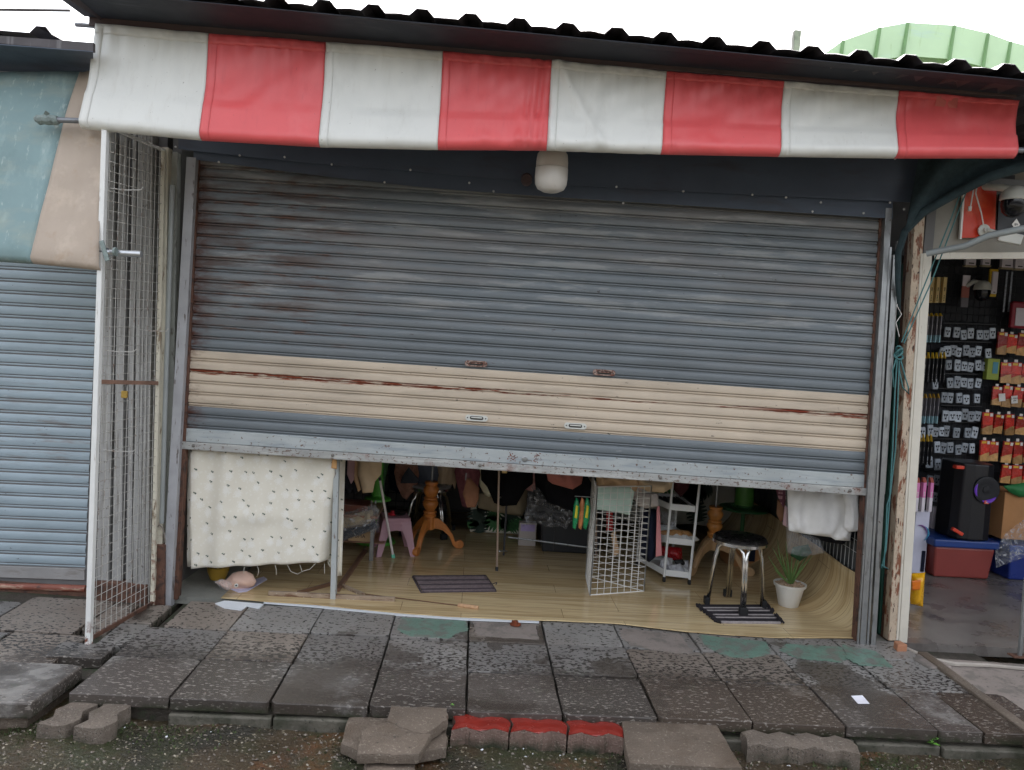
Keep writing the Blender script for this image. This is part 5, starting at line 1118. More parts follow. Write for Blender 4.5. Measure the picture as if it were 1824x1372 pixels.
# more garments on a rear rail
MB().tube([at(690, 800, 1.77), at(1270, 826, 1.77)], .009, 6).build('rear_rail', m_galv); tag(bpy.data.objects['rear_rail'], 'steel rail across the back of the stall carrying the rear garments', 'rail')
GC = [((104, 78, 68), 'brown'), ((62, 66, 74), 'slate'), ((120, 108, 92), 'taupe'), ((86, 54, 58), 'wine'), ((150, 138, 120), 'oatmeal'), ((54, 60, 50), 'olive'), ((128, 96, 92), 'rose brown'), ((70, 70, 76), 'charcoal'), ((112, 112, 116), 'grey'), ((140, 116, 84), 'camel'), ((48, 44, 50), 'aubergine'), ((158, 128, 124), 'blush')]
rng = random.Random(44); xg = 704
for i, (gc, gn) in enumerate(GC):
    w_ = rng.uniform(34, 50); yb_ = rng.uniform(868, 902); xg0 = xg; xg += w_*.95
    sl_ = rng.uniform(6, 14)
    o = hang('rear_garment', [(xg0+4, 806), (xg0+w_-4, 808), (xg0+w_+2, 846), (xg0+w_-3, 872), (xg0+w_-sl_, yb_-6), (xg0+w_*.5, yb_+4), (xg0+sl_, yb_), (xg0+3, 866), (xg0-2, 842)], 1.72+.04*(i % 3), cloth(gn+' rear cotton', tuple(min(255, int(c*1.8)) for c in gc), layers=[dict(sc=30, det=2, lo=.52, hi=.56, col=tuple(min(255, int(c*1.5)) for c in gc), amt=.6)] if i % 3 == 0 else ()), '%s garment hanging on the rear rail of the stall' % gn, 'garment', thick=.03, fold=.010, fk=70); o['group'] = 'garments on the rear rail'
# drying rack
m_rack = M('worn rack tube', (156, 136, 120), .4, metal=.3, var=.2)
dr = thing('drying_rack', 'folding drying rack carrying the dark clothes in the middle of the stall', 'drying rack', atz(886, 1018, 0))
a, b = at(889, 835, .86), atz(885, 1016, .004); MB().tube([a, b], .0075, 8).build('leg', m_rack, dr, smooth=True); MB().tube([atz(885, 1018, .002), atz(885, 1010, .03)], .010, 8).build('foot_cap', m_rub, dr)
a, b = at(905, 850, 1.35), atz(897, 990, .004); MB().tube([a, b], .0075, 8).build('leg', M('black tube', (36, 36, 38), .4), dr, smooth=True)
MB().tube([at(905, 957, 1.30), at(1060, 977, 1.15)], .0065, 8).build('stretcher', m_galv, dr, smooth=True); MB().tube([at(888, 886, .86), at(906, 887, 1.0)], .005, 6).build('cross_pin', m_galv, dr); MB().tube([at(890, 982, .87), at(903, 982, 1.25)], .005, 6).build('cross_pin', m_galv, dr)
MB().tube([at(1040, 835, 1.3), at(1062, 870, 1.1), atz(1062, 1000, .005)], .0075, 8).build('leg', m_rack, dr, smooth=True); MB().tube([at(860, 826, .86), at(1070, 842, .86)], .006, 8).build('top_bar', m_galv, dr)
hang('hung_shirt', [(856, 822), (950, 830), (949, 862), (936, 872), (920, 900), (895, 902), (880, 896), (868, 868), (857, 855)], .92, M('black smooth fabric', (10, 10, 12), .8, spec=.1), 'big black shirt hanging on the drying rack', 'shirt', thick=.03, fold=.005)
hang('price_tag', [(894, 834), (903, 834), (903, 843), (894, 843)], .84, M('yellow tag', (226, 196, 130), .6), 'small yellow price tag above the big black shirt', 'tag', thick=.002)
hang('hung_dress', [(952, 830), (1062, 838), (1062, 905), (1030, 912), (985, 910), (955, 895)], 1.35, m_bkc, 'wide black garment behind the clear shoe bag', 'garment', thick=.05, fold=.012)
hang('coral_blouse', [(972, 835), (1040, 840), (1036, 862), (1020, 872), (984, 862), (976, 856)], 1.0, m_coral, 'dusty coral top hanging right of the big black shirt', 'blouse', thick=.035, fold=.007, fdir=(1, .6))
o = hang('cloth_pouch', [(832, 852), (838, 852), (854, 870), (853, 888), (847, 904), (832, 904), (824, 880)], 1.15, cloth('brown felt', (164, 118, 92)), 'brown cloth pouch clipped left of the big black shirt', 'pouch', thick=.03, fold=.006)
p = at(834, 848, 1.13); MB().bar(p+Vector((0, 0, .02)), p-Vector((0, 0, .03)), .012, .01).build('clip', m_film2, o); p = at(830, 848, 1.13); MB().bar(p+Vector((0, 0, .02)), p-Vector((0, 0, .03)), .006, .01).build('clip', m_galv, o)
sb = hang('shoe_bag', [(950, 862), (962, 872), (974, 895), (1018, 910), (1022, 922), (1008, 944), (1000, 938), (978, 940), (950, 932), (930, 938), (938, 900), (940, 875)], 1.25, m_film2, 'clear crumpled bag holding black shoes on the drying rack', 'bag', thick=.05, fold=.014, fk=95, fdir=(1, .9))
for nm, P_ in (('shoe', [(952, 912), (970, 910), (980, 920), (976, 930), (955, 930), (948, 920)]), ('shoe', [(982, 914), (1004, 914), (1014, 924), (1006, 934), (986, 932)])):
    hang(nm, P_, 1.27, m_blk, 'black shoe in the clear bag, %s of the pair' % ('left' if P_[0][0] < 960 else 'right'), 'shoe', thick=.03)
hang('black_pouch', [(950, 872), (966, 876), (974, 892), (958, 900), (949, 890)], 1.26, m_blk, 'black pouch at the top of the clear shoe bag', 'pouch', thick=.03)
pb_ = thing('paper_bag', 'small pale bag with lilac label standing by the monstera printed cabinet', 'bag', atz(938, 974, 0)); p0, p1 = atz(923, 973, 0), atz(953, 973, 0); zt2 = at(938, 932, p0.y).z
MB().box(p0.x, p1.x, p0.y, p0.y+.08, .004, zt2).build('bag_body', m_grey, pb_, bev=.004); MB().box(p0.x+.012, p1.x-.012, p0.y-.003, p0.y, zt2-.062, zt2-.01).build('lilac_label', M('lilac card', (176, 160, 204), .6), pb_)
bk = thing('storage_box', 'black lidded storage box behind the white wire grid', 'box', atz(1005, 990, 0)); p0, p1 = atz(963, 984, 0), atz(1068, 990, 0); zt2 = at(1000, 925, 1.4).z
MB().hexa([Vector(q) for q in ((p0.x+.01, 1.40, .004), (p1.x-.01, 1.40, .004), (p1.x-.01, 1.75, .004), (p0.x+.01, 1.75, .004), (p0.x-.01, 1.38, zt2), (p1.x+.01, 1.38, zt2), (p1.x+.01, 1.77, zt2), (p0.x-.01, 1.77, zt2))]).build('body', M('black box plastic', (28, 30, 34), .4), bk, bev=.012)
MB().box(p0.x-.025, p1.x+.025, 1.365, 1.785, zt2, zt2+.03).build('lid', M('black lid plastic', (24, 26, 30), .4), bk, bev=.008); MB().box(p0.x+.09, p0.x+.10, 1.385, 1.40, .02, zt2-.01).build('rib', m_blk, bk)
# three snack packets
m_pg = M('glossy green packet', (36, 150, 96), .25, var=.2, vsc=40); m_py = M('yellow print', (222, 214, 60), .3); m_po = M('orange packet', (206, 130, 80), .3, var=.2, vsc=40)
for i, (x, mm, yo, lab) in enumerate(((1027, m_pg, 0, 'left glossy green packet hanging from the wire grid'), (1037, m_po, .01, 'orange tinted packet hanging between the two green packets'), (1046, m_pg, 0, 'right glossy green packet hanging against the wire grid'))):
    P_ = [(x-1, 886), (x+3, 890), (x+6, 905), (x+4, 925), (x-2, 944), (x-7, 940), (x-7, 922), (x-5, 900)]
    o = hang('snack_packet', P_, .60+yo, mm, lab, 'packet', thick=.018, fold=.002, rad=.012); o['group'] = 'packets on the wire grid'
    if mm is m_pg:
        puff('yellow_print', [(x-1, 900), (x+3, 902), (x+1, 924), (x-4, 922)], .578+yo, m_py, o, thick=.003, rad=.01)
MB().tube([at(1024, 884, .61), at(1058, 886, .56)], .003, 6).build('packet_hook', m_galv); tag(bpy.data.objects['packet_hook'], 'thin hook rod holding the three packets', 'hook')
# white wire grid display (three hinged panels)
m_ww = M('white coated grid', (216, 214, 208), .45, var=.05)
A, B, C_ = Vector((.79, .43, .004)), Vector((1.155, .56, .004)), Vector((.82, .84, .004)); gz = at(1058, 868, .43).z
tg = thing('grid_display', 'white three panel wire grid display standing on the vinyl floor', 'display stand', (A+B+C_)/3)
for (p, q, nv, nh_) in ((A, B, 8, 17), (A, C_, 8, 17), (C_, B, 9, 17)):
    mb = MB(); U = Vector((0, 0, gz))
    for e_ in ((p, p+U), (q, q+U), (p+Vector((0, 0, .003)), q+Vector((0, 0, .003))), (p+U, q+U)): mb.tube(e_, .0042, 6)
    for i in range(1, nv): mb.tube([p.lerp(q, i/nv), p.lerp(q, i/nv)+U], .0019, 4)
    for i in range(1, nh_): mb.tube([p+U*(i/nh_), q+U*(i/nh_)], .0019, 4)
    mb.build('wire_panel', m_ww, tg)
hang('mint_cloth', [(1063, 866), (1122, 868), (1130, 876), (1122, 918), (1095, 912), (1063, 908)], .58, m_mint, 'mint cloth draped inside the white wire grid', 'cloth', thick=.008, fold=.003)
hang('beige_garments', [(1060, 838), (1135, 845), (1140, 862), (1132, 876), (1090, 866), (1066, 866)], .62, m_tan, 'tan garments folded over the top of the white wire grid', 'garment', thick=.05, fold=.010, fdir=(1, .9))
hang('beige_bundle', [(1132, 846), (1200, 852), (1196, 870), (1182, 878), (1155, 876), (1138, 868)], .62, m_beigec, 'beige bundled garment hanging between the wire grid and the trolley', 'garment', thick=.06, fold=.012, fdir=(.6, 1))
hang('grey_garment', [(1136, 878), (1172, 880), (1173, 902), (1150, 906), (1134, 900)], .70, m_grey, 'pale grey folded garment at the right of the wire grid', 'garment', thick=.03, fold=.005)
hang('black_backpack', [(1148, 905), (1172, 908), (1174, 960), (1168, 992), (1156, 1002), (1140, 990), (1140, 930)], .90, m_navy, 'dark navy bag standing between the wire grid and the trolley', 'bag', thick=.09, fold=.008)
hang('pink_strap', [(1170, 902), (1175, 902), (1179, 990), (1168, 992)], .80, cloth('pink ribbon', (222, 150, 152)), 'pink strap hanging beside the dark navy bag', 'strap', thick=.006)
hang('red_parcel', [(1080, 910), (1092, 910), (1092, 946), (1080, 946)], .95, M('red packet', (170, 44, 44), .4), 'small red parcel seen through the wire grid', 'parcel', thick=.02)
hang('straw_bundle', [(1088, 950), (1096, 945), (1104, 985), (1094, 992)], .85, m_tan, 'pale straw bundle inside the white wire grid', 'bundle', thick=.02)
# trolley
m_tw = M('white trolley plastic', (214, 216, 214), .45, var=.05)
tA, tB = atz(1183, 1030, .03), atz(1228, 1035, .03); yb_ = tA.y+.36; dxb = -.11
tr = thing('trolley', 'white three tier trolley on castors beside the wire grid', 'trolley', (tA+tB)/2)
def tz(py, Y): return at(1205, py, Y).z
cs = [Vector((tA.x, tA.y, 0)), Vector((tB.x, tB.y, 0)), Vector((tB.x+dxb*.2, yb_, 0)), Vector((tA.x+dxb, yb_, 0))]
zs = [.05, tz(968, tA.y), tz(908, tA.y)]; ztp = tz(845, tA.y)
for i, c in enumerate(cs):
    MB().tube([c+Vector((0, 0, .04)), c+Vector((.02 if i in (1,) else .01, 0, ztp))], .009, 10).build('post', m_tw, tr, smooth=True)
    MB().lathe([(.016, -.008), (.019, -.005), (.019, .005), (.016, .008)], c+Vector((0, 0, .021)), 12, (1, 0, 0)).build('castor', m_rub, tr, smooth=True); MB().tube([c+Vector((0, 0, .025)), c+Vector((0, 0, .05))], .007, 6).build('castor_stem', m_galv, tr)
for z in zs:
    fl_ = MB(); fl_.hexa([cs[i]+Vector((0, 0, z)) for i in range(4)]+[cs[i]+Vector((0, 0, z+.006)) for i in range(4)]); sf = fl_.build('shelf', m_tw, tr)
    for i in range(4):
        a, b = cs[i]+Vector((0, 0, z+.018)), cs[(i+1) % 4]+Vector((0, 0, z+.018)); MB().bar(a, b, .042, .006, (0, 0, 1)).build('rim', m_tw, sf, bev=.002)
ty = tA.y
hang('foil_bag', [(1176, 998), (1186, 992), (1198, 995), (1198, 1012), (1184, 1018), (1174, 1010)], ty+.12, M('grey crumpled film', (190, 190, 194), .25, var=.2, vsc=50, bump=1, bsc=60), 'crumpled grey white bag at the left of the lowest trolley tier', 'bag', thick=.05, fold=.012, fk=90)
hang('foil_bag', [(1190, 1008), (1212, 1004), (1222, 1015), (1218, 1026), (1188, 1025)], ty+.08, MATS['grey crumpled film'], 'crumpled grey white bag at the front of the lowest trolley tier', 'bag', thick=.05, fold=.012, fk=90)
hang('foil_bag', [(1210, 998), (1226, 998), (1232, 1018), (1222, 1026), (1210, 1020)], ty+.16, MATS['grey crumpled film'], 'crumpled grey white bag at the right of the lowest trolley tier', 'bag', thick=.05, fold=.012, fk=90)
hang('dark_pouch', [(1200, 998), (1216, 996), (1222, 1006), (1206, 1010)], ty+.14, m_blk, 'small black pouch among the crumpled bags on the trolley', 'pouch', thick=.03)
hang('red_packet', [(1172, 972), (1214, 976), (1216, 996), (1204, 1000), (1174, 988)], ty+.25, M('glossy red film', (176, 38, 44), .25, var=.2, vsc=40), 'glossy red packet below the middle trolley tier', 'packet', thick=.05, fold=.008, fk=80)
hang('pastry_tray', [(1172, 955), (1200, 950), (1240, 956), (1246, 962), (1232, 967), (1176, 966)], ty+.10, m_whitec, 'white wrapped tray on the middle trolley tier', 'tray', thick=.06, fold=.004)
hang('brown_packets', [(1174, 946), (1200, 943), (1226, 946), (1238, 955), (1218, 958), (1180, 957)], ty+.12, M('golden brown film', (176, 132, 84), .3, var=.3, vsc=30), 'golden brown packets on the middle trolley tier', 'packets', thick=.05, fold=.008, fk=80)
hang('clear_packet', [(1178, 912), (1200, 908), (1206, 930), (1196, 942), (1178, 938)], ty+.22, m_film2, 'clear crumpled packet behind the trolley posts', 'packet', thick=.05, fold=.012, fk=90)
for i in range(5): 
    p = at(1182+i*8, 897, ty+.18); 
    o = MB().box(p.x-.010, p.x+.010, ty+.05, ty+.30, zs[2]+.008, zs[2]+.03).build('dark_case', m_blk, bev=.003); tag(o, ['leftmost', 'second from left', 'middle', 'second from right', 'rightmost'][i]+' dark slim case on the top trolley tier', 'case', 'dark cases on the trolley')
hang('maroon_garment', [(1195, 848), (1232, 852), (1226, 872), (1212, 886), (1200, 872)], ty+.1, m_maroon, 'dark maroon garment hanging over the top of the trolley', 'garment', thick=.04, fold=.006)
# cardboard box behind stool
cbx = thing('cardboard_box', 'brown cardboard box with a navy panel behind the chrome stool', 'box', Vector((2.12, 1.3, .004))); p0, p1 = at(1330, 1012, 1.24), at(1368, 1014, 1.24); zt2 = at(1345, 966, 1.24).z; m_card = M('brown cardboard', (178, 128, 82), .8, var=.08)
MB().box(p0.x-.12, p1.x-.06, 1.26, 1.5, .004, zt2).build('carton', m_card, cbx, bev=.003); MB().prism([(p1.x-.055, 1.26), (p1.x+.05, 1.5), (p1.x+.03, 1.52), (p1.x-.075, 1.29)], .02, zt2-.02).build('flap', M('rust brown board', (150, 84, 52), .6), cbx); MB().box(p0.x+.0, p0.x+.06, 1.253, 1.26, .05, zt2-.05).build('navy_panel', m_navy, cbx)
# clothes hung on right wall
hang('white_shirt', [(1402, 868), (1528, 878), (1530, 946), (1516, 948), (1514, 964), (1488, 962), (1480, 957), (1455, 954), (1415, 948), (1405, 945)], .16, m_whitec, 'white shirt hanging at the right of the doorway', 'shirt', thick=.02, fold=.015, fk=42, fdir=(1, .05))
hang('white_sleeve', [(1500, 876), (1526, 879), (1530, 945), (1512, 948), (1503, 940), (1506, 905)], .12, m_whitec, 'white sleeve hanging in front of the white shirt', 'sleeve', thick=.025, fold=.005)
hang('black_shirt', [(1420, 930), (1528, 930), (1526, 965), (1512, 962), (1500, 970), (1475, 966), (1430, 956)], .24, m_bkc, 'black shirt behind the white shirt', 'shirt', thick=.02, fold=.005)
hang('clear_cover', [(1398, 868), (1420, 870), (1425, 945), (1460, 960), (1470, 985), (1430, 992), (1402, 985)], .20, m_film, 'clear plastic cover hanging at the left of the white shirt', 'cover', thick=.03, fold=.01)
hang('checked_shirt', [(1380, 866), (1400, 868), (1400, 890), (1395, 905), (1386, 886)], .45, M('pink check', (206, 160, 166), .8, layers=[dict(sc=(80, 1, 1), det=1, lo=.5, hi=.52, col=(120, 70, 84)), dict(sc=(1, 1, 80), det=1, lo=.5, hi=.52, col=(120, 70, 84))]), 'pink checked sleeve on the right wall', 'shirt', thick=.02, fold=.004)
hang('tan_bag', [(1385, 890), (1398, 895), (1400, 922), (1390, 930), (1383, 915)], .48, cloth('tan leather', (150, 112, 88)), 'tan bag hanging below the pink checked sleeve', 'bag', thick=.03)
hang('pink_garment', [(1398, 900), (1404, 905), (1404, 940), (1394, 935)], .35, m_pinkc, 'pale pink garment edge beside the clear cover', 'garment', thick=.02)
hang('green_bundle', [(1412, 975), (1440, 970), (1446, 985), (1425, 1000), (1408, 990)], .40, M('bottle green cloth', (28, 70, 40), .8), 'dark green bundle behind the potted plant', 'bundle', thick=.03, fold=.006)
hang('orange_tag', [(592, 812), (600, 812), (600, 836), (590, 834)], .10, cloth('orange tan strip', (206, 160, 110)), 'orange tan strip tied at the top of the grey upright', 'strip', thick=.008)
MB().tube([at(1375, 862, .30), at(1545, 872, .12)], .008, 8).build('wall_rail', m_galv); tag(bpy.data.objects['wall_rail'], 'steel rail holding the shirts at the right wall', 'rail')
# ================================================================== loose bricks and slabs on the ground in front
m_bk = M('grey zigzag brick', (110, 99, 88), .55, var=.22, vsc=9, bump=.9, bsc=150, layers=[dict(sc=100, det=2, lo=.60, hi=.66, col=(150, 142, 130), amt=.7), dict(sc=120, det=2, lo=.62, hi=.66, col=(60, 54, 48)), dict(sc=8, lo=.55, hi=.68, col=(86, 76, 62), amt=.8), dict(sc=10, lo=.4, hi=.6, col=(58, 62, 44), reg=[('Z', -.07, -.10)])])
m_rbt = M('red painted brick top', (126, 42, 34), .22, var=.15, vsc=12, layers=[dict(sc=9, lo=.55, hi=.7, col=(92, 34, 30), amt=.7)])
def zigpoly(l, w_):
    T = []
    for i in range(9):
        x = -l/2+l*i/8; T.append((x, (.014 if i % 4 == 2 else (-.012 if i % 4 == 0 else .001))))
    return [(x, -w_/2+o_) for x, o_ in T]+[(l/2+.012, 0)]+[(x, w_/2+o_) for x, o_ in reversed(T)]+[(-l/2+.012, 0)]
def zig(c, l, w_, h, rot, label, group, mat, top=None, tilt=(0, 0)):
    t = thing('zigzag_brick', label, 'brick', c, group); cr, sr = math.cos(rot), math.sin(rot)
    fr = lambda x, y, z: c+Vector((x*cr-y*sr, x*sr+y*cr, z+x*tilt[0]+y*tilt[1]))
    ZP = zigpoly(l, w_); stone('block', ZP, 0, h if not top else h-.003, mat, t, .016, .004, .0016, fr, int(l*1e4) % 97)
    if top: stone('painted_top', zigpoly(l*.985, w_*.97), h-.010, h, top, t, .014, .004, .0012, fr, 5)
    return t
m_rbs = M('brick side', (122, 100, 90), .6, var=.2, vsc=12, bump=.9, bsc=120, layers=[dict(sc=(60, 60, 6), lo=.55, hi=.64, col=(92, 76, 66)), dict(sc=100, det=2, lo=.62, hi=.66, col=(150, 136, 122)), dict(sc=10, lo=.35, hi=.55, col=(52, 56, 38), reg=[('Z', -.06, -.10)])])
zt_r = -.024
def ctr(pxs): 
    q = [atz(x, y, zt_r) for x, y in pxs]; return sum(q, Vector())/len(q)
for i, (x0, x1, y0, y1) in enumerate(((804, 907, 1272, 1297), (907, 1008, 1276, 1302), (1008, 1108, 1281, 1307))):
    a, b = atz(x0, (y0+y1)/2-2, zt_r), atz(x1, (y0+y1)/2+3, zt_r); c = (a+b)/2; hgt = .088
    zig(Vector((c.x, c.y, zt_r-hgt)), (b-a).length*.955, .112, hgt, math.atan2(b.y-a.y, b.x-a.x), ['leftmost red topped zigzag brick, nearest the broken slab pile', 'middle red topped zigzag brick of the row of three', 'rightmost red topped zigzag brick, against the square slab'][i], 'red topped bricks in front of the paving', m_rbs, m_rbt)
for i, (x0, x1, yy_) in enumerate(((1322, 1425, 1312), (1418, 1524, 1318))):
    a, b = atz(x0, yy_, -.036), atz(x1, yy_+8, -.036); c = (a+b)/2
    zig(Vector((c.x, c.y, -.036-.082)), (b-a).length*.95, .11, .082, math.atan2(b.y-a.y, b.x-a.x)-.05*i, ['left grey zigzag brick of the pair at lower right', 'right grey zigzag brick of the pair at lower right'][i], 'grey zigzag bricks', m_bk, None, (0, .05))
for i, (x0, y0, x1, y1) in enumerate(((158, 1240, 102, 1285), (212, 1246, 170, 1288))):
    a, b = atz(x0, y0, -.035), atz(x1, y1, -.035); c = (a+b)/2
    zig(Vector((c.x, c.y-.01, -.035-.085)), .235, .11, .085, math.atan2(b.y-a.y, b.x-a.x)-.0, ['left grey zigzag brick lying beside the large raised slab', 'right grey zigzag brick tucked under the paving at left'][i], 'grey zigzag bricks', m_bk)
def slabpx(name, pts, z, th, label, mat=None, tilt=None):
    P = [tuple(atz(x, y, z).xy) for x, y in pts]; cx = sum(p[0] for p in P)/len(P); cy = sum(p[1] for p in P)/len(P)
    q = []
    for i in range(len(P)):
        a, b = Vector(P[i]), Vector(P[(i+1) % len(P)])
        for k in range(5):
            t = k/5; q.append(tuple(a.lerp(b, t)+Vector((nz(i*5+t*9, z*40, 1), nz(i*3+t*11, z*40, 4)))*(.009 if k else .004)))
    P = q
    fr = (lambda x, y, zz: (x, y, zz+(x-cx)*tilt[0]+(y-cy)*tilt[1])) if tilt else None
    return tag(stone(name, P, z-th, z, mat or m_slab, None, .022, .004, .002, fr, int(abs(P[0][0])*1000) % 91), label, 'slab')
slabpx('broken_slab', [(608, 1322), (622, 1276), (700, 1272), (795, 1290), (795, 1330), (740, 1340), (640, 1336)], -.050, .045, 'lowest broken slab piece of the pile at the front')
slabpx('broken_slab', [(637, 1340), (645, 1300), (662, 1292), (700, 1284), (768, 1306), (746, 1341)], -.004, .04, 'front five sided slab piece of the pile', tilt=(0, .02))
slabpx('broken_slab', [(690, 1281), (697, 1259), (796, 1261), (797, 1279), (757, 1302), (735, 1300)], .008, .045, 'rear slab piece on top of the pile, touching the paving', tilt=(-.02, .05))
slabpx('broken_slab', [(650, 1365), (655, 1345), (735, 1345), (740, 1372), (690, 1392)], -.06, .05, 'slab fragment under the front of the pile')
slabpx('square_slab', [(1122, 1358), (1108, 1280), (1276, 1288), (1322, 1366)], -.02, .055, 'square brown concrete slab lying in front of the paving right of the red bricks')
slabpx('slab_support', [(1120, 1372), (1112, 1300), (1280, 1300), (1318, 1372)], -.080, .03, 'dark slab hidden under the square brown slab', m_foot)
mb = MB().prism([tuple(atz(x, y, .001).xy) for x, y in ((1516, 1240), (1536, 1239), (1549, 1254), (1528, 1254))], .001, .0025); tag(mb.build('paper_note', M('white note paper', (232, 232, 240), .6), base=None), 'white paper note lying on the wet tiles at right', 'paper')
m_weed = M('fresh green leaf', (96, 150, 56), .5, var=.15)
def weed(px, py, z, n, s, label, seed):
    rn = random.Random(seed); c = atz(px, py, z); t = thing('weed', label, 'weed', c, 'small weeds in the joints')
    for i in range(n):
        a = i*2.4+rn.random(); d = Vector((math.cos(a), math.sin(a), 0)); e = s*rn.uniform(.6, 1); h = s*rn.uniform(.3, 1.3); sd_ = Vector((-d.y, d.x, 0))*e*.35; b = c+Vector((0, 0, h*.6))
        MB().tube([c, b], .0012, 4).build('stem', m_weed, t); MB().add([b, b+d*e*.4+sd_+Vector((0, 0, h*.2)), b+d*e+Vector((0, 0, h*.1)), b+d*e*.4-sd_+Vector((0, 0, h*.2))], [(0, 1, 2, 3)]).build('leaf', m_weed, t, solid=.0006)
weed(1660, 1327, -.07, 7, .035, 'small bright weed at the tile corner, lower right', 1); weed(1302, 1310, -.08, 6, .028, 'small bright weed between square slab and grey bricks', 2); weed(800, 1264, -.02, 6, .028, 'small bright weed by the rear slab of the pile', 3); weed(1678, 1262, -.02, 4, .016, 'tiny weed in the joint right of the paper note', 5); weed(1325, 1266, -.02, 3, .014, 'tiny weed in the joint above the grey bricks', 6)
scatter('litter_bits', m_paper, 26, -1.6, 2.2, -1.32, -1.17, .004, .010, 'scattered white litter bits along the foot of the paving', 'litter', .25, 21)
# ================================================================== accessory shop at right
YW = 1.76
def rect(px0, px1, py0, py1, Y):
    a, b = at(px0, py1, Y), at(px1, py0, Y); return a.x, b.x, a.z, b.z
wg = thing('shop_wire_grid', 'black wire grid covering the back wall of the accessory shop', 'wire grid', Vector((3.9, YW, .9)))
m_bw = M('black coated wire', (30, 32, 36), .4); xa, xb = at(1630, 700, YW).x, at(1835, 700, YW).x; zb0, zt0 = .75, 2.45
mb = MB(); x = xa
while x < xb: mb.tube([(x, YW, zb0), (x, YW, zt0)], .0028, 4); x += .046
mb.build('upright_wires', m_bw, wg); mb = MB(); z = zb0
while z < zt0: mb.tube([(xa, YW-.005, z), (xb, YW-.005, z)], .0028, 4); z += .062
mb.build('cross_wires', m_bw, wg)
m_bl = M('grey blister card', (150, 158, 168), .15, var=.2, vsc=30, rand=.35); m_blh = M('blister window', (172, 180, 188), .08, var=.2, vsc=40, rand=.35, bump=.4, bsc=60); m_ear = M('black earphones', (20, 22, 28), .35)
# one earphone pack, copied
def blister():
    c = Vector((0, 0, 0)); ORGC = c
    t = thing('earphone_pack', 'x', 'earphone pack', c, 'earphone packs on the back wall'); w_, h = .023, .037
    def rr(wx, hz, r): 
        o = []
        for (sx, sz, a0) in ((1, -1, -90), (1, 1, 0), (-1, 1, 90), (-1, -1, 180)):
            for k in range(4): a = R(a0+k*30); o.append((sx*(wx-r)+r*math.cos(a), sz*(hz-r)+r*math.sin(a)))
        return o
    MB().prism(rr(w_, h, .007), 0, .012, lambda x, z, y: Vector((x, -y, z))).build('case', m_bl, t, bev=.002)
    MB().prism(rr(w_*.86, h*.9, .006), .012, .0135, lambda x, z, y: Vector((x, -y, z))).build('window', m_blh, t)
    mb = MB()
    for sx in (-1, 1): mb.ball((sx*.009, -.0155, .008), .0065, .004, .006, 8, 5); mb.tube([(sx*.009, -.0145, .004), (sx*.005, -.0145, -.008), (0, -.0145, -.014)], .0014, 4)
    mb.ball((0, -.015, -.016), .007, .003, .005, 8, 5); mb.build('earphones', m_ear, t, smooth='all'); return t
proto = blister(); first = [True]
ROWS = [(594, [1688, 1702, 1715, 1728, 1742, 1754, 1766]), (626, [1676, 1686, 1696, 1706, 1718, 1730, 1742, 1758]), (652, [1690, 1703, 1716, 1728, 1740, 1752]), (683, [1664, 1690, 1703, 1716, 1728, 1740]), (710, [1680, 1690, 1706, 1718, 1740]), (740, [1684, 1694, 1705, 1716, 1727, 1741]), (769, [1642, 1656, 1666, 1675, 1684, 1702, 1722, 1736]), (799, [1667, 1679, 1692, 1706, 1718, 1730]), (826, [1654, 1668, 1683, 1700, 1712]), (856, [1655, 1668, 1681, 1694]), (884, [1664, 1674, 1686])]
names = ['top', 'second', 'third', 'fourth', 'fifth', 'sixth', 'seventh', 'eighth', 'ninth', 'tenth', 'lowest']
rn = random.Random(31)
for ri, (py, xs) in enumerate(ROWS):
    for xi, px in enumerate(xs):
        p = at(px+rn.uniform(-1.5, 1.5), py+rn.uniform(-2.5, 2.5)+.02*(px-1700), YW-.05); lab = 'clear earphone pack in the %s row, %s' % (names[ri], ['first', 'second', 'third', 'fourth', 'fifth', 'sixth', 'seventh', 'eighth'][xi]+' from the cream post')
        if first[0]: proto.location = p; proto['label'] = lab; t = proto; first[0] = False
        else: t = dup(proto, p, 0, lab)
        t.rotation_euler = (rn.uniform(-.06, .06), rn.uniform(-.14, .14), rn.uniform(-.12, .12)); t.scale = (rn.uniform(1.0, 1.2), 1.12, rn.uniform(1.0, 1.28))
    a, b = at(xs[0]-8, py-18, YW-.03), at(xs[-1]+8, py-16, YW-.03); o = MB().tube([a, b], .006, 6).build('hook_bar', m_bw, wg)
# red card packs
m_rc = M('red card pack', (186, 52, 42), .25, var=.3, vsc=25, rand=.4, bump=.3, bsc=50); m_gc = M('gold card lower', (190, 146, 92), .3, var=.3, vsc=25, rand=.35); m_wl = M('white sticker', (224, 220, 214), .5); m_yl = M('yellow print patch', (230, 186, 60), .4)
def redpack():
    t = thing('cable_pack', 'x', 'cable pack', Vector((0, 0, 0)), 'red cable packs on the back wall')
    MB().box(-.031, .031, -.014, 0, -.008, .062).build('red_card', m_rc, t, bev=.002)
    MB().prism([(-.031, -.062), (.031, -.062), (.031, -.0085), (.0, -.016), (-.031, -.030)], 0, .013, lambda x, z, y: Vector((x, -y, z))).build('gold_card', m_gc, t); MB().prism([(-.031, -.0295), (0, -.0155), (.031, -.008), (-.031, -.008)], 0, .0135, lambda x, z, y: Vector((x, -y, z))).build('red_wave', m_rc, t)
    MB().box(.010, .027, -.016, -.0145, .040, .058).build('sticker', m_wl, t); MB().box(-.026, .004, -.016, -.0145, .044, .057).build('yellow_print', m_yl, t); MB().box(-.010, .010, -.003, 0, .062, .078).build('hang_tab', m_wl, t); return t
rp0 = redpack(); first = [True]
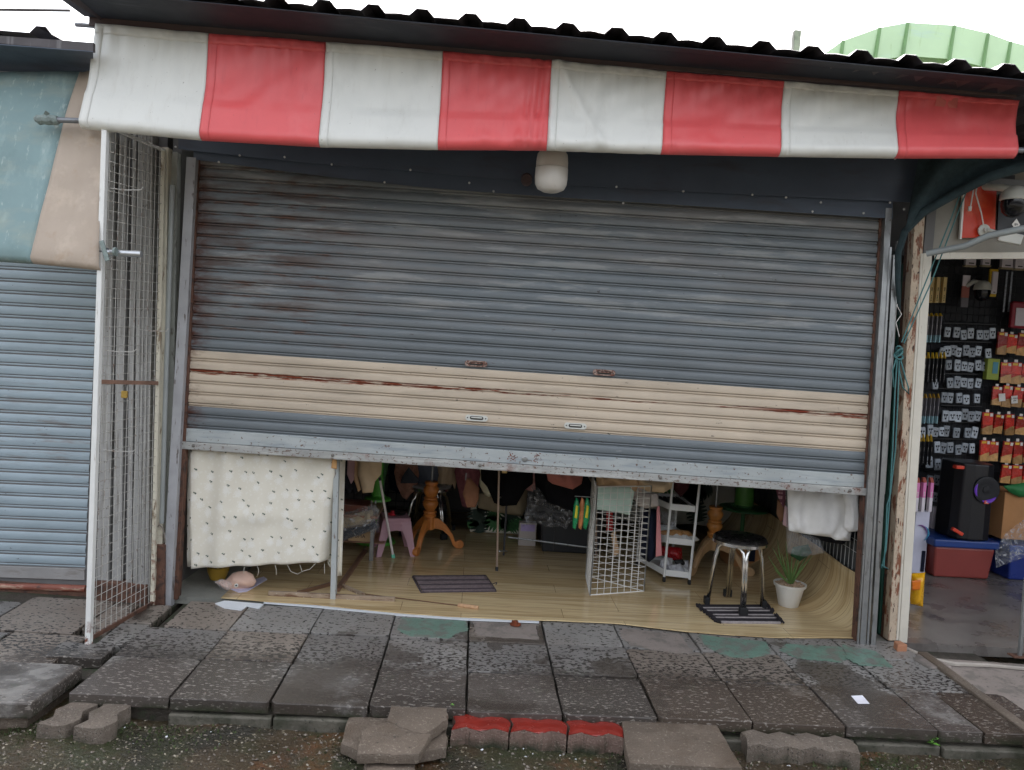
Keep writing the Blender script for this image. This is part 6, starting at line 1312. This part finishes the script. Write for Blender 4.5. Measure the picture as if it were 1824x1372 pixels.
RR = [(612, [1783, 1800, 1818]), (664, [1790, 1808, 1827]), (706, [1774, 1792, 1811, 1829]), (756, [1757, 1776, 1796, 1816]), (805, [1752, 1768, 1792, 1811, 1829]), (844, [1790, 1809, 1828])]
for ri, (py, xs) in enumerate(RR):
    for xi, px in enumerate(xs):
        p = at(px, py+.06*(px-1790), YW-.07); lab = '%s red and gold cable pack in the %s red row' % (['leftmost', 'second', 'third', 'fourth', 'fifth'][xi], ['top', 'second', 'third', 'fourth', 'fifth', 'lowest'][ri])
        if first[0]: rp0.location = p; rp0['label'] = lab; t = rp0; first[0] = False
        else: t = dup(rp0, p, 0, lab)
        t.rotation_euler = (rn.uniform(-.04, .04), rn.uniform(-.07, .07), rn.uniform(-.15, .15)); t.scale = (rn.uniform(1.12, 1.36), 1.3, rn.uniform(1.15, 1.45))
for (px, py, txt, lab) in ((1786, 708, '', 'plain white price card on the red cable packs'), (1808, 712, '2 MAH\n199', 'handwritten white price card on the red cable packs')):
    p = at(px, py, YW-.105); o = MB().box(p.x-.026, p.x+.026, p.y, p.y+.002, p.z-.03, p.z+.03).build('price_card', m_wl); o.rotation_euler = (0, R(-8), 0); tag(o, lab, 'card')
    if txt: text('handwriting', txt, .018, (p.x, p.y-.001, p.z), m_blk, o)
# slim cable boxes in sets
def boxset(x0, x1, n, yt, yb_, Y, m_body, m_top, lab, m_low=None, mark=None, toph=.16, lowh=.25):
    for i in range(n):
        a, b, z0, z1 = rect(lerp(x0, x1, i/n), lerp(x0, x1, (i+1)/n)-1.2, yt, yb_, Y); w_ = b-a; off = .004*(i % 2)
        t = thing('slim_box', ('%s %s' % (['leftmost', 'second', 'third', 'fourth', 'fifth', 'sixth'][i], lab)), 'box', Vector((a+w_/2, Y, z0)), 'slim cable boxes behind the cream post'); H = z1-z0
        MB().box(a, b, Y+off, Y+.035+off, z0+(H*lowh if m_low else 0), z1-(H*toph if m_top else 0)).build('sleeve', m_body, t, bev=.001)
        if m_top: MB().hexa([Vector(q) for q in ((a, Y+off, z1-H*toph), (b, Y+off, z1-H*toph), (b, Y+.035+off, z1-H*toph), (a, Y+.035+off, z1-H*toph), (a, Y+off+.02, z1), (b, Y+off+.02, z1), (b, Y+.035+off, z1), (a, Y+.035+off, z1))]).build('flap', m_top, t)
        if m_low: MB().box(a, b, Y+off, Y+.035+off, z0, z0+H*lowh).build('lower_print', m_low, t, bev=.001)
        if mark is not None:
            mb = MB(); mx_ = (a+b)/2
            for dz_, hw, hh in ((.52, .10, .05), (.58, .16, .012), (.46, .06, .012)): mb.box(mx_-w_*hw, mx_+w_*hw, Y+off-.0015, Y+off-.0005, z0+H*dz_-H*hh, z0+H*dz_+H*hh)
            if not m_low:
                for k in range(4): mb.box(mx_-w_*.12, mx_+w_*.12, Y+off-.0015, Y+off-.0005, z0+H*(.07+.06*k), z0+H*(.10+.06*k))
            mb.build('mark', mark, t)['kind'] = 'stuff'
m_crm = M('cream box card', (224, 196, 132), .5, var=.05); m_gry = M('grey box card', (120, 116, 122), .45, var=.06); m_blb = M('light blue card', (160, 200, 210), .45); m_bkb = M('black box card', (32, 32, 38), .4); m_ylw = M('yellow box flap', (226, 186, 44), .45); m_pnk = M('pink box card', (224, 132, 186), .45, var=.05); m_wht = M('white box card', (222, 214, 220), .45); m_org = M('orange brown flap', (160, 70, 50), .5)
boxset(1655, 1689, 3, 494, 539, 1.30, m_crm, None, 'cream slim box at the top by the cream post', None, m_blk)
boxset(1650, 1681, 4, 558, 610, 1.32, m_gry, m_ylw, 'grey slim box with yellow flap in the upper set', m_blb, m_wl, .10)
boxset(1645, 1688, 6, 628, 681, 1.30, m_bkb, m_ylw, 'black slim box with yellow flap in the six box set', None, m_wl, .20)
boxset(1640, 1676, 5, 702, 755, 1.32, m_gry, M('dark yellow flap', (176, 136, 40), .5), 'grey slim box with blue foot in the lower set', m_blb, m_wl, .14)
boxset(1637, 1664, 4, 775, 829, 1.30, m_bkb, m_ylw, 'black slim box with yellow flap in the lowest black set', None, m_wl, .22)
boxset(1629, 1666, 3, 852, 912, 1.26, m_pnk, m_org, 'pink and white slim box near the floor', m_wht, m_wl, .14, .42)
# mounted wall goods higher up
for i, (x0, x1, y0, y1) in enumerate(((1720, 1740, 455, 472), (1750, 1766, 455, 472), (1784, 1806, 457, 476), (1808, 1826, 458, 478))):
    a, b, z0, z1 = rect(x0, x1, y0, y1, YW-.12); t = thing('hanging_pack', '%s pale clear pack hanging from the top of the grid' % ['leftmost', 'second', 'third', 'rightmost'][i], 'pack', Vector(((a+b)/2, YW-.12, z0)), 'pale packs at the top of the grid')
    MB().box(a, b, YW-.12, YW-.09, z0, z1).build('pack_body', m_wht, t, bev=.004); MB().box(a-.004, b+.004, YW-.125, YW-.085, z0-.012, z0).build('foot_strip', m_khaki, t, bev=.002); MB().box(lerp(a, b, .3), lerp(a, b, .8), YW-.1225, YW-.1205, z0+.012, z0+.02).build('print_line', m_blk, t)
a, b, z0, z1 = rect(1711, 1729, 491, 547, YW-.06); t = thing('cable_card', 'tall red and grey cable card hanging left of the dome camera', 'cable card', Vector(((a+b)/2, YW-.06, z0))); MB().box(a, b, YW-.06, YW-.05, lerp(z0, z1, .66), z1).build('white_header', m_wht, t); MB().box(a, b, YW-.062, YW-.05, lerp(z0, z1, .3), lerp(z0, z1, .655)).build('red_panel', m_coral, t); MB().box(a, b, YW-.062, YW-.05, z0, lerp(z0, z1, .295)).build('grey_panel', m_gry, t)
a, b, z0, z1 = rect(1760, 1779, 480, 528, YW-.08); t = thing('phone_pack', 'yellow edged pack with a white handset beside the dome camera', 'pack', Vector(((a+b)/2, YW-.08, z0))); MB().box(a, b, YW-.08, YW-.06, z0, z1).build('backing', m_ylw, t, bev=.004); MB().box(a+.01, b-.008, YW-.10, YW-.081, z0+.02, z1-.02).build('handset', m_wht, t, bev=.008); MB().box(a+.025, b-.025, YW-.102, YW-.1005, z0+.03, z0+.036).build('print_line', m_blk, t)
def dome(label, c, r, arm):
    t = thing('dome_camera', label, 'camera', c, 'dome cameras')
    MB().lathe([(.02, r*1.1), (r*.6, r*1.0), (r*.95, r*.55), (r*1.05, 0), (r*.98, -.005)], c, 20).build('white_housing', m_pull, t, smooth=True); MB().lathe([(r*.92, -.003), (r*.92, -r*.5), (r*.8, -r*1.0), (r*.45, -r*1.35), (.005, -r*1.45)], c, 20).build('dark_dome', M('smoked dome', (14, 15, 22), .15) if 'smoked dome' not in MATS else MATS['smoked dome'], t, smooth=True)
    MB().tube([c+Vector((-r*.3, 0, r*.8)), c+Vector((-r*.9, .03, r*1.0)), c+arm], r*.3, 10).build('arm', m_pull, t, smooth=True); return t
dome('white dome camera on the back wall grid', at(1750, 516, YW-.12), .062, Vector((-.09, .08, .02)))
d2 = at(1806, 356, -.20); dome('white dome camera hanging in front of the red sign', d2, .066, Vector((-.10, .14, .09)))
a, b, z0, z1 = rect(1800, 1830, 543, 584, YW-.1); t = thing('tablet_case', 'red tablet case with white panel at the right edge', 'case', Vector(((a+b)/2, YW-.1, z0))); MB().box(a, b+.05, YW-.1, YW-.06, z0, z1+.02).build('shell', M('crimson plastic', (150, 34, 52), .4), t, bev=.012); MB().box(a+.03, b+.05, YW-.106, YW-.101, z0+.02, z1-.03).build('panel', m_wht, t)
a, b, z0, z1 = rect(1757, 1782, 640, 676, YW-.10); t = thing('green_carton', 'olive green carton with a blue window among the earphone packs', 'carton', Vector(((a+b)/2, YW-.1, z0))); MB().box(a, b, YW-.10, YW-.05, z0, z1).build('carton_body', M('olive green card', (150, 164, 66), .5), t, bev=.003); MB().box(lerp(a, b, .42), lerp(a, b, .85), YW-.103, YW-.1005, lerp(z0, z1, .3), lerp(z0, z1, .85)).build('blue_window', M('blue print', (70, 140, 160), .3), t)
for i, x0 in enumerate((1789, 1798)):
    a, b, z0, z1 = rect(x0, x0+4, 484, 556, YW-.05); tag(MB().box(a, b, YW-.05, YW-.045, z0, z1).build('led_strip', M('pale strip %d' % i, (150, 156, 166), .4, var=.4, vsc=60)), '%s pale strip hanging right of the dome camera' % ['left', 'right'][i], 'strip', 'pale strips')
# speaker
sp = thing('party_speaker', 'large black party speaker with purple light ring on the red box', 'speaker', at(1740, 958, 1.28)); m_spk = M('black speaker shell', (20, 20, 25), .38, var=.1); m_spg = M('black speaker grille', (16, 16, 22), .6, var=.3, vsc=200)
a, b, z0, z1 = rect(1697, 1781, 829, 960, 1.25); cx = (a+b)/2; hw = (b-a)/2; Hs = z1-z0
MB().prism([(-hw*.98, -.10), (-hw*.8, -.17), (-hw*.35, -.2), (hw*.35, -.2), (hw*.8, -.17), (hw*.98, -.10), (hw, .06), (hw*.8, .12), (-hw*.8, .12), (-hw, .06)], z0, z1, lambda x, y, z: Vector((cx+x*(1-.06*((z-z0)/Hs)), 1.42+y, z))).build('cabinet', m_spk, sp, bev=.012)
def ringm(c, r, w_, a0, a1): 
    return MB().tube([c+Vector((r*math.cos(R(a0+(a1-a0)*i/16)), 0, r*math.sin(R(a0+(a1-a0)*i/16)))) for i in range(17)], [w_*(.25+.75*math.sin(math.pi*i/16)) for i in range(17)], 6)
m_pur = M('purple light ring', (84, 48, 140), .4, emit=(110, 60, 190), estr=.05)
c1 = at(1757, 873, 1.213); MB().lathe([(.098, .002), (.098, .006), (.085, .010), (.03, -.002), (.028, .006), (.004, .010)], c1, 28, (0, -1, 0)).build('woofer', m_spg, sp, smooth=True); ringm(c1+Vector((0, -.008, 0)), .085, .010, 150, 215).build('light_ring', m_pur, sp)
ringm(c1+Vector((0, -.008, 0)), .085, .014, 250, 325).build('light_ring', m_pur, sp)
lg = at(1757, 895, 1.2); lgo = MB().box(lg.x-.017, lg.x+.017, lg.y-.004, lg.y+.004, lg.z-.012, lg.z+.012).build('badge', M('orange badge', (226, 80, 40), .4), sp, bev=.003); text('badge_letters', 'JBL', .016, (lg.x, lg.y-.0055, lg.z), m_wl, lgo)
m_orl = M('orange trim', (216, 66, 40), .4); p = at(1711, 833, 1.22); MB().box(p.x-.03, p.x+.032, 1.22, 1.27, p.z-.012, p.z+.012).build('orange_trim', m_orl, sp, bev=.005); p = at(1705, 947, 1.22); MB().bar(p+Vector((-.04, 0, .02)), p+Vector((.04, 0, -.02)), .025, .03, (0, 0, 1)).build('orange_trim', m_orl, sp, bev=.005)
# storage boxes
m_rbx = M('brick red plastic', (140, 62, 56), .4, var=.08); m_blid = M('blue plastic lid', (30, 62, 128), .35, var=.06)
def tote(label, x0, x1, y0, y1, ztop_, group):
    t = thing('storage_tote', label, 'storage box', Vector(((x0+x1)/2, (y0+y1)/2, -.003)), group)
    MB().hexa([Vector(q) for q in ((x0+.02, y0+.02, -.002), (x1-.02, y0+.02, -.002), (x1-.02, y1-.02, -.002), (x0+.02, y1-.02, -.002), (x0, y0, ztop_-.06), (x1, y0, ztop_-.06), (x1, y1, ztop_-.06), (x0, y1, ztop_-.06))]).build('body', m_rbx if 'red' in label else M('deep blue plastic', (28, 48, 120), .35), t, bev=.015)
    MB().box(x0-.02, x1+.02, y0-.02, y1+.02, ztop_-.06, ztop_-.002).build('lid', m_blid, t, bev=.012); return t
zl = at(1710, 962, 1.25).z; tote('brick red storage box with blue lid under the speaker', 3.47, 3.93, 1.26, 1.7, zl, 'storage boxes in the accessory shop'); tote('deep blue storage box under clear plastic at the right edge', 4.06, 4.6, 1.28, 1.7, zl-.02, 'storage boxes in the accessory shop')
a, b, z0, z1 = rect(1785, 1840, 880, 955, 1.35); mb = MB().box(a, b+.2, 1.36, 1.68, zl+.0, z1); tag(mb.build('cardboard_carton', m_card, bev=.004), 'brown cardboard carton to the right of the speaker', 'carton'); 
hang('green_cloth', [(1786, 866), (1850, 856), (1860, 884), (1815, 886), (1800, 878)], 1.33, M('green sheet', (34, 112, 58), .6), 'green cloth lying on the cardboard carton', 'cloth', thick=.03, fold=.006)
hang('plastic_sheet', [(1824, 926), (1790, 950), (1772, 985), (1774, 1012), (1790, 1006), (1850, 985), (1860, 926)], 1.16, m_film2, 'clear plastic sheet over the deep blue storage box', 'plastic sheet', thick=.03, fold=.015, fk=40)
# lilac board with cables, microphone box, chips bag
a, b, z0, z1 = rect(1622, 1657, 912, 1022, 1.35); t = thing('headset_carton', 'tall white carton with blue headset print beside the red storage box', 'carton', Vector(((a+b)/2, 1.37, 0))); MB().box(a, b, 1.35, 1.42, .0, z1).build('carton_body', M('lilac white card', (206, 206, 222), .5), t, bev=.003)
p = at(1640, 950, 1.34); ringm(p, .06, .007, -60, 60).build('cable_print', M('cyan print', (70, 160, 200), .4), t); ringm(p+Vector((-.01, -.002, .01)), .05, .006, -20, 110).build('cable_print', M('violet print', (120, 70, 140), .4), t); q = at(1644, 1000, 1.345); MB().box(q.x-.014, q.x+.014, 1.342, 1.3495, q.z-.08, q.z+.08).build('microphone_print', m_navy, t, bev=.005)
a, b, z0, z1 = rect(1655, 1697, 905, 960, 1.62); mb = MB().box(a, b, 1.60, 1.66, zl, z1); tag(mb.build('sketched_carton', m_wht, bev=.003), 'white carton with line drawing behind the red storage box lid', 'carton')
o = hang('snack_bag', [(1622, 1022), (1648, 1020), (1646, 1045), (1644, 1081), (1622, 1076), (1618, 1048)], .55, M('glossy yellow foil', (232, 172, 30), .25, var=.1, vsc=20), 'bright yellow snack bag leaning behind the cream post', 'snack bag', thick=.05, fold=.008, fk=50); puff('orange_print', [(1624, 1035), (1640, 1033), (1639, 1050), (1625, 1052)], .500, M('orange print', (226, 120, 30), .3), o, thick=.003)
# stand foot at right edge
fs = thing('display_leg', 'grey display leg with a flat foot at the right edge', 'stand leg', atz(1815, 1172, 0)); p = atz(1816, 1170, 0); MB().tube([p+Vector((0, 0, .006)), at(1828, 1030, p.y)], .012, 8).build('tube', m_galv, fs, smooth=True); MB().box(p.x-.05, p.x+.05, p.y-.03, p.y+.03, .001, .008).build('foot_plate', m_rustrail, fs)
# red sign, lock poster, small camera
m_sgn = M('red orange sign', (206, 60, 34), .4, var=.15, vsc=3, layers=[dict(sc=5, lo=.5, hi=.7, col=(226, 112, 48), amt=.6)])
def px4(pts, Y, th): 
    q = [at(x, y, Y) for x, y in pts]; return MB().hexa([q[0], q[1], q[1]+Vector((0, th, 0)), q[0]+Vector((0, th, 0)), q[3], q[2], q[2]+Vector((0, th, 0)), q[3]+Vector((0, th, 0))])
sg = thing('shop_sign', 'red orange sign board fixed above the accessory shop door', 'sign', at(1740, 428, -.10)); px4([(1712, 424), (1772, 422), (1776, 318), (1720, 322)], -.085, .012).build('panel', m_sgn, sg); px4([(1710, 426), (1713, 426), (1721, 320), (1717, 320)], -.09, .015).build('edge_strip', m_whitec, sg)
po = thing('lock_poster', 'small black poster with white lettering at the upper right', 'poster', at(1792, 338, -.1)); px4([(1774, 340), (1808, 338), (1808, 312), (1776, 314)], -.09, .008).build('panel', m_bkb, po)
tp = at(1791, 328, -.094); text('lettering', 'LOCK\nPAC', .026, (tp.x, tp.y-.001, tp.z), m_wl, po)
px4([(1776, 422), (1850, 418), (1850, 345), (1780, 345)], -.075, .01).build('dark_panel', m_bkb, sg); cc_ = at(1810, 398, -.20)
ic = at(1810, 400, -.27); o = MB().prism([(0, -.03), (.022, 0), (0, .03), (-.022, 0)], 0, .002, lambda x, z, y: ic+Vector((x, y, z))).build('diamond_tag', m_wl); tag(o, 'small white diamond tag with letters under the hanging dome camera', 'tag'); text('letters', 'IJH', .016, ic+Vector((0, -.001, 0)), m_blk, o)
bc = thing('bullet_camera', 'white bullet camera on a round base below the red sign', 'camera', at(1752, 412, -.1)); b0 = at(1752, 411, -.10); MB().lathe([(.034, 0), (.034, .008), (.014, .014), (.014, .03)], b0, 18, (0, -1, 0)).build('base', m_pull, bc, smooth=True); b1 = at(1785, 425, -.2); MB().tube([b0+Vector((0, -.03, 0)), b0+Vector((.03, -.05, -.01)), b1], .010, 8).build('arm', m_pull, bc); MB().bar(b1+Vector((-.02, 0, .012)), b1+Vector((.075, -.05, -.012)), .055, .045, (0, 0, 1)).build('camera_head', m_pull, bc, bev=.006)
MB().tube([at(1745, 300, -.11), at(1738, 345, -.12), at(1748, 380, -.12), at(1752, 402, -.11)], .004, 6).build('cable', m_wl, bc); mb = MB().tube([at(1738, 318, -.11), at(1732, 350, -.12), at(1728, 372, -.12)], .004, 6); mb.tube([at(1728, 368, -.12), at(1727, 376, -.12)], .009, 8); mb.build('plug_lead', m_wl, bc)
# awning arm, dark shade net, teal rope
ar = MB().tube([at(1650, 452, -.25), at(1720, 438, -.35), at(1760, 420, -.42), at(1850, 402, -.55)], .017, 10).build('awning_arm', M('grey awning arm', (146, 152, 152), .45, var=.1), smooth=True); tag(ar, 'grey pipe arm crossing in front of the red sign', 'pipe')
m_net = M('dark shade net', (40, 56, 60), .9, var=.25, vsc=30, bump=.4, bsc=200)
net = thing('shade_net', 'dark green shade net sagging from the eave beside the right post', 'shade net', at(1600, 480, -.16))
P_ = [(1602, 560), (1599, 500), (1600, 450), (1612, 412), (1645, 378), (1700, 346), (1760, 315), (1850, 288)]
MB().tube([at(x, y, -.17-.04*i) for i, (x, y) in enumerate(P_)], [.008, .014, .017, .019, .021, .024, .028, .03], 9).build('gathered_roll', m_net, net, smooth='all')
mb = MB(); TP = [(1640, 262), (1680, 270), (1750, 275), (1850, 276)]; BP = [(1612, 412), (1660, 368), (1745, 322), (1850, 286)]
mb.grid(lambda a, b: at(lerp(pw([0, .33, .66, 1], [p[0] for p in TP], a), pw([0, .33, .66, 1], [p[0] for p in BP], a), b), lerp(pw([0, .33, .66, 1], [p[1] for p in TP], a), pw([0, .33, .66, 1], [p[1] for p in BP], a), b), -.30-.1*a+.03*math.sin(a*9+b*5)), 24, 10); mb.build('net_sheet', m_net, net, smooth='all', solid=.002)
m_rope = M('teal nylon rope', (66, 112, 112), .6, var=.2, vsc=60)
rope = thing('teal_rope', 'teal rope knotted and hanging beside the rusty post', 'rope', at(1601, 628, -.16))
for pts in ([(1732, 290), (1690, 400), (1650, 500), (1606, 610)], [(1742, 290), (1698, 400), (1660, 500), (1610, 612)]): MB().tube([at(x, y, -.20) for x, y in pts], .0038, 6).build('taut_strand', m_rope, rope)
k0 = at(1601, 628, -.18); mb = MB()
for i in range(4): mb.tube([k0+Vector((.022*math.cos(t*.7)*(1-.12*i), .016*math.sin(t*.7), .018*math.sin(t*.7+i*1.3)+(.012*i-.02))) for t in range(9)], .0058, 6, closed=True)
mb.build('knot', m_rope, rope, smooth='all')
for pts in ([(1598, 640), (1594, 700), (1590, 800), (1584, 900), (1578, 980), (1570, 1012)], [(1602, 640), (1599, 720), (1595, 800), (1586, 880), (1580, 900), (1578, 960), (1574, 1010), (1582, 1014), (1570, 1006)], [(1604, 640), (1612, 670), (1618, 690), (1619, 702), (1608, 690), (1602, 660)], [(1596, 640), (1590, 660), (1592, 690)]):
    MB().tube([at(x, y, -.19) for x, y in pts], .0042, 6).build('loose_end', m_rope, rope, smooth='all')
mb = MB().tube([at(1602, 530, -.18), at(1598, 545, -.185), at(1606, 560, -.18), at(1596, 575, -.18), at(1602, 600, -.18)], .002, 5); tag(mb.build('thin_string', m_wl), 'thin white string tangled above the teal rope knot', 'string')

# ================================================================== unseen stalls across the lane, added behind the camera to block low sky light
ob_ = MB().box(-30, 30, -17, -11.5, GZ-.05, 3.3).build('unseen_stalls', m_wallin); tag(ob_, kind='structure')
MB().hexa([Vector(q) for q in ((-30, -17, 3.3), (30, -17, 3.3), (30, -10.6, 3.05), (-30, -10.6, 3.05), (-30, -17, 3.36), (30, -17, 3.36), (30, -10.6, 3.11), (-30, -10.6, 3.11))]).build('unseen_stalls_roof', m_roof, ob_)
